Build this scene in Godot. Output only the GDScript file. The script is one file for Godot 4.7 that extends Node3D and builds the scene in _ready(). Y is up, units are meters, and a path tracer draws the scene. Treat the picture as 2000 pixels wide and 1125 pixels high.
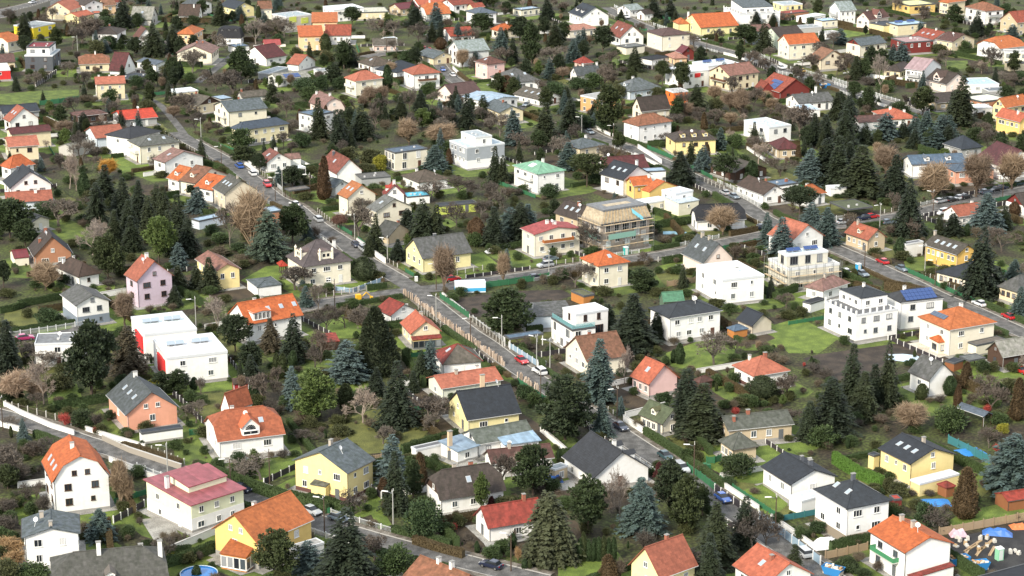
extends Node3D
# A garden suburb of detached houses, seen from a hill.
# Tables below hold photo pixels; a pixel becomes a point by meeting the ground (or an eave at its known height).

const CAM_H := 150.0
const FOCAL := 4200.0
const HORIZON := -650.0
var pitch := atan((562.5 - HORIZON) / FOCAL)
var rng := RandomNumberGenerator.new()
var mats := {}
var meshes := {}
var used_names := {}
var house_list := []      # {c, u, v, W, D, hint, wall, roofc}
var road_lines := {}

func gp(px: float, py: float, h := 0.0) -> Vector3:
	var x := px - 1000.0
	var y := -(py - 562.5)
	var d := Vector3(x, y * cos(pitch) - FOCAL * sin(pitch), -(y * sin(pitch) + FOCAL * cos(pitch)))
	var t := (h - CAM_H) / d.y
	return Vector3(0, CAM_H, 0) + d * t

func _ready() -> void:
	rng.seed = 4711
	setup_light()
	make_materials()
	build_ground()
	build_roads()
	build_patches()
	build_houses()
	build_plots()
	build_hedgerows()
	build_fences()
	build_trees()
	build_cars()
	build_lamps()
	build_extras()
	build_infill()

func setup_light() -> void:
	var cam := Camera3D.new()
	cam.name = "camera"
	cam.position = Vector3(0, CAM_H, 0)
	cam.rotation.x = -pitch
	cam.fov = rad_to_deg(2.0 * atan(562.5 / FOCAL))
	cam.near = 1.0
	cam.far = 6000.0
	add_child(cam)
	cam.current = true
	var env := Environment.new()
	env.background_mode = Environment.BG_SKY
	var sm := ProceduralSkyMaterial.new()
	sm.sky_top_color = Color(0.87, 0.90, 0.94)
	sm.sky_horizon_color = Color(0.95, 0.96, 0.97)
	sm.sky_curve = 0.25
	sm.ground_bottom_color = Color(0.25, 0.25, 0.22)
	sm.ground_horizon_color = Color(0.8, 0.83, 0.86)
	sm.sky_energy_multiplier = 0.7
	var sky := Sky.new()
	sky.sky_material = sm
	env.sky = sky
	env.tonemap_mode = Environment.TONE_MAPPER_LINEAR
	env.tonemap_exposure = 3.65
	env.sdfgi_enabled = true
	env.ssao_enabled = true
	env.ssil_enabled = true
	var we := WorldEnvironment.new()
	we.name = "environment"
	we.environment = env
	add_child(we)
	var sun := DirectionalLight3D.new()
	sun.name = "sun"
	sun.light_energy = 0.5
	sun.light_angular_distance = 12.0
	sun.light_color = Color(1.0, 0.96, 0.89)
	sun.shadow_enabled = true
	sun.look_at_from_position(Vector3(-70, 82, 95), Vector3.ZERO, Vector3.UP)
	add_child(sun)

# ---------------------------------------------------------------- naming
func numbered(n: String) -> String:
	if not used_names.has(n):
		used_names[n] = 0
		return n
	used_names[n] += 1
	return "%s_%03d" % [n, used_names[n]]

func tag(o: Node, label: String, category: String, group := "", kind := "") -> void:
	if label != "":
		o.set_meta("label", label)
	if category != "":
		o.set_meta("category", category)
	if group != "":
		o.set_meta("group", group)
	if kind != "":
		o.set_meta("kind", kind)

func thing(n: String, label: String, category: String, at: Vector3, turn := 0.0, group := "") -> Node3D:
	var o := Node3D.new()
	o.name = numbered(n)
	add_child(o)
	o.position = at
	o.rotation.y = turn
	tag(o, label, category, group)
	return o

func part(n: String, m: Mesh, mat: Material, parent: Node, at := Vector3.ZERO, turn := 0.0) -> MeshInstance3D:
	var o := MeshInstance3D.new()
	o.name = n
	o.mesh = m
	o.material_override = mat
	o.position = at
	o.rotation.y = turn
	parent.add_child(o, true)
	return o

func cut(words: String, most := 16) -> String:
	var w := words.split(" ", false)
	if w.size() > most:
		w = w.slice(0, most)
	return " ".join(w)

var used_labels := {}

func sole_label(what: String, at: Vector3, size_word: String) -> String:
	# the plain words, the size, then the next nearest houses, until nothing else carries that label
	var hs := []
	for h in house_list:
		if h.hint != "":
			hs.append([h.c.distance_to(at), h.hint])
	hs.sort_custom(func(a, b): return a[0] < b[0])
	var last := ""
	for k in 9:
		for w in ["", size_word + " "]:
			last = cut(w + what + " beside the house, " + hs[k][1])
			if not used_labels.has(last):
				used_labels[last] = true
				return last
	return last

# ---------------------------------------------------------------- mesh collecting
class MB:
	var v := PackedVector3Array()
	var uv := PackedVector2Array()
	var uv2 := PackedVector2Array()
	var col := PackedColorArray()
	var c := Color(1, 1, 1)
	func tri(a: Vector3, b: Vector3, d: Vector3, ua := Vector2.ZERO, ub := Vector2.ZERO, ud := Vector2.ZERO) -> void:
		v.append(a); v.append(b); v.append(d)
		uv.append(ua); uv.append(ub); uv.append(ud)
		col.append(c); col.append(c); col.append(c)
	func poly(p: Array, out: Vector3, scale := 1.0) -> void:
		# flat convex polygon, front towards OUT, uv in metres along and up the face
		var q := p.duplicate()
		var n: Vector3 = (q[1] - q[0]).cross(q[2] - q[0])
		if n.dot(out) > 0.0:
			q.reverse()
		n = out.normalized() if n.length() < 1e-9 else (n.normalized() * (1.0 if n.dot(out) > 0.0 else -1.0))
		var along := Vector3.UP.cross(n)
		along = Vector3.RIGHT if along.length() < 0.05 else along.normalized()
		var up := n.cross(along)
		for i in range(1, q.size() - 1):
			tri(q[0], q[i], q[i + 1], Vector2(q[0].dot(along), -q[0].dot(up)) * scale, Vector2(q[i].dot(along), -q[i].dot(up)) * scale, Vector2(q[i + 1].dot(along), -q[i + 1].dot(up)) * scale)
	func box(lo: Vector3, hi: Vector3) -> void:
		var p := []
		for i in 8:
			p.append(Vector3(hi.x if i & 1 else lo.x, hi.y if i & 2 else lo.y, hi.z if i & 4 else lo.z))
		poly([p[0], p[1], p[3], p[2]], Vector3(0, 0, -1))
		poly([p[4], p[5], p[7], p[6]], Vector3(0, 0, 1))
		poly([p[0], p[2], p[6], p[4]], Vector3(-1, 0, 0))
		poly([p[1], p[3], p[7], p[5]], Vector3(1, 0, 0))
		poly([p[2], p[3], p[7], p[6]], Vector3(0, 1, 0))
		poly([p[0], p[1], p[5], p[4]], Vector3(0, -1, 0))
	func slab(p: Array, thick: float) -> void:
		var mid := Vector3.ZERO
		for a in p:
			mid += a
		mid /= p.size()
		var low := []
		for a in p:
			low.append(a - Vector3(0, thick, 0))
		poly(p, Vector3(0, 1, 0) + (p[1] - p[0]).cross(p[2] - p[0]) * 0.0)
		poly(low, Vector3(0, -1, 0))
		for i in p.size():
			var j := (i + 1) % p.size()
			var o: Vector3 = (p[i] + p[j]) * 0.5 - mid
			poly([p[i], p[j], low[j], low[i]], Vector3(o.x, 0, o.z) if Vector2(o.x, o.z).length() > 1e-4 else Vector3.UP)
	func tube(a: Vector3, b: Vector3, ra: float, rb: float, sides := 6) -> void:
		var d := (b - a).normalized()
		var s := d.cross(Vector3(0.13, 0.97, 0.21))
		if s.length() < 0.05:
			s = d.cross(Vector3.RIGHT)
		s = s.normalized()
		var t := d.cross(s)
		for i in sides:
			var g := TAU * i / sides
			var h := TAU * (i + 1) / sides
			var o1 := s * cos(g) + t * sin(g)
			var o2 := s * cos(h) + t * sin(h)
			tri(a + o1 * ra, b + o1 * rb, b + o2 * rb)
			tri(a + o1 * ra, b + o2 * rb, a + o2 * ra)
	func strip(a: Vector3, b: Vector3, wa: float, wb: float, side: Vector3) -> void:
		tri(a - side * wa, b - side * wb, b + side * wb)
		tri(a - side * wa, b + side * wb, a + side * wa)
	func leaf(p: Vector3, dir: Vector3, side: Vector3, l: float, w: float) -> void:
		var m := p + dir * (l * 0.45)
		tri(p, m + side * (w * 0.5), p + dir * l)
		tri(p, p + dir * l, m - side * (w * 0.5))
	func done() -> ArrayMesh:
		var arr := []
		arr.resize(Mesh.ARRAY_MAX)
		arr[Mesh.ARRAY_VERTEX] = v
		arr[Mesh.ARRAY_TEX_UV] = uv
		arr[Mesh.ARRAY_COLOR] = col
		var m := ArrayMesh.new()
		m.add_surface_from_arrays(Mesh.PRIMITIVE_TRIANGLES, arr)
		return m

# ---------------------------------------------------------------- materials
func lin(r: float, g: float, b: float) -> Color:
	return Color(r, g, b).linear_to_srgb()

const WALLS := {
	"W": [.84, .84, .83, "white"], "W2": [.66, .67, .67, "off-white"], "C": [.72, .63, .44, "cream"], "PC": [.78, .73, .60, "ivory"], "PC2": [.62, .60, .52, "pale unfinished"],
	"Y": [.76, .55, .20, "golden yellow"], "Y2": [.74, .47, .13, "ochre"], "YB": [.80, .62, .04, "bright yellow"], "PY": [.78, .70, .38, "straw yellow"], "PY2": [.82, .68, .33, "pale yellow"], "PY3": [.80, .72, .48, "primrose"],
	"P": [.78, .53, .50, "pink"], "P2": [.70, .52, .46, "dusty pink"], "PP": [.78, .66, .60, "blush"], "SP": [.74, .36, .25, "salmon"], "LI": [.60, .49, .58, "lilac"],
	"G": [.36, .37, .38, "grey"], "G2": [.34, .37, .41, "blue-grey"], "G3": [.50, .49, .46, "dull grey"], "DG": [.085, .095, .11, "charcoal"], "LG": [.74, .77, .56, "pale green"], "LG2": [.70, .73, .62, "mint white"], "PG": [.60, .68, .56, "sage"],
	"BE": [.55, .45, .31, "beige"], "BE2": [.55, .50, .41, "sandy"], "BE3": [.68, .60, .47, "pale beige"], "BW": [.075, .042, .028, "dark timber"], "WO": [.48, .20, .055, "orange timber"], "WO2": [.26, .10, .04, "brown timber"], "RW": [.17, .025, .02, "dark red timber"],
	"PE": [.80, .56, .34, "peach"], "PE2": [.68, .36, .16, "apricot"], "LB": [.62, .70, .78, "pale blue"], "LM": [.52, .60, .12, "lime"], "BRK": [.40, .19, .11, "brick"], "BRK2": [.42, .36, .31, "pale brick"], "RR": [.62, .03, .03, "scarlet"], "OW": [.72, .17, .03, "deep orange"], "GNW": [.10, .16, .11, "green"]}
const ROOFS := {
	"OR": [.51, .128, .034, "orange"], "OR2": [.48, .122, .048, "orange"], "OR3": [.56, .18, .06, "faded orange"], "OR4": [.50, .105, .03, "orange"], "RO": [.56, .05, .02, "scarlet"], "TR": [.47, .128, .068, "terracotta"], "TR2": [.37, .072, .04, "brick red"], "TW": [.31, .13, .075, "worn terracotta"], "TD": [.25, .075, .055, "dull red"],
	"RD": [.36, .05, .032, "red"], "RD2": [.20, .02, .025, "dark red"], "RS": [.50, .09, .08, "faded red"], "RB": [.16, .065, .052, "red-brown"], "RP": [.30, .145, .12, "rosy"], "RG": [.13, .095, .09, "mauve-brown"], "MR": [.115, .027, .03, "maroon"], "SAL": [.55, .24, .16, "salmon"],
	"BR": [.080, .052, .042, "brown"], "BR2": [.115, .090, .072, "taupe"], "BRM": [.10, .055, .05, "chocolate"], "GD": [.030, .034, .042, "anthracite"], "GD2": [.042, .046, .052, "charcoal"], "GD3": [.062, .072, .09, "slate"], "BK": [.016, .018, .024, "black"],
	"GR": [.125, .13, .14, "grey"], "GR2": [.18, .19, .20, "mid grey"], "GB": [.135, .12, .105, "grey-brown"], "GB2": [.085, .075, .068, "dark grey-brown"], "GL": [.34, .34, .33, "pale grey"], "GL2": [.44, .45, .45, "light grey"], "LI": [.16, .155, .13, "lichen grey"],
	"GN": [.22, .47, .31, "green"], "GN2": [.10, .22, .12, "dark green"], "WH": [.76, .78, .80, "white"], "BL": [.38, .46, .54, "pale blue"], "BLL": [.50, .60, .70, "ice blue"], "BG": [.10, .13, .17, "blue-grey"], "PK": [.50, .12, .13, "pinkish red"], "PM": [.46, .27, .25, "pink metal"], "TL": [.12, .45, .55, "turquoise"], "MO": [.10, .105, .05, "mossy"], "PL": [.54, .46, .33, "bare plank"], "PCR": [.66, .58, .44, "sand"], "YR": [.66, .55, .25, "yellow"]}

func noise_tex(seed_: int, freq: float, lo: Color, hi: Color, size := 512, oct := 4, mid = null) -> NoiseTexture2D:
	var n := FastNoiseLite.new()
	n.seed = seed_
	n.frequency = freq
	n.fractal_octaves = oct
	var t := NoiseTexture2D.new()
	t.noise = n
	t.width = size
	t.height = size
	t.seamless = true
	var g := Gradient.new()
	g.set_color(0, lo)
	g.set_color(1, hi)
	g.set_offset(0, 0.22)
	g.set_offset(1, 0.78)
	if mid != null:
		g.add_point(0.5, mid)
	t.color_ramp = g
	return t

var tex := {}

func tile_images() -> void:
	# one pantile sheet: 8 x 8 tiles, colour wobble per tile and a relief picture
	var r := RandomNumberGenerator.new()
	r.seed = 5
	var n := 256
	var ci := Image.create(n, n, false, Image.FORMAT_RGB8)
	var hi := Image.create(n, n, false, Image.FORMAT_RGB8)
	var tone := []
	for i in 64:
		tone.append(r.randf_range(0.86, 1.0))
	for y in n:
		for x in n:
			var ty := int(y / 32.0)
			var tx := int(x / 32.0)
			var fx := fmod(x, 32.0) / 32.0
			var fy := fmod(y, 32.0) / 32.0
			var k: float = tone[ty * 8 + tx] * r.randf_range(0.93, 1.0)
			ci.set_pixel(x, y, Color(k, k, k))
			var h := 0.35 + 0.3 * sin(fx * PI) + 0.35 * fy
			hi.set_pixel(x, y, Color(h, h, h))
	tex["tile_c"] = ImageTexture.create_from_image(ci)
	tex["tile_h"] = ImageTexture.create_from_image(hi)
	# standing-seam metal / plank sheet
	var si := Image.create(128, 128, false, Image.FORMAT_RGB8)
	var sh := Image.create(128, 128, false, Image.FORMAT_RGB8)
	var pt := []
	for i in 8:
		pt.append(r.randf_range(0.84, 1.0))
	for y in 128:
		for x in 128:
			var k2: float = pt[int(x / 16.0)] * r.randf_range(0.95, 1.0)
			si.set_pixel(x, y, Color(k2, k2, k2))
			var h2 := 1.0 if x % 16 < 2 else 0.4
			sh.set_pixel(x, y, Color(h2, h2, h2))
	tex["seam_c"] = ImageTexture.create_from_image(si)
	tex["seam_h"] = ImageTexture.create_from_image(sh)

func make_materials() -> void:
	tile_images()
	tex["plaster"] = noise_tex(3, 0.012, Color(.965, .962, .955), Color(1, 1, 1), 512, 5)
	tex["weather"] = noise_tex(8, 0.010, Color(.86, .85, .84), Color(1, 1, 1), 512, 5)
	tex["moss"] = noise_tex(14, 0.014, Color(.72, .73, .66), Color(1.0, .98, .96), 512, 6)
	tex["streak"] = noise_tex(15, 0.02, Color(.98, .978, .972), Color(1, 1, 1), 256, 4)
	tex["fine"] = noise_tex(9, 0.05, Color(.78, .78, .78), Color(1, 1, 1), 256, 4)

func mat(key: String, c: Color, rough := 0.85, metal := 0.0) -> StandardMaterial3D:
	if mats.has(key):
		return mats[key]
	var m := StandardMaterial3D.new()
	m.resource_name = key
	m.albedo_color = c
	m.roughness = rough
	m.metallic = metal
	mats[key] = m
	return m

func wall_mat(k: String) -> StandardMaterial3D:
	var key := "wall_" + k
	if mats.has(key):
		return mats[key]
	var w: Array = WALLS[k]
	var m := mat(key, lin(w[0], w[1], w[2]), 0.9)
	m.albedo_texture = tex["plaster"]
	m.uv1_triplanar = true
	m.uv1_world_triplanar = true
	m.uv1_scale = Vector3(.11, .11, .11)
	m.detail_enabled = true
	m.detail_blend_mode = BaseMaterial3D.BLEND_MODE_MUL
	m.detail_albedo = tex["streak"]
	m.detail_uv_layer = BaseMaterial3D.DETAIL_UV_2
	m.uv2_triplanar = true
	m.uv2_world_triplanar = true
	m.uv2_scale = Vector3(.35, .06, .35)
	return m

func roof_mat(k: String, flat := false, seam := false, vary := 1) -> StandardMaterial3D:
	var key := "roof_%s_%d" % [k, vary] + ("_flat" if flat else "") + ("_seam" if seam else "")
	if mats.has(key):
		return mats[key]
	var w: Array = ROOFS[k]
	var v: Array = [[.76, .86, .94], [1, 1, 1], [.95, 1.14, 1.28]][vary]
	var m := mat(key, lin(minf(.8, w[0] * v[0]), minf(.8, w[1] * v[1]), minf(.82, w[2] * v[2])), 0.8)
	if flat:
		m.albedo_texture = tex["weather"]
		m.uv1_triplanar = true
		m.uv1_world_triplanar = true
		m.uv1_scale = Vector3(.13, .13, .13)
		return m
	m.albedo_texture = tex["seam_c" if seam else "tile_c"]
	m.heightmap_enabled = true
	m.heightmap_texture = tex["seam_h" if seam else "tile_h"]
	m.heightmap_scale = 4.0
	m.uv1_scale = Vector3(.3, .3, 1) if not seam else Vector3(.25, .25, 1)
	m.detail_enabled = true
	m.detail_blend_mode = BaseMaterial3D.BLEND_MODE_MUL
	m.detail_albedo = tex["moss" if k in ["TW", "BR", "GB", "LI", "RB", "RP", "BR2", "GR", "TD", "RD", "GB2", "TR2", "GL", "MR", "GR2"] else "weather"]
	m.detail_uv_layer = BaseMaterial3D.DETAIL_UV_2
	m.uv2_triplanar = true
	m.uv2_world_triplanar = true
	m.uv2_scale = Vector3(.09, .09, .09)
	if seam:
		m.roughness = 0.5
	return m

# ---------------------------------------------------------------- tables
const HOUSES := [
	["white house with orange gambrel roof, three storeys and glazed roof strip", "three storeys and glazed roof strip", [96.6,884.8,100.8,943.3,221.5,919.7], 6.6, "xa", 4.6, "W", "OR", {"wr": 2, "wl": 2, "gw": 2, "sk": "l3", "ch": [[0.45,0.45,"W"]], "wd": 0.8}],
	["white house with grey gabled roof, a stone chimney and a dish", "a stone chimney and a dish", [41.1,1000.6,42.3,1050.4,156.8,1041.6], 5.8, "ga", 1.4, "W", "GR", {"wr": 2, "ch": [[0.5,0.12,"S"],[0.35,0.7,"S"]], "dish": 1}],
	["white house with grey-brown half-hipped roof, a tall white chimney and red curved dormer", "a tall white chimney and red curved dormer", [74.7,1112.6,104.5,1171.1,383.3,1153.6], 3.2, "hb", 4.6, "W", "GB", {"ch": [[0.42,0.45,"T"],[0.95,0.4,"T"],[0.8,0.75,"W"]], "do": "f1", "big": 1}],
	["pale green house with pinkish red lean-to roof, split pink metal roofs and white pillar", "split pink metal roofs and white pillar", [270.1,964.5,372.1,988.1,475.9,971.9], 5.5, "sb", 1, "LG", "PK", {"wl": 2, "wr": 3, "band": "W", "ch": [[0.1,0.6,"T"]], "big": 1}],
	["", "", [323.6,944.6,368.4,952,441.1,938.3], 7, "sb", 0.8, "LG", "PK", {"sub": 1, "wl": 0, "wr": 0}],
	["golden yellow house with orange gabled roof, a timber conservatory and round pool", "a timber conservatory and round pool", [412.4,1032.9,503.3,1062.8,614.1,1015.5], 5, "gb", 4.1, "Y", "OR", {"wl": 1, "gw": 2, "wr": 2, "ch": [[0.45,0.62,"W"]], "pl": "G"}],
	["", "", [429.9,1075.2,480.9,1088.9,500.8,1065.3], 3, "sa", 1.3, "WO", "OR", {"sub": 1, "glass": 1}],
	["", "", [571.7,1061.6,575.5,1076.5,631.5,1051.6], 2.6, "flat", 0.1, "W", "GL", {"sub": 1, "wl": 0, "wr": 0}],
	["pale yellow house with grey gabled roof, a canopied entrance stair behind the tall hedge", "a canopied entrance stair behind the tall hedge", [569.3,901,678.8,925.1,733.5,901], 6, "gb", 3, "PY2", "GR", {"wl": 3, "gw": 0, "wr": 2, "ch": [[0.6,0.6,"S"]], "dish": 1, "pl": "RB"}],
	["", "", [605.4,942.1,636.5,950.8,648.9,937.1], 2.8, "sa", 0.5, "PY2", "GB", {"sub": 1, "wl": 0, "wr": 0}],
	["white house with orange half-hipped roof, a gabled dormer with fan shaped window", "a gabled dormer with fan shaped window", [401.2,813.9,424.9,863.7,559.3,843.8], 4, "hb", 4.2, "W", "OR2", {"wr": 2, "wl": 2, "ch": [[0.35,0.6,"W"]], "do": "f1g", "sk": "f1r", "dish": 1}],
	["", "", [429.9,796.5,449.8,804,494.6,786.5], 4.6, "gb", 3.6, "W", "OR2", {"sub": 1, "wl": 0, "wr": 0}],
	["white house with brown half-hipped roof, brown tiles hipped gable and one skylight", "brown tiles hipped gable and one skylight", [827.4,948.3,858.5,976.9,989.2,957], 2.9, "hb", 4.2, "W", "BR", {"wl": 2, "wr": 3, "ch": [[0.35,0.55,"S"],[0.6,0.55,"B"]], "sk": "f1", "gt": "BW"}],
	["white house with red gabled roof, a glass carport under the drooping conifer", "a glass carport under the drooping conifer", [923.2,1011.8,953.1,1032.9,1066.3,1016.7], 2.7, "gb", 2.9, "W", "RD", {"wl": 1, "wr": 1, "ch": [[0.75,0.5,"B"]]}],
	["white house with anthracite gabled roof, two white dormers facing the street", "two white dormers facing the street", [1097.4,901,1158.4,935.1,1272.9,919.7], 2.8, "ga", 4.4, "W", "GD", {"wl": 2, "wr": 1, "gw": 0, "ch": [[0.55,0.35,"W"]], "do": "r2"}],
	["", "", [1071.3,908.5,1083.8,917.2,1108.6,906], 2.5, "flat", 0.1, "BE", "GL", {"sub": 1, "wl": 0, "wr": 1}],
	["white shed with grey flat roof, glazed lean-to porch", "glazed lean-to porch", [802.5,873.6,812.4,878.6,867.2,866.9], 2.5, "flat", 0.1, "W", "GR", {"kind": "shed"}],
	["white house with pale blue lean-to roof, tall brick chimney and green door", "tall brick chimney and green door", [867.2,871.9,893.3,882.8,935.7,869.9], 2.8, "sb", 0.7, "W", "BL", {"ch": [[0.1,0.5,"T2"]]}],
	["white house with lichen grey gabled roof, lichen covered grey roof", "lichen covered grey roof", [899.6,846.3,931.9,868.7,1045.2,848.8], 2.8, "gb", 1.9, "W", "LI", {}],
	["white house with pale blue lean-to roof, seamed pale blue metal roof", "seamed pale blue metal roof", [969.3,846.2,984.2,869.1,1057.6,856.2], 2.9, "sb", 0.6, "W", "BL", {"wr": 2}],
	["white house with red-brown gabled roof, old maroon roof behind the big pine", "old maroon roof behind the big pine", [946.9,892.3,959.3,907.2,1083.8,893.5], 2.3, "gb", 1.9, "W", "RB", {"ch": [[0.35,0.5,"S"]], "dish": 1}],
	["dark red timber house with worn terracotta gabled roof, two white chimneys and a pale ridge", "two white chimneys and a pale ridge", [785.1,1121.3,882.1,1166.1,954.3,1131.2], 3, "ga", 2.6, "RW", "TW", {"ch": [[0.5,0.62,"W"],[0.5,0.36,"W"]]}],
	["straw yellow house with terracotta gabled roof, a balcony with brown railing", "a balcony with brown railing", [1226.1,1102.6,1289.1,1131.2,1364.3,1103.9], 4.4, "gb", 4.4, "PY", "TR", {"gw": 1, "wl": 1, "ba": "L", "ch": [[0.62,0.55,"B"]]}],
	["white house with terracotta gabled roof, one chimney and skylight beside the parked silver estate car", "one chimney and skylight beside the parked silver estate car", [1430.2,1106.4,1493.7,1143.7,1590.8,1122.5], 3.6, "ga", 3, "W", "TR", {"ch": [[0.4,0.4,"B"]], "sk": "l1"}],
	["white house with anthracite gabled roof, large front windows and attached garage", "large front windows and attached garage", [1483.8,906,1543.5,947.1,1636.1,928.4], 3.8, "ga", 2.2, "W", "GD", {"wl": 2, "wr": 1, "gw": 0, "ch": [[0.55,0.5,"D"],[0.6,0.3,"D"]]}],
	["", "", [1539.8,964.5,1565.9,979.4,1608.2,964.5], 2.7, "flat", 0.1, "W", "WH", {"sub": 1, "wl": 0, "wr": 0}],
	["beige house with lichen grey hipped roof, brown shuttered windows", "brown shuttered windows", [1402.9,857.4,1430.2,879.1,1480,869.9], 2.9, "hip", 2.4, "BE", "LI", {"wl": 3, "wr": 0}],
	["beige house with lichen grey gabled roof, long mossy roof and crumbling chimneys", "long mossy roof and crumbling chimneys", [1394.2,821.4,1421.5,841.3,1558.4,828.8], 3.2, "gb", 1.8, "BE", "LI", {"ch": [[0.4,0.5,"B"],[0.15,0.3,"B"]]}],
	["white house with charcoal hipped roof, a stone plinth and blue grey chimney cap", "a stone plinth and blue grey chimney cap", [1587.1,954.5,1653.5,994.3,1743.1,976.4], 7, "hip", 2.9, "W", "GD2", {"wl": 2, "wr": 2, "ch": [[0.5,0.5,"D"]], "sk": "l2", "pl": "S"}],
	["pale yellow house with anthracite gabled roof, three skylights and a white veranda roof", "three skylights and a white veranda roof", [1713.3,872.4,1778,906.7,1868.8,886.1], 4.6, "ga", 2.2, "PY2", "GD", {"wl": 3, "wr": 1, "gw": 1, "sk": "l3", "ch": [[0.55,0.4,"S"]]}],
	["", "", [1776.7,932.6,1796.6,945.1,1872.6,922.7], 2.6, "flat", 0.1, "PY2", "WH", {"sub": 1, "wl": 0, "wr": 0}],
	["", "", [1699.6,887.3,1707,890.3,1719,886.8], 2.9, "flat", 0.1, "PY2", "GD", {"sub": 1, "wl": 0, "wr": 0}],
	["white house with orange gabled roof, a green balcony and white dish", "a green balcony and white dish", [1692.1,1031.7,1766.8,1080.2,1862.6,1057.8], 5.8, "ga", 2, "W", "OR", {"wl": 2, "wr": 0, "gw": 1, "ba": "Lg", "ch": [[0.5,0.75,"S"],[0.5,0.45,"S"]], "dish": 1}],
	["", "", [1771.7,1121.3,1782.9,1128.8,1865.1,1108.8], 2.6, "sa", 0.5, "W", "RD", {"sub": 1, "wl": 0, "wr": 0}],
	["brown timber cabin with red gabled roof, log walls standing on the lawn", "log walls standing on the lawn", [1939.8,959.5,1968.4,979.4,2023.1,969.5], 2.1, "gb", 0.9, "WO2", "RD", {"kind": "cabin"}],
	["brown timber cabin with red hipped roof, beside the brown cone shaped tree", "beside the brown cone shaped tree", [1831.5,940.8,1848.9,953.8,1861.9,945.1], 2, "hip", 0.8, "WO2", "RD", {"kind": "cabin"}],
	["dark red timber shed with red flat roof, standing by the white corner house", "standing by the white corner house", [1737.6,964.5,1746.9,975.7,1759.8,972.4], 2, "flat", 0.1, "RW", "RD", {"kind": "shed"}],
	["grey shed with black flat roof, edge of the builders yard", "edge of the builders yard", [1933.5,1115.1,1948.5,1146.2,2023.1,1103.9], 3, "flat", 0.1, "G", "BK", {"kind": "shed"}],
	["white house with grey gabled roof, blue grey garage doors below", "blue grey garage doors below", [121.2,568,146.9,597.4,219,583.7], 5.3, "ga", 2, "W", "GR", {"wl": 0, "wr": 2, "gw": 1, "pl": "BG"}],
	["white house with mid grey flat roof, a dark terrace canopy behind bare trees", "a dark terrace canopy behind bare trees", [79.7,645.1,67.2,672.5,159.3,668.3], 5.2, "flat", 0.15, "W", "GR2", {"wr": 1, "wl": 0, "dish": 1}],
	["white house with white flat roof, red side panels and roof collectors beside the lilac house", "red side panels and roof collectors beside the lilac house", [248.9,623.5,282.5,654.6,383.3,645.9], 6.3, "flat", 0.3, "W", "WH", {"wl": 2, "wr": 0, "red": 1, "so": "flatp"}],
	["white house with white flat roof, red side panels beside the red playhouse", "red side panels beside the red playhouse", [295.7,670,326.1,700.7,443.6,689.5], 6.3, "flat", 0.3, "W", "WH", {"wl": 2, "wr": 2, "red": 1, "so": "flatp"}],
	["salmon house with grey gabled roof, white framed windows and three skylights", "white framed windows and three skylights", [187.9,765.4,245.2,811.4,348.5,800.2], 3.6, "ga", 4.2, "SP", "GR", {"wl": 1, "wr": 1, "gw": 2, "sk": "l3", "ch": [[0.5,0.8,"W"]], "wf": "W"}],
	["", "", [271.3,840,276.3,846.3,357.2,835.1], 2.4, "flat", 0.1, "W", "GD", {"sub": 1, "wl": 0, "wr": 0}],
	["lilac house with terracotta gabled roof, green tinted windows and garage ramp", "green tinted windows and garage ramp", [245.2,530.2,266.3,550.1,342.3,533.9], 6.8, "ga", 4.4, "LI", "TR", {"wl": 1, "wr": 2, "gw": 1, "ch": [[0.5,0.6,"W"]], "dish": 1}],
	["white house with orange gabled roof, a glazed roof loggia and three skylights", "a glazed roof loggia and three skylights", [444.8,609.8,483.4,634.7,606.6,611.5], 4.8, "gb", 3.9, "W", "OR", {"wl": 1, "wr": 3, "sk": "f3r", "ch": [[0.35,0.6,"W"],[0.48,0.6,"S"]], "do": "f1w"}],
	["dark timber shed with red lean-to roof, small garden shelter on the lawn", "small garden shelter on the lawn", [619,652.6,624,669,664.3,663.6], 2.2, "sb", 0.6, "BW", "RD", {"kind": "shed"}],
	["white house with red gabled roof, one red and one grey slope", "one red and one grey slope", [732.3,602.3,762.2,616.8,818.2,604.8], 3, "ga", 2.2, "W", "RD", {"r2": "GB"}],
	["cream house with terracotta gabled roof, a glazed yellow porch", "a glazed yellow porch", [772.6,635.9,801.2,652.6,862.7,650.9], 3.2, "ga", 2.8, "C", "TR", {"wr": 2, "gw": 1, "ch": [[0.55,0.6,"S"]]}],
	["", "", [803.7,659.1,805.5,664.1,863.7,658.6], 2.5, "sb", 0.4, "Y", "RD", {"sub": 1, "glass": 1}],
	["white house with red hipped roof, a red slope meeting a grey slope", "a red slope meeting a grey slope", [844.3,678.3,863.5,711.9,943.9,703.1], 3, "hip", 3, "W", "RD", {"r2": "GB", "wr": 1, "sk": "l1"}],
	["mint white house with terracotta gabled roof, long low roof along the palisade", "long low roof along the palisade", [832.4,734.3,862.2,759.6,1007.8,736.7], 2.8, "gb", 1.7, "LG2", "TR", {"ch": [[0.35,0.45,"S"],[0.75,0.7,"W"]], "wl": 1, "wr": 2}],
	["straw yellow house with anthracite gabled roof, a tall slab chimney and large dish", "a tall slab chimney and large dish", [870.9,784,912,821.4,1019,805.2], 3.2, "gb", 4.4, "PY", "GD", {"gw": 1, "wl": 2, "wr": 2, "ch": [[0.5,0.55,"T2"]], "dish": 1}],
	["pale blue house with grey lean-to roof, a plain wall beside the bare soil plot", "a plain wall beside the bare soil plot", [1019,591.9,1030.2,618.5,1121.1,609.8], 3.6, "sb", 0.9, "LB", "GR", {"wl": 0, "wr": 0, "ch": [[0.2,0.6,"W"]]}],
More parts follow.
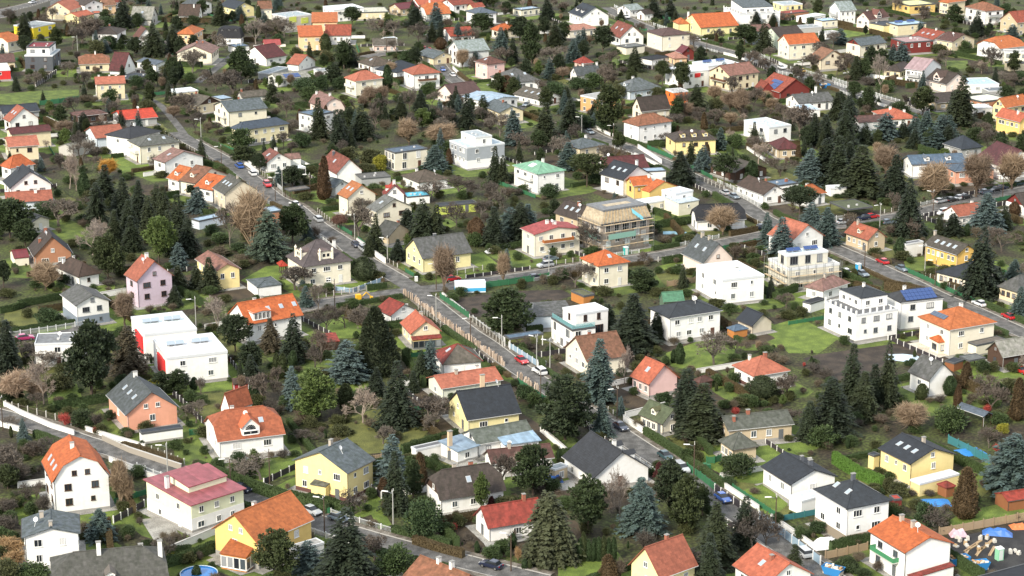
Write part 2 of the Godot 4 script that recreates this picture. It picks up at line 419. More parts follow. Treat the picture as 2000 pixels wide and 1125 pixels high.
	["white house with dark grey-brown flat roof, glass roof terrace railing", "glass roof terrace railing", [1076.3,616,1117.4,645.1,1163.4,636.7], 5.4, "flat", 0.2, "W", "GB2", {"wl": 3, "wr": 2, "rail": "glass", "tallw": 1}],
	["", "", [1098.7,602.3,1124.8,614.8,1188.3,604.8], 8.2, "flat", 0.2, "W", "WH", {"sub": 1, "wl": 1, "wr": 2, "tallw": 1}],
	["ivory house with worn terracotta gabled roof, mottled worn tiles beside the blue spruce", "mottled worn tiles beside the blue spruce", [1099.9,678.3,1146,706.9,1227.4,694.4], 3.6, "gb", 4.2, "PC", "TW", {"gw": 1, "wl": 3, "wr": 1, "ch": [[0.4,0.6,"B"]]}],
	["orange timber shed with mossy flat roof, by the bare soil plot", "by the bare soil plot", [1114.9,566.2,1139.8,578.7,1160.9,573.7], 2.4, "flat", 0.2, "WO", "MO", {"kind": "shed"}],
	["white carport with blue-grey flat roof, white bracketed beams over the drive", "white bracketed beams over the drive", [984.2,653.4,995.4,661.6,1061.4,650.9], 2.8, "flat", 0.15, "W", "BG", {"kind": "carport"}],
	["white house with charcoal hipped roof, tall slot windows and white doorway", "tall slot windows and white doorway", [1266,602.3,1307,621.8,1419,605.6], 6.2, "hip", 1.9, "W", "GD2", {"wl": 1, "wr": 4, "ch": [[0.65,0.5,"W"]], "dish": 1}],
	["sandy house with black gabled roof, small black ribbed metal roof", "small black ribbed metal roof", [1435.2,619.8,1468.8,637.2,1511.1,627.2], 2.4, "ga", 2.5, "BE2", "BK", {"wl": 1, "wr": 0, "gw": 1}],
	["orange timber shed with blue-grey hipped roof, orange planks against the small barn", "orange planks against the small barn", [1417.8,637.2,1434,646.6,1461.4,639.7], 1.9, "hip", 0.9, "WO", "BG", {"kind": "shed"}],
	["pink house with terracotta gabled roof, three narrow windows and a climbing wall pole", "three narrow windows and a climbing wall pole", [1229.4,726.8,1267.2,751.2,1326.9,732.3], 3.2, "ga", 3.7, "P", "TR", {"wl": 3, "wr": 0, "gw": 1, "sk": "l1"}],
	["ivory house with mossy gabled roof, a moss covered roof and white dormer", "a moss covered roof and white dormer", [1244.3,800.2,1293.3,828.8,1317,816.4], 2.5, "ga", 2.6, "PC", "MO", {"wl": 4, "do": "l1"}],
	["white house with terracotta hipped roof, a dark plinth behind the round clipped bush", "a dark plinth behind the round clipped bush", [1428.5,710.6,1472.6,735.5,1543.5,722.3], 3.3, "hip", 2.8, "W", "TR", {"wl": 2, "wr": 1, "ch": [[0.6,0.5,"B"],[0.3,0.7,"W"]], "pl": "RB"}],
	["dark timber shed with red-brown hipped roof, in the vegetable garden", "in the vegetable garden", [1354.8,739.2,1366.8,748.4,1392.2,739.7], 1.9, "hip", 1, "BW", "RB", {"kind": "shed"}],
	["green shed with dark green gabled roof, green tarpaulin roof", "green tarpaulin roof", [1287.1,579.9,1295.8,590.4,1337.4,586.2], 1.6, "gb", 2, "GNW", "GN2", {"kind": "shed"}],
	["white house with grey flat roof, roof terrace with white posts and tiled deck", "roof terrace with white posts and tiled deck", [1610,588.6,1672.2,616.5,1754.3,602.8], 6.6, "flat", 0.2, "W", "GR", {"wl": 3, "wr": 3, "rail": "posts", "big": 1}],
	["", "", [1632.4,562.5,1682.1,578.7,1731.9,568.7], 9.4, "hip", 1.2, "W", "GD2", {"sub": 1, "wl": 3, "wr": 2, "ch": [[0.5,0.5,"W"]]}],
	["", "", [1733.2,568.7,1759.3,591.6,1840.2,576.9], 7, "hip", 2, "W", "GD2", {"sub": 1, "wl": 0, "wr": 2, "so": "f", "ch": [[0.3,0.6,"W"]]}],
	["ivory house with orange hipped roof, a bay window and tilted solar collectors", "a bay window and tilted solar collectors", [1791.2,616.8,1855.1,644.7,1947.2,628.5], 6.3, "hip", 3, "PC", "OR", {"wl": 2, "wr": 2, "ch": [[0.6,0.55,"W"]], "so": "l"}],
	["", "", [1816.1,661.6,1832.7,669,1853.9,667.1], 2.9, "hip", 0.9, "PC", "OR", {"sub": 1, "wl": 1, "wr": 1}],
	["", "", [1904.9,664.6,1907.4,674.5,1955.9,655.1], 2.8, "flat", 0.1, "PC", "GB", {"sub": 1, "wl": 0, "wr": 0}],
	["white house with grey gabled roof, satellite dish and plank porch among dark conifers", "satellite dish and plank porch among dark conifers", [1771.3,723.1,1814.1,743.5,1865.8,732.3], 3.8, "ga", 3.4, "W", "GR", {"wl": 1, "wr": 0, "gw": 1, "dish": 1}],
	["dark timber house with pale grey gabled roof, dark timber walls and pale roof", "dark timber walls and pale roof", [1922.3,680.7,1958.4,698.2,2018.2,687], 3, "gb", 2.9, "BW", "GL", {"gw": 1, "wl": 1, "wr": 1}],
	["brown timber shed with anthracite flat roof, with a white dish between two gardens", "with a white dish between two gardens", [1845.2,704.4,1863.8,709.4,1882.5,703.1], 2, "flat", 0.1, "WO2", "GD", {"kind": "shed"}],
	["dark timber carport with grey-brown flat roof, open front behind the cream villa", "open front behind the cream villa", [1872.6,694.4,1893.7,704.4,1924.8,698.2], 2.3, "flat", 0.1, "BW", "GB", {"kind": "carport"}],
	["dark timber pavilion with blue-grey gabled roof, open timber sides on the lawn", "open timber sides on the lawn", [1868.8,797.7,1921.1,813.9,1941.5,810.2], 2.3, "ga", 0.7, "BW", "BG", {"kind": "pavilion"}],
	["white house with anthracite gabled roof, pale flanking roof slopes and round attic window", "pale flanking roof slopes and round attic window", [12.4,347.2,18.7,368.4,105.8,357.2], 5, "ga", 4.5, "W", "GD", {"wr": 3, "gw": 2, "ch": [[0.35,0.8,"D"],[0.6,0.7,"D"]], "sk": "r1"}],
	["pale blue house with terracotta gabled roof, joined on to the taller gabled house", "joined on to the taller gabled house", [3.7,380.8,11.2,396.3,102.6,392], 3.2, "gb", 1.8, "LB", "TR", {"wr": 2, "ch": [[0.65,0.4,"W"]]}],
	["ivory house with grey gabled roof, long grey roof half hidden by pines", "long grey roof half hidden by pines", [24.9,414.4,62.2,434.3,95.8,424.4], 3, "ga", 1.3, "PC", "GR", {"wr": 1}],
	["brick house with brown gabled roof, steep roof with brick chimneys and dish", "steep roof with brick chimneys and dish", [59.2,476.7,65.2,501.6,143.9,492.8], 2.6, "ga", 5, "BRK", "BR", {"r2": "GD", "ch": [[0.25,0.5,"B"],[0.45,0.8,"B"]], "dish": 1}],
	["ivory annexe with dark red gabled roof, joined to the steep brown house", "joined to the steep brown house", [24.4,485.4,27.4,504.5,59.7,499.1], 2.2, "gb", 1.2, "PC", "RD2", {"kind": "annexe"}],
	["white house with brown hipped roof, a veranda corner and white chimney", "a veranda corner and white chimney", [107,516.5,153.1,541.4,199.1,530.2], 3, "hip", 2.6, "W", "BR", {"wl": 2, "wr": 1, "ch": [[0.25,0.8,"W"],[0.7,0.8,"W"]]}],
	["white house with anthracite hipped roof, a roof terrace cut into grey slates", "a roof terrace cut into grey slates", [220.8,254.5,253.3,271,322.9,243.1], 6, "hip", 2.2, "W", "GD", {"wl": 1, "wr": 2, "ch": [[0.55,0.5,"W"]]}],
	["ivory house with grey-brown hipped roof, balcony corner beside the pink roofed villa", "balcony corner beside the pink roofed villa", [250.7,270.5,272.2,286.2,354.6,274.8], 6, "hip", 2.2, "PC", "GB", {"wl": 2, "wr": 3, "sk": "f2", "ba": "L"}],
	["white house with rosy gabled roof, rosy tiles and broad white gable", "rosy tiles and broad white gable", [308.6,304.9,321.1,317.9,400.7,299.9], 4.6, "ga", 2.6, "W", "RP", {"wr": 2, "gw": 1, "sk": "l1"}],
	["white house with orange gabled roof, white dormer opening in the terrace row", "white dormer opening in the terrace row", [333.5,343.5,348.5,353.5,398.3,338.5], 3.6, "ga", 3.2, "W", "OR", {"do": "l1", "sk": "l1"}],
	["ivory house with worn terracotta gabled roof, pinkish tiled end of the terrace row", "pinkish tiled end of the terrace row", [362.2,346,380.8,358.4,438.1,334.8], 4.2, "ga", 3.4, "PC", "TW", {"do": "l1", "wr": 2, "gw": 2}],
	["white house with orange gabled roof, bright orange middle of the terrace row", "bright orange middle of the terrace row", [395,357.2,414.9,372.1,453.5,351], 4, "ga", 3, "W", "OR", {"do": "l1"}],
	["pale beige house with grey-brown gabled roof, broad blank gable at the end of the row", "broad blank gable at the end of the row", [414.9,364.7,437.3,380.1,507,370.9], 5, "ga", 3.6, "BE3", "GB", {"sk": "l3", "wl": 2, "wr": 0, "gw": 1, "ch": [[0.5,0.3,"S"]]}],
	["white house with dull red gabled roof, glass conservatory by the street wall", "glass conservatory by the street wall", [502.1,306.2,519.5,317.9,571.7,311.1], 3, "ga", 2.7, "W", "TD", {"wr": 2, "gw": 1, "sk": "l1", "ch": [[0.6,0.6,"W"]]}],
	["", "", [571.7,322.3,579.2,328.6,597.1,324.8], 2.6, "flat", 0.1, "W", "WH", {"sub": 1, "glass": 1}],
	["", "", [554.3,303.7,559.3,311.1,589.2,307.4], 2.8, "gb", 1.2, "W", "RP", {"sub": 1, "wl": 0, "wr": 0}],
	["white house with dull red gabled roof, broad dark red slope behind the tall thuja", "broad dark red slope behind the tall thuja", [610.3,303.7,656.4,339.8,710.6,329.8], 3.2, "ga", 4.2, "W", "TD", {"wr": 0, "gw": 0, "wl": 1, "sk": "l1", "ch": [[0.4,0.75,"D"]]}],
	["dark timber carport with grey-brown flat roof, grey sheet roof by the street", "grey sheet roof by the street", [556.8,365.9,565.5,372.6,605.6,365.9], 2.8, "flat", 0.1, "BW", "GB", {"kind": "carport"}],
	["grey shed with grey-brown flat roof, long low roof behind the white gabled house", "long low roof behind the white gabled house", [693.7,340.3,706.2,349.2,763.4,344.7], 2.5, "flat", 0.1, "G", "GB", {"kind": "shed"}],
	["white house with grey gabled roof, half hidden by the tall brown thuja", "half hidden by the tall brown thuja", [645.2,359.7,653.9,367.1,682.5,357.2], 3.2, "ga", 1.8, "W", "GR", {}],
	["ivory house with faded orange gabled roof, tall narrow gable with single window", "tall narrow gable with single window", [658.4,376.4,677.5,387.6,737.3,378.3], 5.8, "ga", 3.4, "PC", "OR3", {"wl": 1, "wr": 1, "gw": 1, "sk": "l2"}],
	["white house with red gabled roof, steep crimson roof and white dormer", "steep crimson roof and white dormer", [740.5,374.1,749.7,383.3,792,383.3], 2.8, "ga", 3.2, "W", "RD", {"do": "l1", "ch": [[0.5,0.3,"W"]]}],
	["ivory house with mid grey gabled roof, pale broad gable above the brown barn", "pale broad gable above the brown barn", [717.4,402.5,734.8,413.7,808.2,400.7], 4.8, "ga", 3, "PC", "GR2", {"wr": 2, "gw": 1, "wl": 1, "sk": "l1"}],
	["beige house with dark grey-brown gabled roof, steep brown grey roof with brick chimney", "steep brown grey roof with brick chimney", [742.3,449.3,758.4,463.5,792,445.5], 2.5, "ga", 3, "BE", "GB2", {"ch": [[0.6,0.3,"B"]], "wr": 0}],
	["ivory house with mauve-brown hipped roof, curved white dormers and corner turrets", "curved white dormers and corner turrets", [558.1,499.1,591.7,521.5,689.2,507.8], 5.6, "hip", 5, "PC", "RG", {"wl": 1, "wr": 3, "do": "c", "ch": [[0.9,0.75,"T"]], "wf": "W"}],
	["white garage with grey hipped roof, low double garage on the lawn", "low double garage on the lawn", [480.9,545.6,502.1,561.3,550.8,555.1], 2.6, "hip", 0.6, "W", "GR", {"kind": "garage"}],
	["pale yellow house with rosy gabled roof, yellow walls under rosy tiles", "yellow walls under rosy tiles", [376.4,506.5,418.7,531.9,470.9,526.4], 4.8, "ga", 1.8, "PY2", "RP", {"wr": 2, "gw": 0}],
	["brown timber gazebo with scarlet hipped roof, open posts on the paved terrace", "open posts on the paved terrace", [541.4,511.5,546.9,520.2,563,517.7], 2.2, "hip", 0.9, "WO2", "RO", {"kind": "gazebo"}],
	["pale blue greenhouse with pale blue flat roof, row of small panes under pale roof", "row of small panes under pale roof", [377.6,424.4,388.8,431.9,441.8,417.4], 2.5, "flat", 0.15, "LB", "BL", {"kind": "greenhouse"}],
	["brick workshop with pale blue flat roof, bare brick wall under bluish flat roof", "bare brick wall under bluish flat roof", [470.9,408.2,474.7,421.4,553.8,406.2], 3.4, "flat", 0.2, "BRK", "BL", {"kind": "workshop"}],
	["blue-grey house with light grey flat roof, grey cladding over white base", "grey cladding over white base", [878.1,272.2,912,288.7,985.9,278.6], 6.8, "flat", 0.2, "G2", "GL2", {"wl": 4, "wr": 2, "pl": "W3"}],
	["", "", [896,255.8,935.5,270.5,966.9,265.4], 9.6, "flat", 0.2, "W", "GL2", {"sub": 1, "wl": 2, "wr": 1}],
	["ivory house with blue-grey flat roof, dark metal parapet and tall slot windows", "dark metal parapet and tall slot windows", [758.4,287.5,770.9,298.7,835.6,286.2], 5.6, "flat", 0.2, "PC", "BG", {"wl": 3, "wr": 2, "tallw": 1}],
	["white house with taupe hipped roof, low walls and taupe tiles", "low walls and taupe tiles", [783.1,342.7,817.4,356.7,877.7,348.5], 2.6, "hip", 2.3, "W", "BR2", {"wl": 1, "wr": 1, "ch": [[0.4,0.8,"W"]], "dish": 1}],
	["lime garage with anthracite flat roof, lime green walls", "lime green walls", [853.5,395,858.5,402.5,931.9,394.5], 2.6, "flat", 0.15, "LM", "GD", {"kind": "garage", "wr": 2}],
	["white shed with turquoise flat roof, turquoise sheet roof", "turquoise sheet roof", [785.1,375.9,795,384.6,839.8,380.8], 2.4, "flat", 0.1, "W", "TL", {"kind": "shed"}],
	["white house with green hipped roof, the only green roof with flat skylight", "the only green roof with flat skylight", [1000.4,322.8,1048.9,340.3,1106.2,332.3], 6, "hip", 1.9, "W", "GN", {"wl": 3, "wr": 2, "ch": [[0.8,0.7,"W"]], "so": "lw", "ba": "L"}],
	["straw yellow house with grey gabled roof, straw coloured walls at the street corner", "straw coloured walls at the street corner", [788.8,484.1,824.9,505.8,925.7,491.6], 3.8, "gb", 4, "PY", "GR", {"gw": 1, "wl": 3, "wr": 2, "ch": [[0.45,0.55,"D"]]}],
	["ivory house with faded red gabled roof, a wooden balcony over the garage", "a wooden balcony over the garage", [1015.3,444.3,1042.7,458.5,1137.3,445.5], 6.2, "ga", 1.3, "PC", "RS", {"wl": 1, "wr": 4, "ba": "Rw", "ch": [[0.55,0.4,"W"],[0.45,0.6,"W"]], "dish": 1}],
	["beige house with brown gabled roof, three white skylights next to the scaffold", "three white skylights next to the scaffold", [1087.5,407,1128.6,429.4,1163.4,414.4], 5, "ga", 3, "BE", "BR", {"sk": "l3", "ch": [[0.45,0.4,"B"]], "dish": 1}],
	["pale brick house with bare plank mansard roof, raw brick walls wrapped in scaffolding", "raw brick walls wrapped in scaffolding", [1134.8,423.9,1176.4,439.8,1272.9,424.4], 8, "man", 4, "BRK2", "PL", {"wl": 3, "wr": 5, "tallw": 1, "scaf": 1, "big": 1}],
	["ivory house with orange hipped roof, a pergola beside the bare soil plot", "a pergola beside the bare soil plot", [1132.3,501.6,1168.4,520.5,1231.1,510.3], 6, "hip", 2.7, "PC", "OR", {"wl": 2, "wr": 2, "sk": "f1", "ch": [[0.5,0.55,"S"]]}],
	["white house with maroon gabled roof, broad maroon slope with white fittings", "broad maroon slope with white fittings", [1169.6,314.9,1183.3,333.5,1268,322.3], 3.2, "gb", 3, "W", "MR", {"wl": 1, "wr": 0, "dish": 1}],
	["white house with anthracite gabled roof, rooftop glazing and tall white chimney", "rooftop glazing and tall white chimney", [1186.3,331,1217.4,351.7,1254.8,333.5], 4.8, "ga", 3.4, "W", "GD", {"wl": 2, "wr": 0, "sk": "l3", "ch": [[0.7,0.3,"T"]]}],
	["white annexe with pale blue flat roof, pale blue flat roof extension", "pale blue flat roof extension", [1252.8,326.8,1258.5,335.3,1300.8,331.8], 4.6, "flat", 0.1, "W", "BL", {"kind": "annexe"}],
	["golden yellow house with orange gabled roof, yellow walls with joined orange gables", "yellow walls with joined orange gables", [1219.9,351,1236.8,363.4,1277.2,358.4], 4, "gb", 2, "Y", "OR", {"wr": 2, "wl": 1, "ch": [[0.9,0.4,"W"]]}],
	["", "", [1263.5,367.1,1268.5,375.1,1324.5,359.7], 3.8, "ga", 2.4, "Y", "OR", {"sub": 1, "wl": 0, "wr": 0}],
	["white house with white flat roof, stacked white cubes with sheet roofs", "stacked white cubes with sheet roofs", [1295.8,370.9,1319.5,379.1,1353.8,370.9], 5.6, "flat", 0.2, "W", "WH", {"wl": 2, "wr": 1}],
	["", "", [1242.3,387.1,1259.7,397.5,1305.8,386.6], 3, "flat", 0.1, "PC", "WH", {"sub": 1, "wl": 0, "wr": 2}],
	["", "", [1295.8,390.8,1325.7,397,1367.3,392.5], 3.8, "sb", 0.6, "PC", "WH", {"sub": 1, "wl": 0, "wr": 1}],
	["white house with black half-hipped roof, one white dormer beside a covered pool", "one white dormer beside a covered pool", [1343.1,415.7,1359.3,431.9,1465.1,427.4], 2.8, "hb", 3.8, "W", "BK", {"wl": 1, "wr": 2, "do": "f1"}],
	["white house with brown gabled roof, a dish and outside stair along the street", "a dish and outside stair along the street", [1430.2,357.2,1490,381.3,1538.5,374.1], 3.2, "ga", 2.5, "W", "BR", {"wl": 4, "wr": 2, "ch": [[0.55,0.4,"B"]], "dish": 1}],
	["white house with blue-grey flat roof, scalloped maroon trim", "scalloped maroon trim", [1496.2,354.7,1521.1,362.7,1559.7,357.2], 3, "flat", 0.15, "W", "BG", {"ch": [[0.7,0.5,"B"]]}],
	["white house with orange hipped roof, beside the umbrella pine", "beside the umbrella pine", [1552.2,370.9,1573.4,383.3,1610.7,372.1], 3.4, "hip", 2.4, "W", "OR", {"ch": [[0.5,0.7,"W"]]}],
	["blush house with grey gabled roof, twin chimneys and timber pergola", "twin chimneys and timber pergola", [1329.4,493.3,1373,514.5,1434.5,505.3], 3.4, "ga", 4.7, "PP", "GR", {"wl": 0, "wr": 1, "gw": 1, "sk": "l2", "ch": [[0.5,0.75,"S"],[0.5,0.45,"S"]]}],
	["white house with white flat roof, orange shutters and pergola frame", "orange shutters and pergola frame", [1356.3,520.2,1411.6,548.1,1493.7,540.1], 6.4, "flat", 0.3, "W", "WH", {"wl": 2, "wr": 2, "ch": [[0.6,0.4,"W"]]}],
	["white house with terracotta gabled roof, weathered stripes and blue spruce against gable", "weathered stripes and blue spruce against gable", [1495.5,453,1544.7,472.9,1610.2,457.2], 4.4, "ga", 3.9, "W", "TR", {"wl": 1, "wr": 2, "gw": 1}],
	["pale unfinished house with light grey flat roof, scaffold frames and unfinished render", "scaffold frames and unfinished render", [1502.4,510.3,1541,526.9,1647.3,516.5], 5.6, "flat", 0.3, "PC2", "GL2", {"wl": 3, "wr": 3, "scaf": 2}],
	["", "", [1511.1,490.4,1531.1,502.1,1638.6,484.1], 8.6, "flat", 0.2, "PC2", "WH", {"sub": 1, "wl": 1, "wr": 3, "so": "flat", "tallw": 1}],
	["white shed with black flat roof, by the compost bins", "by the compost bins", [1567.9,586.2,1583.3,592.9,1611.9,580.4], 2.4, "flat", 0.1, "W", "BK", {"kind": "shed"}],
	["white house with rosy hipped roof, rosy low roof beside the site toilet", "rosy low roof beside the site toilet", [1573.4,557.6,1608.2,568.8,1659.2,549.3], 3, "hip", 2, "W", "RP", {"ch": [[0.4,0.5,"S"]]}],
	["beige house with terracotta gabled roof, a tiny roof dormer beside the crossing", "a tiny roof dormer beside the crossing", [1651,446.8,1694.6,469.7,1723.2,458], 3.3, "ga", 2.6, "BE", "TR", {"wl": 4, "do": "l1", "ch": [[0.45,0.8,"S"]]}],
	["ochre house with taupe gabled roof, a row of skylights and pointed porch", "a row of skylights and pointed porch", [1799.1,467.9,1868.8,498.3,1900.7,484.6], 4.4, "ga", 2.2, "Y2", "BR2", {"wl": 6, "sk": "l4", "ch": [[0.5,0.98,"S"]]}],
	["white garage with grey flat roof, windowless white block beside the ochre house", "windowless white block beside the ochre house", [1763.8,472.2,1769.8,477.2,1802.1,469.2], 3.8, "flat", 0.1, "W", "GR", {"kind": "garage"}],
	["ivory house with anthracite hipped roof, cream walls at the fenced corner", "cream walls at the fenced corner", [1825.3,521.5,1886.2,545.6,1955.9,512.8], 3, "hip", 2.1, "PC", "GD", {"wl": 5, "wr": 1}],
	["white house with terracotta gabled roof, little red roof and white chimney", "little red roof and white chimney", [1847.7,407,1872.6,423.6,1926.6,409.5], 2.4, "gb", 2.3, "W", "TR", {"wr": 3, "ch": [[0.75,0.6,"W"]]}],
	["white house with brown gabled roof, carved dark red timber gable", "carved dark red timber gable", [1964.7,387.6,2000,405,2038.1,392], 3, "gb", 3.2, "W", "BR", {"gt": "RW", "gw": 1}],
	["cream house with grey hipped roof, wide grey slope above the hedge lined street", "wide grey slope above the hedge lined street", [1946,556.3,1988.3,571.2,2038.1,558.8], 3.6, "hip", 3, "C", "GR", {"wl": 3, "wr": 1}],
	["white house with blue-grey gabled roof, small triangular timber dormers", "small triangular timber dormers", [1754.3,306.2,1780.5,321.6,1888.7,317.4], 4, "gb", 2, "W", "BG", {"wl": 1, "wr": 3, "do": "f2", "big": 1}],
	["salmon house with blue-grey hipped roof, arched salmon facade on the tree lined street", "arched salmon facade on the tree lined street", [1839,322.3,1865.1,334.8,1944.7,328.6], 4.4, "hip", 1.4, "SP", "BG", {"wr": 4, "wl": 2}],
	["white house with maroon gabled roof, blank white wall and maroon slope", "blank white wall and maroon slope", [1926.1,285,1953.5,324.8,2013.2,302.4], 4.6, "ga", 4.4, "W", "MR", {}],
	["dark timber carport with mossy flat roof, white framed dark glazing", "white framed dark glazing", [1637.3,388.3,1656,409.5,1690.9,397], 2.8, "flat", 0.15, "BW", "MO", {"kind": "carport"}],
	["white greenhouse with white flat roof, white vaulted cover", "white vaulted cover", [1614.9,360.9,1622.4,368.4,1653.5,364.7], 2.4, "flat", 0.2, "W", "WH", {"kind": "greenhouse"}],
	["cream house with terracotta gabled roof, cream walls above the motorway wall", "cream walls above the motorway wall", [88.6,18.2,136.8,20.8,165.9,10.1], 4.6, "gb", 3.6, "C", "TR", {"wl": 3, "gw": 2}],
	["white house with brown gabled roof, dark windows above a brown roof", "dark windows above a brown roof", [152,3.8,164.6,10.6,200.1,3.8], 5.6, "ga", 2, "W", "BR", {"wr": 2}],
	["peach house with worn terracotta gabled roof, peach walls behind the tall spruce", "peach walls behind the tall spruce", [196.3,5.1,202.6,11.4,226.7,7.6], 4.5, "gb", 2.5, "PE", "TW", {"wr": 1}],
	["bright yellow house with pale grey flat roof, bright yellow cladding over blue base", "bright yellow cladding over blue base", [31.7,45.6,64.6,53.7,98.8,42.5], 5.4, "flat", 0.2, "YB", "GL", {"wl": 1, "wr": 2}],
	["ivory house with orange half-hipped roof, white dormer eye at the edge", "white dormer eye at the edge", [-20.3,73.4,15.2,82.8,34.9,75.2], 4.4, "hb", 3, "PC", "OR", {"wl": 2, "do": "l1"}],
	["charcoal house with light grey flat roof, dark grey cladding and red roof walls", "dark grey cladding and red roof walls", [46.9,109.4,102.6,108.9,124.1,93.7], 6, "flat", 0.2, "DG", "GL2", {"wl": 2, "wr": 2}],
	["", "", [49.4,91.7,102.6,89.1,123.6,76], 8.8, "flat", 0.4, "W", "RD2", {"sub": 1, "wl": 2, "wr": 1}],
	["white house with brown hipped roof, deep balcony and taupe hipped tiles", "deep balcony and taupe hipped tiles", [177.3,64.6,229.2,66.4,247.7,54.4], 5.6, "hip", 2, "W", "BR", {"wl": 2, "wr": 1, "ba": "L", "ch": [[0.6,0.5,"B"]]}],
	["cream house with worn terracotta half-hipped roof, patchy orange tiles beside the crimson roof", "patchy orange tiles beside the crimson roof", [149.4,113.5,153.2,125.9,214.8,124.1], 3.4, "hb", 2.8, "C", "TW", {"wr": 2, "ch": [[0.55,0.5,"W"]]}],
	["white house with maroon gabled roof, very steep crimson slope and white gable", "very steep crimson slope and white gable", [212.7,136.8,241.9,139.3,265.9,126.6], 2.2, "ga", 6.2, "W", "MR", {"ch": [[0.6,0.2,"S"]]}],
	["cream house with terracotta gabled roof, an entrance canopy facing the playing field", "an entrance canopy facing the playing field", [182.8,152,186.1,165.1,245.7,162.6], 6, "gb", 1.8, "C", "TR", {"wr": 3, "ch": [[0.15,0.7,"W"],[0.5,0.7,"W"],[0.72,0.7,"W"]]}],
	["grey house with scarlet gabled roof, bright scarlet roof with dish", "bright scarlet roof with dish", [226.7,215.3,238.1,234.8,312,224.9], 2.8, "gb", 2, "G", "RO", {"wr": 2, "dish": 1}],
	["pale blue house with terracotta gabled roof, pale blue wall and birch in front", "pale blue wall and birch in front", [172.2,249.5,186.9,270.5,249.5,260.9], 3, "gb", 2.6, "LB", "TR", {"wr": 1}],
	["dark timber house with red-brown hipped roof, dark panelled walls", "dark panelled walls", [134.2,219.8,150.7,227.9,211.5,220.8], 3.2, "hip", 1, "BW", "RB", {"wr": 1}],
	["white house with terracotta gabled roof, roof windows and paired attic windows", "roof windows and paired attic windows", [7.1,229.2,18.2,238.1,79,230.5], 4, "ga", 4.2, "W", "TR", {"wr": 2, "gw": 1, "sk": "l2"}],
	["grey house with anthracite gabled roof, slate roof bordering the field", "slate roof bordering the field", [-2.5,210.2,5.1,222.9,81,214], 3, "gb", 2, "G", "GD", {}],
	["cream house with maroon gabled roof, cream stair tower under maroon roof", "cream stair tower under maroon roof", [15.2,250.7,20.8,262.6,103.8,253.3], 5, "gb", 1.4, "C", "MR", {"wr": 1}],
	["cream house with terracotta gabled roof, lower terracotta slope before the stair tower", "lower terracotta slope before the stair tower", [11.4,265.9,15.7,287.4,79,281.6], 5, "gb", 1.8, "C", "TR", {}],
	["white house with orange hipped roof, pointed orange roof squeezed between gables", "pointed orange roof squeezed between gables", [11.2,322.3,19.4,329.3,71.7,317.4], 4.2, "hip", 3.2, "W", "OR4", {}],
	["scarlet house with white flat roof, scarlet box walls at the edge", "scarlet box walls at the edge", [-25.3,124.6,-20.3,138.5,20.8,136], 4, "flat", 0.2, "RR", "WH", {"wr": 1}],
	["cream house with red-brown gabled roof, old brown tiles behind the scarlet box", "old brown tiles behind the scarlet box", [-10.1,101.3,-5.1,122.1,32.4,119], 3, "gb", 2, "C", "RB", {}],
	["dull grey house with pale grey gabled roof, weathered pale grey roof and dull walls", "weathered pale grey roof and dull walls", [253.3,38,296.3,38.5,313,28.4], 2.6, "ga", 4.8, "G3", "GL", {"wl": 2, "wr": 1, "sk": "l1"}],
	["white house with red-brown gabled roof, white gable behind two spruces", "white gable behind two spruces", [265.9,68.4,268.4,76.5,305.2,72.2], 3, "ga", 4.2, "W", "RB", {"gw": 1}],
	["white house with blue-grey gabled roof, blue grey low roof", "blue grey low roof", [267.9,116.5,303.9,127.1,330.5,119.5], 3, "ga", 1, "W", "BG", {}],
	["white house with brown gabled roof, plain brown slope at the far edge", "plain brown slope at the far edge", [347.2,30.9,388.8,31.4,399.9,25.3], 2.4, "ga", 4.6, "W", "BR", {"ch": [[0.4,0.3,"W"]]}],
	["peach house with orange hipped roof, peach walls by the bare trees", "peach walls by the bare trees", [343.9,65.3,379.4,66.9,398.9,55], 4.6, "hip", 2.3, "PE", "OR", {"wl": 1}],
	["ivory house with rosy gabled roof, broad pale gable and glass veranda", "broad pale gable and glass veranda", [337.6,104.3,414.8,104.3,438.4,88.6], 4.6, "gb", 3, "PC", "RP", {"wl": 3, "gw": 1, "ch": [[0.4,0.5,"B"],[0.7,0.4,"B"]]}],
	["white house with black mansard roof, black mansard with three arched dormers", "black mansard with three arched dormers", [421.2,74,471.8,74,482.5,68.4], 3.2, "man", 4.6, "W", "BK", {"do": "l3", "wl": 3}],
	["white house with maroon gabled roof, plain white walls beside the driveway", "plain white walls beside the driveway", [483.2,97.5,519.9,114.5,536.1,103.8], 3, "gb", 4, "W", "MR", {"wl": 1, "ch": [[0.1,0.8,"W"]]}],
	["cream house with faded red gabled roof, small faded red roof", "small faded red roof", [512.8,81.5,516.1,89.1,549.8,87.4], 2.6, "gb", 1.8, "C", "RS", {"wr": 2}],
	["peach house with orange lean-to roof, stepped orange roofs over peach walls", "stepped orange roofs over peach walls", [590.9,50.7,583.3,71.4,633.9,67.9], 6, "sb", 2.2, "PE", "OR", {"wr": 2, "wl": 0}],
	["peach house with orange lean-to roof, stepped roofs farther up behind its twin", "stepped roofs farther up behind its twin", [616.2,30.4,608.1,43.6,660.5,41.8], 6, "sb", 2.2, "PE", "OR", {"wr": 1, "wl": 0}],
	["white house with brick red gabled roof, long orange slope over dark windows", "long orange slope over dark windows", [633.9,70.9,685.8,69.4,695.2,59.8], 3.8, "ga", 3.8, "W", "TR2", {"wl": 4}],
	["white house with terracotta gabled roof, tiny cottage with orange eyebrow", "tiny cottage with orange eyebrow", [563,124.6,583.3,127.1,618.7,117], 2.8, "ga", 3, "W", "TR", {"gw": 1}],
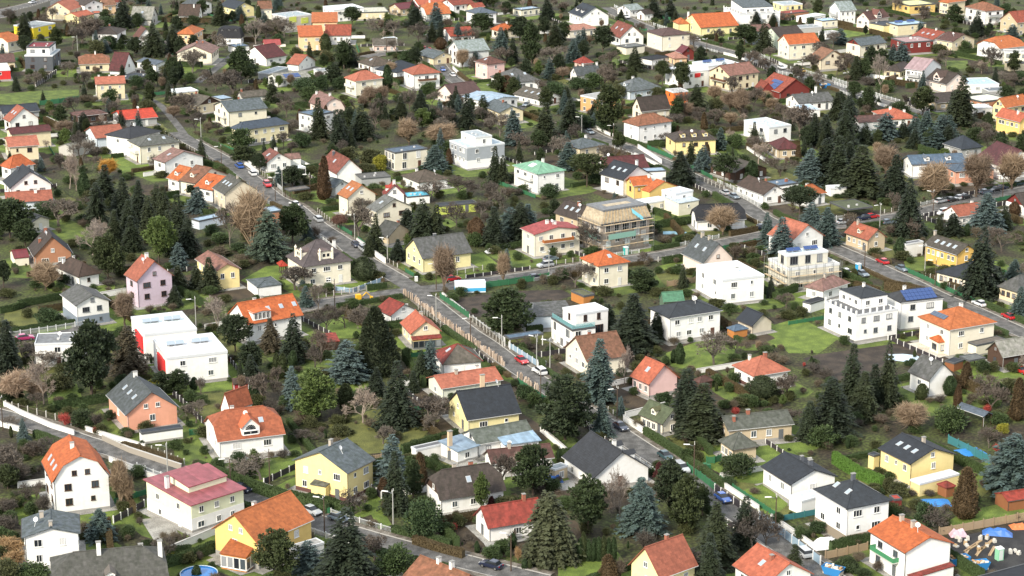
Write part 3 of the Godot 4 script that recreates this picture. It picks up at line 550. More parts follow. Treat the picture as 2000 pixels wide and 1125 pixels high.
	["white house with pale grey gabled roof, low pale roof with solar collectors", "low pale roof with solar collectors", [522.5,144.9,540.2,155.5,608.1,147.4], 2.8, "gb", 1.5, "W", "GL", {"wr": 3, "so": "f2"}],
	["dull grey house with grey-brown gabled roof, old grey brown roof behind the tall spruce", "old grey brown roof behind the tall spruce", [464.2,183.6,471.8,190.4,525.5,184.9], 2.6, "gb", 1.6, "G3", "GB", {"ch": [[0.1,0.5,"B"]]}],
	["ivory house with grey gabled roof, a long balcony side and brick chimney", "a long balcony side and brick chimney", [419.9,198,445.2,218.8,527.5,207.7], 5.8, "gb", 2.4, "PC", "GR", {"wl": 2, "wr": 2, "ba": "L", "ch": [[0.5,0.6,"B"]]}],
	["primrose house with slate hipped roof, slate hips and rows of white windows", "slate hips and rows of white windows", [450.3,246.9,466.8,255,579.5,238.1], 5.4, "hip", 2, "PY3", "GD3", {"wl": 1, "wr": 5, "ch": [[0.7,0.6,"W"]], "big": 1}],
	["cream house with white flat roof, white sheet roof over cream hut", "white sheet roof over cream hut", [330,172.2,340.1,181.6,388.8,174.7], 2.8, "flat", 0.15, "C", "WH", {}],
	["cream house with grey-brown gabled roof, dark boarded gable beside the sheet roof", "dark boarded gable beside the sheet roof", [368,195.5,387,206.9,425.7,195], 3, "ga", 2.6, "C", "GB", {"gt": "BW", "ch": [[0.5,0.9,"B"]]}],
	["dull grey shed with pale blue flat roof, pale blue sheet", "pale blue sheet", [417.4,185.4,431.3,194,452.1,188.9], 2.5, "flat", 0.1, "G3", "BL", {"kind": "shed"}],
	["blush house with rosy gambrel roof, pink barrel gable and white chimneys", "pink barrel gable and white chimneys", [575.2,186.9,631.4,213.2,675.9,209.7], 3, "xa", 3.6, "PP", "RP", {"wr": 1, "ch": [[0.3,0.9,"W"],[0.5,0.3,"W"]]}],
	["off-white house with blue-grey flat roof, tall white block behind dark firs", "tall white block behind dark firs", [584.5,215.8,611.1,225.9,649.1,215.8], 6, "flat", 0.2, "W2", "BG", {"wl": 2}],
	["straw yellow house with anthracite gabled roof, straw walls under dark slate", "straw walls under dark slate", [445.2,5.6,457.9,17.7,485,10.1], 4.4, "ga", 2.5, "PY", "GD", {}],
	["ivory house with worn terracotta gabled roof, cream front behind the blue spruces", "cream front behind the blue spruces", [502.2,10.6,505.3,18.2,533.1,16.7], 5, "gb", 3, "PC", "TW", {"wr": 2}],
	["dull grey house with pale grey flat roof, unrendered walls with lime green panels", "unrendered walls with lime green panels", [542.2,24.1,559.2,34.2,602.2,25.3], 6.4, "flat", 0.3, "G3", "GL", {"wr": 2, "lime": 1}],
	["white house with grey gabled roof, far white house under grey roof", "far white house under grey roof", [360.4,5.1,378.1,11.4,406,2.5], 5, "ga", 2, "W", "GR", {}],
	["white house with white flat roof, white cube on stilts", "white cube on stilts", [629.6,13.9,652.4,19.8,711.9,15.7], 5.2, "flat", 0.2, "W", "WH", {"wr": 3}],
	["cream house with sand flat roof, sand coloured flat roof", "sand coloured flat roof", [695.5,12.2,698,24.8,760,21.8], 3.4, "flat", 0.2, "C", "PCR", {"wr": 2}],
	["white house with orange half-hipped roof, big orange slope behind the blue spruce", "big orange slope behind the blue spruce", [819.6,15.2,832.2,28.6,881.9,24.8], 3, "hb", 4.2, "W", "OR", {"sk": "f1", "ch": [[0.3,0.5,"W"]]}],
	["white house with terracotta gabled roof, red roof at the far top", "red roof at the far top", [809.4,2.5,817,10.1,871.5,2.5], 4, "gb", 2.5, "W", "TR", {}],
	["white house with blue-grey hipped roof, blue grey hipped roof and cream annexe", "blue grey hipped roof and cream annexe", [908.2,21.5,934.8,27.9,972,24.6], 4.8, "hip", 1.9, "W", "BG", {"wl": 1, "wr": 2}],
	["white house with brick red gabled roof, brick red slope behind the firs", "brick red slope behind the firs", [868.2,48.6,879.1,71.4,918.8,63.3], 3, "gb", 2.6, "W", "TR2", {"wl": 1}],
	["ivory house with orange hipped roof, cream walls behind the street spruce", "cream walls behind the street spruce", [961.4,54.4,972.8,60.3,1013.3,54.4], 3.6, "hip", 2.2, "PC", "OR", {"wr": 2, "ch": [[0.6,0.5,"W"]]}],
	["white house with brick red gabled roof, white wall at the far edge", "white wall at the far edge", [876.5,1.3,885.4,10.6,914.5,2.5], 4, "gb", 2, "W", "TR2", {}],
	["dusty pink house with grey-brown gabled roof, pink walls along the street", "pink walls along the street", [726.4,79,728.4,89.1,775.5,87.6], 2.6, "gb", 2.2, "P2", "GB", {"wr": 3}],
	["white house with taupe hipped roof, solar panel on dark taupe tiles", "solar panel on dark taupe tiles", [703.1,116,726.4,129.7,771.9,121.6], 2.8, "hip", 2.6, "W", "BR2", {"sk": "l1"}],
	["white house with anthracite hipped roof, folded slate roof joined behind taupe one", "folded slate roof joined behind taupe one", [761.3,127.9,775.2,141.8,809.9,122.1], 3, "hip", 3, "W", "GD", {}],
	["cream house with grey gabled roof, small cream cottage at the bend", "small cream cottage at the bend", [829.2,100.3,846.1,114.5,874.3,105.1], 2.7, "ga", 2, "C", "GR", {"wl": 2, "gw": 1}],
	["off-white house with pale grey gabled roof, large pale grey roof with big chimney", "large pale grey roof with big chimney", [874,89.1,898.1,102.3,957.6,95.7], 5.8, "gb", 3.6, "W2", "GL", {"gw": 1, "ch": [[0.35,0.6,"S"]], "wr": 1}],
	["pink house with red-brown hipped roof, pink walls and one white skylight", "pink walls and one white skylight", [927.2,116,951.2,125.9,987.2,119], 6, "hip", 2, "P", "RB", {"wl": 2, "wr": 1, "sk": "l1", "ch": [[0.7,0.8,"B"]]}],
	["white house with grey hipped roof, wide grey hips and white dormer windows", "wide grey hips and white dormer windows", [957.1,144.4,984.9,162.1,1071.5,153.5], 3.4, "hip", 4, "W", "GR", {"wr": 3, "sk": "f2", "ch": [[0.2,0.8,"B"]]}],
	["ivory house with terracotta hipped roof, side balcony behind three dark firs", "side balcony behind three dark firs", [672.2,149.4,694.2,158.8,750.2,151.4], 6, "hip", 2.7, "PC", "TR", {"wl": 1, "wr": 2, "ba": "L"}],
	["white house with terracotta hipped roof, ornate white balcony and cornices", "ornate white balcony and cornices", [786.1,135.5,806.9,146.1,861.8,140.6], 5.8, "hip", 2.8, "W", "TR", {"wl": 1, "wr": 3, "ba": "R"}],
	["blush house with chocolate gabled roof, chocolate slope beside the ice blue roof", "chocolate slope beside the ice blue roof", [862.6,172.7,884.1,186.9,935.5,174.7], 3, "gb", 3.2, "PP", "BRM", {"gw": 1, "wl": 1}],
	["white house with ice blue gabled roof, ice blue metal roof with skylights", "ice blue metal roof with skylights", [903.1,175.3,953.8,200.1,986.2,182.3], 4.2, "ga", 1.1, "W", "BLL", {"sk": "l2", "wl": 2}],
	["cream house with grey gabled roof, cream gable below the ice blue roof", "cream gable below the ice blue roof", [956.3,200.1,975.3,220.3,1015.8,210.2], 4, "ga", 2, "C", "GR", {"ch": [[0.5,0.5,"B"]]}],
	["white house with anthracite gabled roof, two gabled dormers on slate slope", "two gabled dormers on slate slope", [1113.6,18.2,1135.6,33.4,1190.1,26.8], 4.2, "ga", 4, "W", "GD", {"do": "l2", "wr": 2, "gw": 2}],
	["ivory house with salmon hipped roof, salmon pink tent shaped roof", "salmon pink tent shaped roof", [1093.8,51.9,1111.6,60,1167.8,53.2], 3.2, "hip", 1.7, "PC", "SAL", {"wr": 3}],
	["white house with dull red gabled roof, two large roof windows on red slope", "two large roof windows on red slope", [1183.7,57,1210.3,74.2,1257.4,67.6], 3.6, "ga", 4.8, "W", "TD", {"gw": 2, "wr": 2, "sk": "l2"}],
	["ivory garage with grey-brown flat roof, double brown garage doors", "double brown garage doors", [1203.5,87.4,1223,93.2,1259,87.4], 3, "flat", 0.15, "PC", "GB", {"kind": "garage"}],
	["ivory house with chocolate hipped roof, creamy walls under twin brown hips", "creamy walls under twin brown hips", [1270.6,56.2,1292.6,70.2,1347.1,62], 6.2, "hip", 2, "PC", "BRM", {"wl": 1, "wr": 2}],
	["white house with black hipped roof, low black hipped roof", "low black hipped roof", [1253.4,108.9,1273.6,117,1300.5,107.6], 2.6, "hip", 0.8, "W", "BK", {}],
	["white house with grey gabled roof, short grey roof with two white chimneys", "short grey roof with two white chimneys", [1116.1,140.6,1126.8,148.7,1175.4,141.8], 2.4, "gb", 3, "W", "GR", {"ch": [[0.4,0.5,"W"],[0.95,0.5,"W"]]}],
	["pale blue house with mid grey hipped roof, spreading grey roof with triangular dormer", "spreading grey roof with triangular dormer", [1193.9,165.1,1230.6,179.1,1291.9,167.1], 3, "hip", 3.4, "LB", "GR2", {"do": "l1", "ch": [[0.45,0.6,"W"]]}],
	["white house with grey-brown gabled roof, tiny house with three skylights by the drive", "tiny house with three skylights by the drive", [1021.7,174.7,1053.3,194.5,1067.5,181.3], 2.6, "ga", 2.1, "W", "GB", {"sk": "l3"}],
	["apricot house with pale grey flat roof, orange rendered tower block with red shutters", "orange rendered tower block with red shutters", [1144.5,182.3,1164.7,193.5,1190.1,182.8], 5.6, "flat", 0.2, "PE2", "GL", {"wl": 2}],
	["ivory house with brown gabled roof, broad brown slope above worn tiled villa", "broad brown slope above worn tiled villa", [1231.9,210.7,1252.1,218.3,1311.1,212.2], 3, "gb", 4.4, "PC", "BR", {"gw": 1, "wl": 1}],
	["white house with worn terracotta hipped roof, worn orange hips and white entrance porch", "worn orange hips and white entrance porch", [1215.4,233,1247.1,246.2,1313.7,233.5], 6, "hip", 2.6, "W", "TW", {"wl": 1, "wr": 3, "ch": [[0.35,0.7,"W"]]}],
	["deep orange house with pale grey flat roof, deep orange wall among pines", "deep orange wall among pines", [1304.8,177.3,1314.9,180.3,1338.2,178.8], 5, "flat", 0.2, "OW", "GL", {"wr": 1}],
	["pale yellow house with brown hipped roof, white dormers over lemon walls", "white dormers over lemon walls", [1293.9,265.9,1316.7,276,1411.7,273], 4.6, "hip", 2.4, "PY2", "BR", {"wl": 1, "wr": 3, "do": "f3", "dish": 1}],
	["cream house with grey hipped roof, pale grey hips at the junction", "pale grey hips at the junction", [1094.3,281.6,1131.8,290.7,1183.7,283.1], 4.2, "hip", 2, "C", "GR", {"wr": 2, "ch": [[0.6,0.5,"W"]]}],
	["straw yellow house with orange gabled roof, huge orange slope and porch gable", "huge orange slope and porch gable", [1323.8,34.2,1368.1,54.2,1443.3,47.6], 3.4, "gb", 4.4, "PY", "OR", {"wr": 3, "wl": 1, "ch": [[0.02,0.7,"T"]], "big": 1}],
	["", "", [1312.4,40.5,1325.1,46.9,1346.6,45.6], 3.6, "hip", 2, "PY", "OR", {"sub": 1, "wl": 0, "wr": 0}],
	["white house with pale grey flat roof, broad white block with roof terrace", "broad white block with roof terrace", [1408.6,6.3,1444.1,28.4,1521.8,21.8], 6, "flat", 0.3, "W", "GL", {"wl": 0, "wr": 2, "rail": "posts", "big": 1}],
	["", "", [1434,0,1446.6,12.7,1515,5.1], 8.2, "sb", 1.5, "W", "GR", {"sub": 1, "wl": 0, "wr": 4}],
	["white house with pale grey gabled roof, pale roof and yellow balcony niche", "pale roof and yellow balcony niche", [1616.8,13.9,1640.4,21.5,1673.3,19], 6, "gb", 3.4, "W", "GL", {"wl": 2, "wr": 3, "ba": "L"}],
	["ivory house with orange gabled roof, plain orange slope and small scattered windows", "plain orange slope and small scattered windows", [1518.8,77.2,1540.8,87.4,1612.5,80], 6, "gb", 3.2, "PC", "OR", {"wl": 2, "gw": 1, "wr": 3}],
	["sage house with brown gabled roof, pale green gable behind the orange roof", "pale green gable behind the orange roof", [1501.1,59.5,1521.3,72.2,1563.1,63.3], 5.2, "gb", 3, "PG", "BR", {"gw": 1, "wl": 1}],
	["pale blue house with rosy gabled roof, pale blue wall behind the street spruce", "pale blue wall behind the street spruce", [1464.4,53.2,1473.2,62.8,1506.1,57], 5.2, "gb", 2.2, "LB", "RP", {}],
	["pale beige house with worn terracotta gabled roof, beige gable with patched pink tiles", "beige gable with patched pink tiles", [1580.3,106.9,1603.1,117,1649.2,111.4], 4.4, "ga", 3.4, "BE3", "TW", {"gw": 1, "wr": 2}],
	["white house with white flat roof, tilted solar modules on white flat roof", "tilted solar modules on white flat roof", [1369.4,117,1383.3,129.7,1482.6,111.9], 5, "flat", 0.2, "W", "WH", {"so": "flat", "wl": 1}],
	["cream house with rosy gabled roof, large pinkish slope and corner balconies", "large pinkish slope and corner balconies", [1382,136.8,1425.1,148.7,1496.5,138], 5.8, "gb", 3, "C", "RP", {"wl": 2, "gw": 2, "wr": 4, "ba": "L", "ch": [[0.6,0.6,"S"],[0.3,0.8,"S"]]}],
	["dark red timber house, brick red roof, dark red timber under arrays of solar panels", "dark red timber under arrays of solar panels", [1482.1,158.3,1522.6,180.8,1574.8,169.2], 3, "ga", 4.4, "RW", "TR2", {"wl": 1, "wr": 2, "so": "l2", "gw": 0}],
	["", "", [1474.5,167.1,1487.1,177.3,1512.5,174.7], 3, "ga", 2.8, "RW", "TR2", {"sub": 1, "wl": 0, "wr": 0}],
	["white house with white flat roof, scarlet window panel on white cube", "scarlet window panel on white cube", [1309.9,127.9,1335.2,142.3,1376.2,132.2], 6, "flat", 0.2, "W", "WH", {"red2": 1, "wr": 2}],
	["white house with grey gabled roof, dull grey slope and white tall chimney", "dull grey slope and white tall chimney", [1539.1,186.6,1559.3,201.8,1637.1,192.5], 3, "gb", 2.2, "W", "GR", {"ch": [[0.65,0.5,"T"]], "dish": 1}],
	["", "", [1545.4,207.7,1569.5,215.3,1603.6,215.3], 2.6, "flat", 0.1, "W", "BLL", {"sub": 1, "wl": 0, "wr": 0}],
	["white house with ice blue flat roof, angled cantilever roof and balcony deck", "angled cantilever roof and balcony deck", [1451.7,233,1502.3,250,1544.9,243.1], 5, "flat", 0.25, "W", "BLL", {"wl": 2, "wr": 2, "ba": "L"}],
	["beige house with maroon hipped roof, plum hips behind the birch trunks", "plum hips behind the birch trunks", [1495,275,1519.9,292,1563.9,289.5], 3, "hip", 2.6, "BE", "MR", {"wr": 2}],
	["golden yellow house with yellow flat roof, all yellow flat block", "all yellow flat block", [1747.5,0,1776.6,11.4,1823.5,4.6], 4.2, "flat", 0.3, "Y", "YR", {"wr": 2}],
	["cream house with orange hipped roof, cream apartment front at the top", "cream apartment front at the top", [1836.1,2,1852.6,5.6,1886.8,0], 6, "hip", 1.4, "C", "OR", {"wl": 3, "wr": 1}],
	["white house with worn terracotta hipped roof, white villa with tiled hips and balconies", "white villa with tiled hips and balconies", [1884.3,13.9,1924.8,22,1963,19], 6.2, "hip", 2.7, "W", "TW", {"wl": 2, "wr": 2, "ba": "R"}],
	["beige house with brick red gabled roof, plain beige gable at the far edge", "plain beige gable at the far edge", [1949.6,34.2,1986.8,44.8,2032.4,38], 5.2, "gb", 4, "BE", "TR2", {"wl": 2}],
	["blush house with red-brown gabled roof, cross gable and two white chimneys", "cross gable and two white chimneys", [1674.8,33.4,1698.1,40,1744.2,27.4], 4.4, "gb", 3.2, "PP", "RB", {"wl": 2, "gw": 1, "wr": 1, "do": "f1g", "ch": [[0.3,0.6,"W"],[0.6,0.6,"W"]]}],
	["cream house with pale blue flat roof, row of rooftop collectors on cream block", "row of rooftop collectors on cream block", [1728,41.8,1753.8,49.9,1817.7,43.6], 4.8, "flat", 0.25, "C", "BL", {"wl": 2, "wr": 1, "so": "flat"}],
	["", "", [1702.7,41.8,1726,49.9,1751.3,43.1], 4.2, "flat", 0.2, "PY", "GD", {"sub": 1, "wl": 0, "wr": 0}],
	["ivory house with grey gabled roof, dark red boarded gable and long grey roof", "dark red boarded gable and long grey roof", [1651.3,84.8,1680.4,89.7,1754.3,81.5], 4.8, "gb", 2.3, "PC", "GR", {"gt": "RW", "wl": 1, "wr": 2}],
	["dark red timber house with pink metal flat roof, dark red cladding under pink metal sheet", "dark red cladding under pink metal sheet", [1747.5,70.9,1769,83.1,1819.7,76], 5, "flat", 0.2, "RW", "PM", {"wl": 1, "wr": 3, "ch": [[0.5,0.6,"W"]]}],
	["white house with brick red gabled roof, three skylights on tomato red slope", "three skylights on tomato red slope", [1794.9,66.4,1819.2,79.5,1861.5,66.4], 3.6, "ga", 3, "W", "TR2", {"sk": "l3", "ch": [[0.5,0.4,"W"]]}],
	["cream house with red-brown gabled roof, olive cream gable with brown overhang", "olive cream gable with brown overhang", [1827.3,76.5,1860.2,82.1,1911.4,74], 5, "ga", 2.5, "C", "RB", {"wr": 3, "gw": 1, "dish": 1}],
	["white house with orange half-hipped roof, clipped gable and two roof windows", "clipped gable and two roof windows", [1914.7,80.5,1953.9,95.5,1991.4,84.8], 5, "hb", 3.6, "W", "OR", {"wl": 2, "wr": 2, "sk": "l2"}],
	["ivory house with pale grey flat roof, ivory block with tall windows", "ivory block with tall windows", [1952.6,98,1961.5,101.8,2010.9,104.3], 4.8, "flat", 0.2, "PC", "GL", {"wr": 3}],
	["cream house with brown hipped roof, taupe bungalow roof", "taupe bungalow roof", [1728.5,131.7,1758.9,139.8,1777.9,121.6], 2.8, "hip", 2, "C", "BR", {"wl": 2}],
	["white house with pink metal gabled roof, streaked pinkish metal slope and long balcony", "streaked pinkish metal slope and long balcony", [1765.2,129.7,1804,138.5,1837.9,122.1], 5.8, "ga", 3.4, "W", "PM", {"wl": 4, "wr": 0, "ba": "L"}],
	["blush house with brown gabled roof, chocolate cross gables", "chocolate cross gables", [1803.2,152.5,1847.5,165.1,1892.4,158.8], 3.6, "ga", 3.6, "PP", "BR", {"wl": 2, "wr": 2, "gw": 1, "do": "l1g"}],
	["white house with ice blue flat roof, white pavilion with pale sheet roof", "white pavilion with pale sheet roof", [1884.3,149.4,1891.9,165.9,1946.8,160.1], 3.6, "flat", 0.2, "W", "BLL", {"wr": 2}],
	["beige house with brown gabled roof, mud brown low slope in front of cross gables", "mud brown low slope in front of cross gables", [1812.1,181.1,1828.5,201.3,1871.6,188.7], 3, "gb", 2, "BE", "BR", {}],
	["brick house with sand flat roof, bare brick shell with sand roof", "bare brick shell with sand roof", [1889.3,184.9,1918.4,199.3,1955.7,187.9], 3, "flat", 0.25, "BRK", "PCR", {}],
	["white house with white flat roof, windowless white box", "windowless white box", [1892.6,202.6,1903.3,212,1936.7,208.2], 3.2, "flat", 0.2, "W", "WH", {}],
	["straw yellow house with orange gabled roof, yellow gable behind the window rich house", "yellow gable behind the window rich house", [1935.7,205.6,1964,211.5,2010.9,202.6], 5, "gb", 3, "PY", "OR", {"gw": 2, "wl": 2, "dish": 1}],
	["golden yellow house with terracotta gabled roof, two even rows of windows in yellow wall", "two even rows of windows in yellow wall", [1937.4,221.6,1991.9,239.1,2012.2,233], 5, "ga", 2.6, "Y", "TR", {"wl": 5, "ch": [[0.4,0.3,"W"]]}],
	["white house with terracotta hipped roof, terracotta hips behind blue spruces", "terracotta hips behind blue spruces", [1705.7,207.2,1736.1,233.5,1788.3,225.4], 3, "hip", 2, "W", "TR", {"ch": [[0.4,0.6,"W"],[0.7,0.3,"W"]]}],
	["white annexe with red-brown gabled roof, low brown annexe roof", "low brown annexe roof", [1674.8,222.9,1676.6,239.6,1733.6,229.2], 3, "gb", 1.2, "W", "RB", {"kind": "annexe"}],
	["grey house with anthracite hipped roof, dark bell shaped roof", "dark bell shaped roof", [1850.1,274.8,1877.9,291.7,1909.6,281.6], 3, "hip", 3.2, "G", "GD", {}],
	["white house with pale grey gabled roof, grey bungalow among tall firs", "grey bungalow among tall firs", [1214.1,11.4,1230.6,20.3,1245.3,14.7], 3, "gb", 1.8, "W", "GL", {}],
	["ivory house with pale blue flat roof, long bluish flat roof behind one slim column tree", "long bluish flat roof behind one slim column tree", [1002.7,15.2,1017.9,19.8,1054.6,13.9], 3, "flat", 0.2, "PC", "BL", {}],
	["straw yellow house with pale grey flat roof, green railed roof deck", "green railed roof deck", [1520.1,1.3,1530.2,10.1,1563.1,5.1], 4.5, "flat", 0.2, "PY", "GL", {"wr": 3}],
	["brick garage with red flat roof, brick garage row", "brick garage row", [1522.6,21.5,1530.2,27.1,1584.7,18.2], 2.6, "flat", 0.1, "BRK", "RD", {"kind": "garage"}],
	["white house with white flat roof, white yard building behind the brick garages", "white yard building behind the brick garages", [1569.5,30.9,1575.8,34.7,1606.2,25.8], 2.8, "flat", 0.1, "W", "WH", {}],
	["ivory house with pale blue flat roof, yellow framed porch front", "yellow framed porch front", [1599.8,36,1606.2,41,1632,36], 3.4, "flat", 0.1, "PC", "BL", {}],
	["dull grey shed with pale grey flat roof, long dull store behind the plain orange slope", "long dull store behind the plain orange slope", [1547.9,48.6,1563.1,55,1604.9,49.9], 2.6, "flat", 0.1, "G3", "GL", {"kind": "shed"}],
	["white garage with pale grey flat roof, white double garage above the blue spruce", "white double garage above the blue spruce", [1604.9,60,1613.8,65.1,1634.5,60], 2.6, "flat", 0.1, "W", "GL", {"kind": "garage"}],
	["beige house with dark red gabled roof, dark red cottage behind bare trees", "dark red cottage behind bare trees", [772.7,10.1,781.6,18.2,810.7,10.6], 3, "gb", 2, "BE", "RD2", {}],
	["dull grey shed with white flat roof, white sheet over the pink street house", "white sheet over the pink street house", [749.9,72.2,753.7,76,776.5,73.4], 2.6, "flat", 0.1, "G3", "WH", {"kind": "shed"}],
	["dull grey shed with terracotta flat roof, little orange roof under the peach house", "little orange roof under the peach house", [181.1,20.8,183.6,25.8,199.6,24.3], 2.6, "flat", 0.1, "G3", "TR", {"kind": "shed"}],
	["straw yellow annexe with terracotta gabled roof, low wing before the motorway house", "low wing before the motorway house", [136.8,26.6,153.2,33.4,166.6,24.8], 3, "gb", 1.5, "PY", "TR", {"kind": "annexe"}],
	["grey carport with anthracite flat roof, dark lean-to with a car", "dark lean-to with a car", [246.9,145.6,255.8,155,271.5,142.3], 2.5, "flat", 0.1, "G", "GD", {"kind": "carport"}],
	["dull grey shed with pale grey gabled roof, weathered sheets beside the blue walled house", "weathered sheets beside the blue walled house", [121.6,281.1,141.8,291.2,177.8,276.6], 2.6, "gb", 1.2, "G3", "GL", {"kind": "shed"}],
	["white garage with blue-grey flat roof, garage at the head of the drive", "garage at the head of the drive", [454.1,84.8,459.2,91.7,482.5,86.6], 2.6, "flat", 0.1, "W", "BG", {"kind": "garage"}],
	["grey shed with mid grey flat roof, long shed behind the tiny cottage", "long shed behind the tiny cottage", [516.1,138,525,143.6,550.8,127.1], 2.4, "flat", 0.1, "G", "GR2", {"kind": "shed"}],
	["dusty pink house with red hipped roof, small coral hips between blue spruces", "small coral hips between blue spruces", [1128,119,1134.4,124.6,1152.6,120.8], 3, "hip", 2.2, "P2", "RD", {}],
	["peach house with salmon hipped roof, salmon wing beside the black garage", "salmon wing beside the black garage", [1297.7,104.3,1316.7,114.5,1342.5,111.9], 3, "hip", 1.6, "PE", "SAL", {}],
	["dark red timber house with dark red gabled roof, dark red gable by the upper street", "dark red gable by the upper street", [1319.2,98.8,1331.9,104.3,1356,101.8], 3, "ga", 2.4, "RW", "RD2", {}],
	["grey shed with mid grey flat roof, long grey sheet beside the pavilion", "long grey sheet beside the pavilion", [1918.4,168.9,1931.1,177.8,1973.4,175.3], 2.8, "flat", 0.1, "G", "GR2", {"kind": "shed"}],
	["dark timber house with dark grey-brown gabled roof, dark barn behind the open crowned pine", "dark barn behind the open crowned pine", [1425.3,312.4,1435.2,337.8,1461.9,317.9], 3, "ga", 2.4, "BW", "GB2", {}],
	["white shed with pale grey flat roof, low white store by the pine hedge", "low white store by the pine hedge", [612.4,134.2,621.2,139.3,649.1,136.8], 2.6, "flat", 0.1, "W", "GL", {"kind": "shed"}],
	["cream garage with grey-brown flat roof, garage court below the clipped gable", "garage court below the clipped gable", [1964,119,1971.6,124.1,2004.6,121.6], 3, "flat", 0.1, "C", "GB", {"kind": "garage"}],
	["cream house with brick red gabled roof, brick red cottage behind the blue hips", "brick red cottage behind the blue hips", [915.8,10.1,923.4,15.2,946.2,11.4], 3, "gb", 1.6, "C", "TR2", {}],
	["white house with brown gabled roof, brown cottage beside the street bend", "brown cottage beside the street bend", [1248.3,22.8,1258.4,27.9,1271.1,24.1], 2.8, "gb", 1.6, "W", "BR", {}],
	["white house with brick red gabled roof, white cottage beyond the great spruce", "white cottage beyond the great spruce", [207.7,2.5,217.8,6.3,227.9,3], 4, "gb", 2.2, "W", "TR2", {}],
]
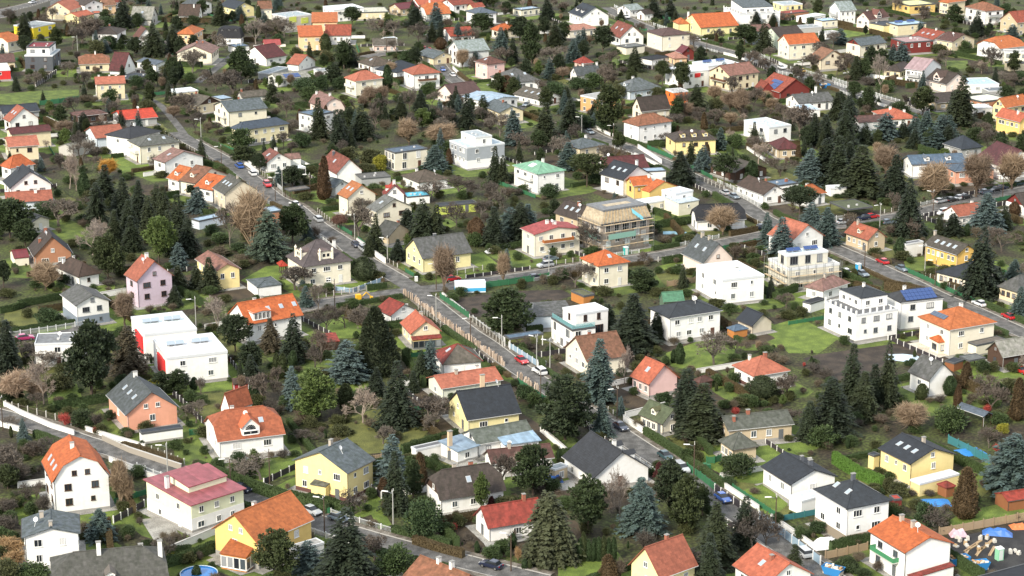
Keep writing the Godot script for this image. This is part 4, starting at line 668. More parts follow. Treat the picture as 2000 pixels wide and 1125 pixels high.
const TREES := [
	["ba",27.4,939.6,69.7,57.2], ["ba",47.3,984.4,39.8,0], ["ba",72.2,979.4,34.8,0], ["ba",323.6,1096.4,47.3,0], ["ba",358.4,1064,24.8,0], ["ba",82.1,889.8,37.3,49.8], ["bu",14.9,1004.3,39.8,54.8],
	["bu",64.7,892.3,32.4,62.2], ["bu",10,1034.2,34.9,49.8], ["bu",44.8,942.1,67.2,64.7], ["bu",82.1,1004.3,44.8,49.8], ["bu",14.9,894.8,34.9,49.8], ["pi",14.9,954.5,44.8,47.3],
	["bs",196.6,1051.6,57.3,59.7], ["po",236.5,994.3,112,42.3], ["po",251.4,991.9,72.2,32.4], ["eb",62.2,1138.7,34.8,64.7], ["eb",14.9,1143.7,49.8,44.8], ["dry",19.9,1084,39.9,62.2],
	["dry",27.4,1108.8,39.8,49.8], ["th",384.6,1131.2,27.3,19.9], ["eb",385.8,927.1,19.9,44.8], ["pi",539.4,1133.7,94.5,72.2], ["bs",604.1,1118.8,62.2,42.3], ["sp",676.3,1143.7,149.4,84.6],
	["sp",773.4,999.3,117,49.8], ["ba",731.1,1093.9,52.3,44.8], ["ba",691.2,994.3,44.8,49.8], ["ba",509.5,937.1,44.8,82.1], ["ba",601.6,867.4,27.4,37.3], ["ba",748.5,867.4,37.3,0],
	["eb",466,902.2,19.9,24.9], ["eb",773.4,1123.8,54.8,64.7], ["bs",765.9,954.5,104.5,47.3], ["th2",751,964.5,32.4,27.4], ["bu",726.1,1027.9,16.1,29.9], ["bu",751,999.3,29.8,27.4],
	["bu",554.3,894.8,19.9,49.8], ["th2",822.4,949.5,67.2,27.4], ["th2",1188.3,1133.7,49.7,34.8], ["pi",807.5,974.4,72.2,37.3], ["pi",1041.4,967,97.1,72.2], ["pi",1148.5,1044.1,109.5,69.7],
	["eb",827.4,1051.6,72.2,62.2], ["gr",941.9,1001.8,74.7,34.8], ["bi",999.1,937.1,57.3,29.9], ["ba",981.7,954.5,69.7,34.8], ["ba",1193.3,994.3,54.7,37.3], ["bu",1006.6,979.4,17.4,32.4],
	["bu",1051.4,962,17.4,34.8], ["thr",959.3,990.6,21.1,17.4], ["dr",1073.8,1093.9,134.4,104.5], ["th",931.9,1080.2,23.6,8.7], ["th",1001.6,1070.3,28.7,14.9], ["th",1106.2,1093.9,17.4,10],
	["th",1024,1111.3,19.9,10], ["th",1034,1111.3,19.9,8.7], ["th",1131.1,1096.4,44.8,12.4], ["th",1139.8,1096.4,56,12.4], ["th",1148.5,1096.4,42.3,12.4], ["th",1158.4,1096.4,44.8,12.4],
	["th",1168.4,1096.4,47.3,12.4], ["th",1178.3,1096.4,49.8,12.4], ["th",1188.3,1096.4,44.8,12.4], ["th",1198.3,1096.4,47.3,12.4], ["dry",1011.6,1095.2,33.6,10], ["bi",1210,1021.7,112,37.3],
	["bs",1254.8,1039.2,107.1,67.2], ["pi",1307,1009.3,107.1,69.7], ["pi",1339.4,1039.2,109.6,64.7], ["pi",1371.7,1006.8,57.3,37.3], ["pi",1284.6,919.7,19.9,27.4], ["bu",1259.7,1079,54.8,57.2],
	["bu",1473.8,964.5,15,37.3], ["bu",1210,1131.2,54.7,39.8], ["sp",1399.1,1096.4,114.5,62.2], ["sp",1451.4,1069,99.5,44.8], ["sp",1381.7,1131.2,89.6,49.8], ["sp",1386.7,1151.2,89.6,54.8],
	["sp",1548.5,1131.2,67.2,42.3], ["ba",1468.8,1074,74.7,69.7], ["ba",1496.2,1066.5,57.2,54.8], ["ba",1324.5,1131.2,64.7,64.7], ["eb",1441.4,929.6,42.3,57.2], ["thr",1287.1,937.1,34.9,22.4],
	["th2",1883.8,1010.5,95.8,47.3], ["bs",1970.9,954.5,104.5,82.1], ["ba",1839,1032.9,48.5,47.3], ["ba",1931.1,874.9,39.9,37.3], ["eb",1804.1,1026.7,44.8,39.8], ["eb",1649.8,1116.3,22.4,34.8],
	["eb",1687.1,1128.8,17.5,27.4], ["eb",1734.4,962,29.9,22.4], ["eb",1754.3,971.9,32.3,29.9], ["eb",1605,869.9,39.8,49.8], ["bu",1712,1116.3,24.9,32.4], ["bu",1781.7,964.5,15,37.3],
	["bu",1814.1,969.5,15,29.9], ["sp",14.9,724.3,97.1,57.2], ["sp",341,597.4,39.9,39.8], ["ba",82.1,726.8,42.3,49.8], ["ba",49.8,706.9,37.4,49.8], ["ba",383.3,826.4,44.8,42.3],
	["ba",24.9,836.3,22.4,44.8], ["bi",85.9,789,94.6,57.2], ["bl",34.8,786.5,69.7,74.7], ["bl",69.7,779.1,39.9,37.3], ["eb",117,760.4,31.1,47.3], ["eb",159.3,832.6,33.6,37.3],
	["eb",94.6,634.7,34.9,34.8], ["eb",14.9,784,34.8,29.9], ["eb",112,632.2,17.4,24.9], ["pi",179.2,779.1,144.4,84.6], ["pi",316.1,766.6,39.8,42.3], ["pi",348.5,766.6,42.3,47.3],
	["pi",151.8,704.4,44.8,32.4], ["po",243.9,635.9,78.4,49.8], ["spb",251.4,736.7,99.5,52.3], ["rd",126.9,831.3,29.8,32.4], ["bu",191.7,835.1,36.1,37.3], ["bu",114.5,786.5,14.9,27.4],
	["ye",303.7,766.6,24.9,27.4], ["th",378.3,761.6,24.9,19.9], ["ba",393.3,776.6,39.9,14.9], ["bi",427.4,648.4,71,49.8], ["bi",708.6,826.4,72.2,54.8], ["pi",459.7,687,72.2,52.3],
	["pi",489.6,729.3,59.8,54.8], ["pi",748.5,647.1,19.9,14.9], ["sp",492.1,746.7,54.8,34.8], ["sp",733.5,776.6,59.8,34.8], ["sp",775.9,836.3,131.9,52.3], ["th",539.4,736.7,47.2,14.9],
	["th",553.1,738,48.5,16.2], ["th",571.7,719.3,34.8,13.7], ["th",676.3,799,49.8,27.4], ["spb",529.4,687,67.2,37.3], ["sp",574.2,704.4,92.1,44.8], ["ba",541.9,756.7,42.4,27.4],
	["ba",629,704.4,57.3,37.3], ["ba",616.6,736.7,64.7,27.4], ["ba",708.6,650.9,58.5,42.3], ["ba",673.8,640.9,43.5,29.9], ["ba",639,649.6,54.7,42.3], ["ba",514.5,789,59.7,39.8],
	["ba",621.5,609.8,54.8,29.9], ["ba",549.3,789,44.8,34.8], ["bs",571.7,794,79.7,39.8], ["bs",678.8,746.7,82.1,57.2], ["bs",599.1,597.4,39.9,27.4], ["gr",614.1,821.4,97.1,74.7],
	["yew",738.5,729.3,129.5,87.1], ["eb",636.5,701.9,17.4,22.4], ["eb",656.4,846.3,17.5,17.4], ["eb",624,726.8,10,27.4], ["eb",634,736.7,17.4,37.3], ["bu",599.1,823.9,37.4,49.8],
	["bu",584.2,726.8,14.9,44.8], ["bu",529.4,813.9,77.2,39.8], ["bu",594.2,704.4,22.4,29.9], ["bu",723.6,833.8,19.9,49.8], ["bu",763.4,838.8,14.9,49.8], ["bu",629,846.3,17.5,24.9],
	["bs",839.8,744.2,82.1,32.4], ["bs",1168.4,784,121.9,62.2], ["bs",1175.9,851.2,69.6,34.8], ["sp",822.4,746.7,64.7,29.9], ["sp",807.5,764.1,39.8,27.4], ["pi",994.2,654.6,89.6,89.6],
	["pi",1103.7,858.7,122,104.5], ["eb",926.9,612.3,11.2,11.2], ["eb",1024,781.6,32.4,24.9], ["ba",832.4,836.3,59.7,79.7], ["ba",1024,679.5,27.4,24.9], ["ba",1019,652.1,22.4,19.9],
	["sp",1184.6,654.6,62.2,42.3], ["bu",1039,682,12.5,19.9], ["bu",1009.1,749.2,12.5,19.9], ["sp",1237.3,682,109.5,74.7], ["sp",1282.1,647.1,52.2,32.4], ["sp",1344.4,841.3,122,69.7],
	["sp",1371.7,858.7,109.5,74.7], ["sp",1578.3,858.7,77.1,44.8], ["th",1328.2,710.6,41.1,14.9], ["th",1315.7,708.1,26.1,12.4], ["ba",1394.2,711.9,62.3,69.7], ["ba",1441.4,696.9,32.3,32.4],
	["ba",1536,601.1,28.6,29.9], ["ba",1533.5,828.8,29.8,44.8], ["ba",1391.7,739.2,14.9,29.9], ["yew2",1487.5,779.1,44.8,47.3], ["eb",1448.9,792.8,18.7,29.9], ["eb",1292.1,782.8,16.2,22.4],
	["eb",1414.1,796.5,14.9,22.4], ["eb",1528.6,611,6.2,17.4], ["bi",1219.9,754.2,82.2,27.4], ["bu",1511.1,706.9,22.4,44.8], ["bu",1531.1,711.9,22.4,44.8], ["bu",1349.3,729.3,19.9,29.9],
	["bu",1389.2,744.2,14.9,37.3], ["bu",1493.7,687,24.9,39.8], ["bu",1588.3,726.8,22.4,49.8], ["bu",1523.6,771.6,14.9,49.8], ["bu",1568.4,769.1,14.9,49.8], ["sp",1659.7,801.5,129.5,54.8],
	["sp",1734.4,791.5,126.9,42.3], ["sp",1704.5,794,82.1,44.8], ["sp",1622.4,853.7,114.5,62.2], ["sp",1684.6,816.4,92.1,54.8], ["th",1853.9,771.6,37.3,22.4], ["th",1799.1,780.3,31.1,24.9],
	["th2",1870.1,799,47.3,17.4], ["th2",1988.3,818.9,79.7,34.8], ["th2",1885,756.7,49.8,29.9], ["po",1776.7,841.3,62.2,94.6], ["eb",1853.9,842.5,48.5,52.3], ["eb",1973.4,766.6,27.4,32.4],
	["eb",1948.5,828.8,24.8,27.4], ["ba",1923.6,781.6,57.3,52.3], ["ba",1968.4,759.2,22.5,29.9], ["bs",1988.3,622.2,62.2,29.9], ["bu",1836.5,786.5,17.4,44.8], ["bu",1931.1,786.5,9.9,24.9],
	["bu",1724.5,828.8,24.8,49.8], ["bu",1614.9,739.2,24.9,39.8], ["bu",1674.7,833.8,19.9,49.8], ["pi",19.9,464.2,74.7,77.2], ["pi",49.8,481.6,52.2,42.3], ["pi",211.6,548.8,89.6,57.2],
	["pi",7.5,561.3,52.3,29.9], ["pi",373.4,377.1,24.9,22.4], ["bi",136.9,368.4,71,42.3], ["bi",149.3,372.1,72.2,29.9], ["bi",181.7,499.1,72.2,49.8], ["bi",204.1,484.1,59.7,27.4],
	["wi",211.6,347.2,42.3,52.3], ["th",163,384.6,47.3,19.9], ["sp",206.6,404.5,82.2,49.8], ["sp",189.2,439.3,82.1,37.3], ["sp",239,429.4,82.2,42.3], ["sp",273.8,444.3,92.1,42.3],
	["sp",293.7,464.2,82.1,37.3], ["sp",224,469.2,59.7,37.3], ["sp",318.6,449.3,87.1,37.3], ["sp",348.5,479.2,99.6,42.3], ["sp",258.9,489.1,67.2,42.3], ["sp",368.4,499.1,79.7,37.3],
	["sp",348.5,568.8,49.8,39.8], ["sp",385.8,561.3,42.3,32.4], ["sp",333.5,499.1,89.6,34.8], ["sp",251.4,459.2,69.7,37.3], ["sp",306.2,424.4,64.7,32.4], ["bs",385.8,411.9,47.2,39.8],
	["bs",351,526.4,52.2,29.9], ["gr",311.1,516.5,94.6,54.8], ["ba",114.5,441.8,54.7,47.3], ["ba",87.1,402,22.4,29.9], ["ba",174.2,411.9,32.3,37.3], ["eb",87.1,426.9,32.4,34.8],
	["eb",161.8,434.3,14.9,44.8], ["eb",124.5,541.4,17.4,27.4], ["po",89.6,566.3,67.2,57.2], ["bu",211.6,558.8,17.4,54.8], ["bu",161.8,444.3,19.9,49.8], ["pi",474.7,319.8,34.8,42.3],
	["pi",571.7,364.7,39.9,42.3], ["pi",571.7,474.2,74.7,49.8], ["bs",544.4,362.2,37.4,22.4], ["bs",601.6,469.2,37.3,22.4], ["bs",591.7,566.3,19.9,19.9], ["th2",632.7,389.5,84.6,27.4],
	["ced",526.9,509,99.5,82.1], ["po",492.1,496.6,151.9,64.7], ["ba",449.8,484.1,92.1,42.3], ["ba",701.2,466.7,67.2,42.3], ["ba",576.7,566.3,44.8,49.8], ["ba",706.2,424.4,39.8,29.9],
	["yew2",711.1,546.4,44.8,39.8], ["sp",733.5,494.1,77.2,29.9], ["sp",775.9,509,42.3,44.8], ["sp",410,568.8,67.2,39.8], ["sp",795.8,449.3,42.3,32.4], ["sp",723.6,499.1,39.9,29.9],
	["wb",663.8,449.3,34.9,34.8], ["ye",742.3,333.5,31.1,24.9], ["eb",716.1,337.3,19.9,27.4], ["eb",414.9,456.7,19.9,24.9], ["eb",464.7,489.1,14.9,29.9], ["eb",429.9,474.2,19.9,44.8],
	["eb",731.1,379.6,22.4,22.4], ["eb",616.6,362.2,17.5,14.9], ["bu",474.7,514,22.4,37.3], ["bu",424.9,504,29.8,49.8], ["bu",614.1,464.2,29.9,34.8], ["bu",648.9,474.2,15,37.3],
	["bu",452.3,533.9,37.3,37.3], ["bu",788.3,367.1,22.4,14.9], ["bs",849.8,334.8,52.3,42.3], ["bs",1108.6,329.8,52.3,49.8], ["bs",996.6,464.2,59.7,42.3], ["bs",1034,464.2,67.2,37.3],
	["sp",827.4,469.2,82.1,49.8], ["sp",852.3,469.2,72.2,39.8], ["sp",966.8,357.2,72.2,27.4], ["sp",982.9,359.7,57.3,19.9], ["sp",966.8,481.6,79.6,44.8], ["sp",1016.6,469.2,74.7,37.3],
	["pio",1146,364.7,67.3,57.2], ["eb",1073.8,385.8,26.1,34.8], ["eb",1096.2,546.4,24.9,22.4], ["thb",931.9,474.2,49.8,32.4], ["po",867.2,568.8,104.6,57.2], ["po",982.9,556.3,74.7,34.8],
	["ba",844.8,392,39.8,47.3], ["ba",897.1,384.6,42.4,39.8], ["ba",959.3,404.5,52.3,37.3], ["ba",974.2,407,49.8,37.3], ["ba",939.4,426.9,39.8,37.3], ["ba",892.1,441.8,49.8,42.3],
	["ba",1146,499.1,67.2,32.4], ["ba",1123.6,561.3,49.8,49.8], ["ba",912,384.6,29.9,37.3], ["bu",994.2,384.6,24.9,39.8], ["bu",949.3,434.3,24.8,29.9], ["bu",1011.6,379.6,14.9,29.9],
	["spd",1329.4,362.2,67.2,54.8], ["bs",1371.7,334.8,52.3,32.4], ["bs",1580.8,359.7,69.7,42.3], ["bs",1526.1,509,84.6,49.8], ["bs",1498.7,481.6,67.2,27.4], ["bs",1583.3,451.8,57.3,39.8],
	["pio",1414.1,364.7,67.3,47.3], ["th",1467.6,352.2,41.1,29.9], ["bi",1481.3,319.8,47.2,34.8], ["ba",1523.6,344.7,37.3,42.3], ["ba",1259.7,516.5,27.4,27.4], ["umb",1560.9,429.4,64.7,64.7],
	["po",1411.6,459.2,64.7,69.7], ["pi",1254.8,571.2,47.2,77.2], ["eb",1319.5,535.2,16.2,19.9], ["eb",1493.7,409.5,15,12.4], ["eb",1456.4,501.6,17.5,24.9], ["eb",1349.3,474.2,17.5,27.4],
	["bu",1434,506.5,37.3,42.3], ["bu",1466.3,504,29.8,32.4], ["bu",1294.6,474.2,19.9,34.8], ["bu",1312,509,12.4,32.4], ["sp",1614.9,357.2,87.1,49.8], ["sp",1637.3,369.6,104.5,49.8],
	["sp",1679.7,382.1,99.6,69.7], ["sp",1744.4,392,89.6,47.3], ["sp",1774.2,459.2,112,52.3], ["sp",1960.9,446.8,44.8,39.8], ["sp",1861.4,459.2,42.3,32.4], ["sp",1834,456.7,37.3,22.4],
	["sp",1913.6,578.7,136.9,64.7], ["sp",1948.5,571.2,49.7,32.4], ["sp",1659.7,359.7,82.2,44.8], ["po",1821.5,394.5,92.1,67.2], ["po",1906.2,384.6,99.6,74.7], ["po",1975.9,369.6,84.6,59.7],
	["po",1729.4,339.8,64.8,47.3], ["bs",1614.9,476.7,72.2,44.8], ["bs",1926.1,449.3,72.2,57.2], ["bs",1980.8,543.9,37.4,27.4], ["th",1888.7,460.5,23.7,11.2], ["th",1758.1,501.6,37.4,19.9],
	["ba",1955.9,491.6,44.8,49.8], ["ba",1779.2,466.7,42.3,37.3], ["ba",1744.4,414.4,44.8,27.4], ["bu",1739.4,459.2,27.3,37.3], ["bu",1659.7,424.4,17.4,32.4], ["bu",1789.2,466.7,17.4,32.4],
	["bu",1908.6,464.2,24.9,37.3], ["thb",1980.8,419.4,27.4,19.9], ["eb",1634.8,387.1,8.8,13.7], ["eb",1712,367.1,17.4,19.9], ["sp",48.1,78.5,53.2,32.9], ["sp",240.6,54.4,56.9,35.5],
	["sp",301.4,108.9,63.3,40.5], ["sp",339.4,103.8,55.7,32.9], ["sp",164.6,260.9,40.6,22.8], ["ba",162.1,88.6,58.2,50.7], ["ba",141.8,96.2,48.1,35.5], ["ba",131.7,149.4,30.4,27.9],
	["ba",169.7,174.7,37.9,27.9], ["ba",22.8,40.5,17.7,27.9], ["ba",182.3,83.6,38,32.9], ["ba",195,263.4,27.9,27.9], ["bs",206.4,102.6,25.4,20.3], ["pi",217.8,91.2,22.8,25.3],
	["pi",240.6,88.6,20.2,32.9], ["pi",296.3,169.7,35.5,30.4], ["pi",263.4,106.4,33,27.9], ["eb",207.7,54.4,21.5,30.4], ["eb",326.7,152,25.4,27.9], ["eb",268.4,50.7,25.4,20.3],
	["eb",233,48.1,15.2,20.3], ["po",126.6,263.4,32.9,35.5], ["po",339.4,230.5,27.9,30.4], ["bu",108.9,230.5,20.3,30.4], ["bu",167.1,200.1,20.3,32.9], ["bu",182.3,200.1,15.2,30.4],
	["bu",55.7,164.6,15.2,38], ["bu",83.6,222.9,15.2,32.9], ["bu",131.7,210.2,12.7,30.4], ["th",222.9,234.3,24.1,12.7], ["th",317.8,174.7,12.6,10.1], ["sp",428.8,48.1,45.6,40.5],
	["sp",398.4,17.7,25.3,22.8], ["sp",532.6,200.1,50.7,27.9], ["sp",623.8,271,81.1,38], ["sp",661.8,291.2,78.5,40.5], ["sp",640.2,46.9,21.6,17.7], ["sp",337.6,101.3,45.6,27.9],
	["bs",468,39.3,29.2,25.3], ["bs",540.2,24.1,34.2,22.8], ["bs",517.4,45.6,20.3,17.7], ["th",504.7,36.7,29.1,8.9], ["th",352.8,149.4,22.8,15.2], ["th",636.4,101.3,35.5,17.7],
	["bi",499.7,86.1,50.6,43.1], ["ba",537.7,68.4,38,35.5], ["ba",555.4,73.4,40.5,32.9], ["ba",456.6,189.9,53.1,50.7], ["ba",421.2,177.3,30.4,32.9], ["ba",406,164.6,30.4,27.9],
	["ba",375.6,141.8,45.6,45.6], ["ba",360.4,217.8,38,40.5], ["ba",375.6,233,32.9,30.4], ["ba",550.3,210.2,32.9,30.4], ["ba",370.5,30.4,20.3,27.9], ["ba",565.5,43.1,27.9,38],
	["pi",471.8,164.6,70.9,48.1], ["pi",671.9,134.2,53.2,38], ["pi",651.6,169.7,43.1,32.9], ["eb",370.5,162.1,20.3,22.8], ["eb",639,126.6,30.4,22.8], ["eb",595.9,177.3,25.3,38],
	["eb",471.8,291.2,43,38], ["eb",418.6,249.5,10.2,11.4], ["eb",482,144.4,22.8,38], ["eb",661.8,255.8,17.7,15.2], ["bu",623.8,152,17.8,25.3], ["bu",393.3,243.1,20.2,27.9],
	["bu",345.2,215.3,15.2,27.9], ["bu",540.2,227.9,20.2,32.9], ["bu",487,187.4,25.3,27.9], ["pi",687.9,48.1,35.4,32.9], ["pi",941.1,68.4,43.1,40.5], ["sp",812,53.2,40.5,35.5],
	["sp",844.9,81,37.9,22.8], ["sp",860.1,83.6,40.5,22.8], ["sp",680.3,129.2,53.2,38], ["sp",709.4,174.7,35.4,13.9], ["sp",722,174.7,32.9,15.2], ["sp",738.5,174.7,25.3,15.2],
	["sp",708.1,271,68.4,40.5], ["sp",741,235.5,38,15.2], ["sp",752.4,238.1,38,15.2], ["sp",784.1,230.5,43.1,32.9], ["sp",822.1,217.8,43.1,30.4], ["sp",880.3,240.6,55.7,27.9],
	["sp",910.7,250.7,68.4,38], ["sp",943.6,230.5,45.6,30.4], ["sp",667.6,281.1,68.4,30.4], ["bs",852.5,53.2,48.1,27.9], ["bs",893,76,40.5,20.3], ["bs",977.8,101.3,48.1,27.9],
	["bs",928.4,129.2,30.4,15.2], ["bs",860.1,235.5,43,17.7], ["bs",1004.4,281.1,65.8,35.5], ["bs",895.5,217.8,32.9,20.3], ["ba",817,83.6,43.1,38], ["ba",848.7,240.6,40.5,20.3],
	["ba",768.9,70.9,35.4,32.9], ["ba",738.5,60.8,27.9,32.9], ["ba",733.4,253.3,45.6,27.9], ["po",903.1,134.2,45.6,32.9], ["po",763.8,144.4,38,22.8], ["po",723.3,205.1,43,38],
	["po",746.1,202.6,40.5,32.9], ["po",799.3,283.6,60.7,58.2], ["po",862.6,286.2,53.2,58.2], ["po",708.1,212.7,30.4,27.9], ["th",757.5,174.7,48.1,20.3], ["gr",824.6,253.3,40.6,38],
	["thb",989.2,174.7,32.9,35.5], ["thb",860.1,96.2,22.8,20.3], ["eb",852.5,283.6,12.6,25.3], ["eb",837.3,192.5,17.8,20.3], ["eb",786.6,200.1,17.8,35.5], ["bu",791.7,187.4,12.7,40.5],
	["bu",753.7,253.3,25.4,30.4], ["bu",958.8,253.3,33,38], ["sp",1068.5,38,43.1,32.9], ["sp",1083.7,91.2,50.7,32.9], ["sp",1212.9,40.5,22.8,15.2], ["sp",1276.2,35.5,40.6,35.5],
	["sp",1309.1,35.5,35.5,30.4], ["sp",1240.7,139.3,48.1,27.9], ["sp",1106.5,202.6,35.5,30.4], ["sp",1063.4,278.6,78.5,48.1], ["sp",1111.6,258.3,65.8,38], ["sp",1000.1,121.6,48.2,30.4],
	["pi",1015.3,78.5,45.6,40.5], ["pi",1038.1,124.1,81,35.5], ["pi",1177.4,103.8,53.1,40.5], ["pi",1190.1,260.9,93.8,53.2], ["pio",1293.9,167.1,50.6,27.9], ["pio",1329.4,177.3,58.3,30.4],
	["bs",1119.2,124.1,48.1,30.4], ["bs",1073.6,154.5,40.5,20.3], ["bs",1129.3,98.8,38,17.7], ["bs",1002.7,281.1,65.8,38], ["bs",1164.7,248.2,32.9,22.8], ["ba",1076.1,129.2,40.6,45.6],
	["ba",1185,139.3,40.5,32.9], ["ba",1098.9,22.8,20.3,20.3], ["ba",1217.9,141.8,10.1,15.2], ["ba",1319.2,243.1,20.2,38], ["po",1139.4,197.5,27.8,43.1], ["po",1098.9,154.5,27.9,35.5],
	["po",1152.1,86.1,20.3,32.9], ["eb",1086.2,197.5,40.5,38], ["eb",1129.3,174.7,25.3,27.9], ["eb",1157.1,174.7,32.9,32.9], ["eb",1139.4,248.2,25.3,38], ["eb",1172.3,111.4,10.1,17.7],
	["bu",1217.9,141.8,15.2,32.9], ["bu",1197.7,162.1,17.7,27.9], ["bu",1152.1,227.9,20.2,27.9], ["pi",1454.2,88.6,40.5,40.5], ["pi",1332.7,179.8,58.2,30.4], ["sp",1492.2,101.3,63.3,27.9],
	["sp",1477,49.4,31.7,25.3], ["sp",1509.9,48.1,27.8,22.8], ["sp",1360.5,222.9,58.3,27.9], ["sp",1634,233,53.2,30.4], ["sp",1659.4,243.1,60.8,32.9], ["sp",1611.2,283.6,60.7,40.5],
	["sp",1588.4,281.1,60.8,30.4], ["sp",1649.2,291.2,78.5,43.1], ["bs",1641.6,86.1,30.4,32.9], ["ba",1537.8,43.1,20.3,32.9], ["ba",1585.9,134.2,30.4,35.5], ["ba",1651.8,144.4,43.1,27.9],
	["ba",1563.1,271,65.9,48.1], ["ba",1472,217.8,48.1,32.9], ["ba",1396,243.1,30.4,35.5], ["po",1396,200.1,38,38], ["po",1426.4,217.8,45.6,43.1], ["po",1446.6,230.5,68.4,38],
	["po",1492.2,205.1,32.9,35.5], ["po",1426.4,245.7,30.4,38], ["po",1340.3,230.5,35.5,35.5], ["po",1461.8,197.5,22.8,30.4], ["po",1507.4,217.8,30.4,32.9], ["wi",1497.3,192.5,17.8,32.9],
	["bi",1428.9,283.6,32.9,22.8], ["eb",1388.4,230.5,15.2,22.8], ["eb",1393.4,126.6,7.6,15.2], ["bu",1370.7,240.6,17.7,32.9], ["bu",1451.7,253.3,25.4,35.5], ["bu",1517.5,240.6,17.7,27.9],
	["pi",1862.7,45.6,35.5,27.9], ["pi",1700.7,134.2,43,27.9], ["pi",1720.9,136.8,40.6,30.4], ["pi",1802,227.9,55.7,48.1], ["sp",1905.8,70.9,48.1,27.9], ["sp",1670.3,154.5,45.6,27.9],
	["sp",1875.4,243.1,93.7,53.2], ["sp",1715.8,203.9,15.2,10.1], ["sp",1666.5,193.7,16.4,11.4], ["sp",1764,268.4,35.4,22.8], ["sp",1657.6,268.4,81,32.9], ["sp",1688,281.1,40.5,32.9],
	["sp",1784.2,288.7,40.5,22.8], ["sp",1850.1,288.7,45.6,27.9], ["bs",1743.7,116.5,30.4,20.3], ["bs",1761.4,119,38,25.3], ["bs",1976.7,76,27.9,25.3], ["bs",1807,276,58.2,38],
	["bs",1837.4,276,53.1,32.9], ["bs",1786.8,268.4,45.5,27.9], ["bs",1855.1,276,50.6,30.4], ["bs",1822.2,291.2,45.5,30.4], ["bs",1728.5,271,50.7,40.5], ["bi",1719.6,181.1,77.3,30.4],
	["bi",1688,141.8,22.8,17.7], ["eb",1884.3,102.6,24.1,20.3], ["eb",1728.5,179.8,22.8,27.9], ["eb",1753.8,227.9,30.4,32.9], ["eb",1832.3,103.8,17.7,27.9], ["ba",1847.5,129.2,35.5,27.9],
	["ba",1936.2,141.8,50.6,38], ["ba",1903.3,141.8,22.8,30.4], ["ba",1915.9,268.4,30.3,30.4], ["ba",1961.5,167.1,27.8,35.5], ["ba",1981.8,167.1,25.3,38], ["ba",1834.9,40.5,12.6,20.3],
	["bu",1695.6,167.1,22.7,35.5], ["bu",1691.8,220.3,19,22.8], ["bu",1736.1,217.8,16.5,20.3], ["bu",1971.6,172.2,15.2,38], ["bu",1700.7,195,7.6,15.2],
]
const CARS := [
	[472.2,959.5,"navy","R6","car"],
	[609.1,1003.1,"silver","R6","car"],
	[661.4,1018,"slate","R6","car"],
	[959.3,1108.8,"navy","R6","car"],
	[1299.6,896,"teal","R1","car"],
	[1330.7,919.7,"silver","R1","van"],
	[1567.1,1085.2,"silver","R1","van"],
	[1411.6,978.2,"blue","R1","car"],
	[1019,708.9,"red","R1","car"],
	[1053.9,730.5,"white","R1","van"],
	[1212.4,838.8,"navy","R1","car"],
	[1912.4,597.9,"white","R3","car"],
	[1969.6,622.7,"red","R3","car"],
	[1994.5,728,"red","R2","car"],
	[467.2,327.8,"blue","R1","van"],
	[493.3,342.2,"white","R1","van"],
	[575.5,402,"white","R1","car"],
	[621.5,431.9,"silver","R1","van"],
	[695,481.6,"navy","R1","car"],
	[709.9,491.1,"silver","R1","van"],
	[522,364.7,"red","R1","van"],
	[883.4,549.3,"red","R2","car"],
	[1065.1,522.7,"silver","R2","van"],
	[1046.4,546.4,"navy","R2","car"],
	[1075,509,"slate","R2","car"],
	[1415.3,379.6,"silver","R3","car"],
	[1434,387.6,"slate","R3","car"],
	[1482.5,448,"navy","R3","car"],
	[1647.3,437.3,"silver","R2","car"],
	[1685.9,429.4,"navy","R2","car"],
	[1703.3,426.4,"red","R2","car"],
	[1735.7,437.3,"slate","R2","car"],
	[1836.5,397,"silver","R2","car"],
	[1858.9,393.8,"black","R2","car"],
	[1870.8,390.5,"white","R2","car"],
	[1885.5,388.3,"black","R2","car"],
	[1924.8,379.1,"slate","R2","car"],
	[1943.5,374.6,"black","R2","car"],
	[1956.4,370.9,"navy","R2","car"],
	[1989.5,362.2,"teal","R2","car"],
	[1840.2,418.2,"white","R2","van"],
	[1723.2,515.2,"red","R3","car"],
	[1761.8,528.9,"slate","R3","car"],
	[48.5,664.1,"magenta","RX","car"],
	[1360.5,79.8,"white","R5","car"],
	[1492.2,123.6,"red","R5","car"],
	[1526.4,134.7,"white","R5","car"],
	[1563.1,141.3,"yellow","R5","car"],
	[63.3,7.1,"white","R7","car"],
	[865.1,138.8,"blue","R8","car"],
	[884.1,148.9,"white","R8","car"],
	[832.2,97.5,"red","R9","car"],
	[461.2,101.8,"white","RD","car"],
	[1028,208.2,"slate","RD2","car"],
	[1224.3,35.5,"white","R5","car"],
	[1152.1,261.4,"slate","R3","car"],
	[1649.8,533.9,"white","R3","car"],
	[1684.6,538.9,"slate","R3","car"],
]
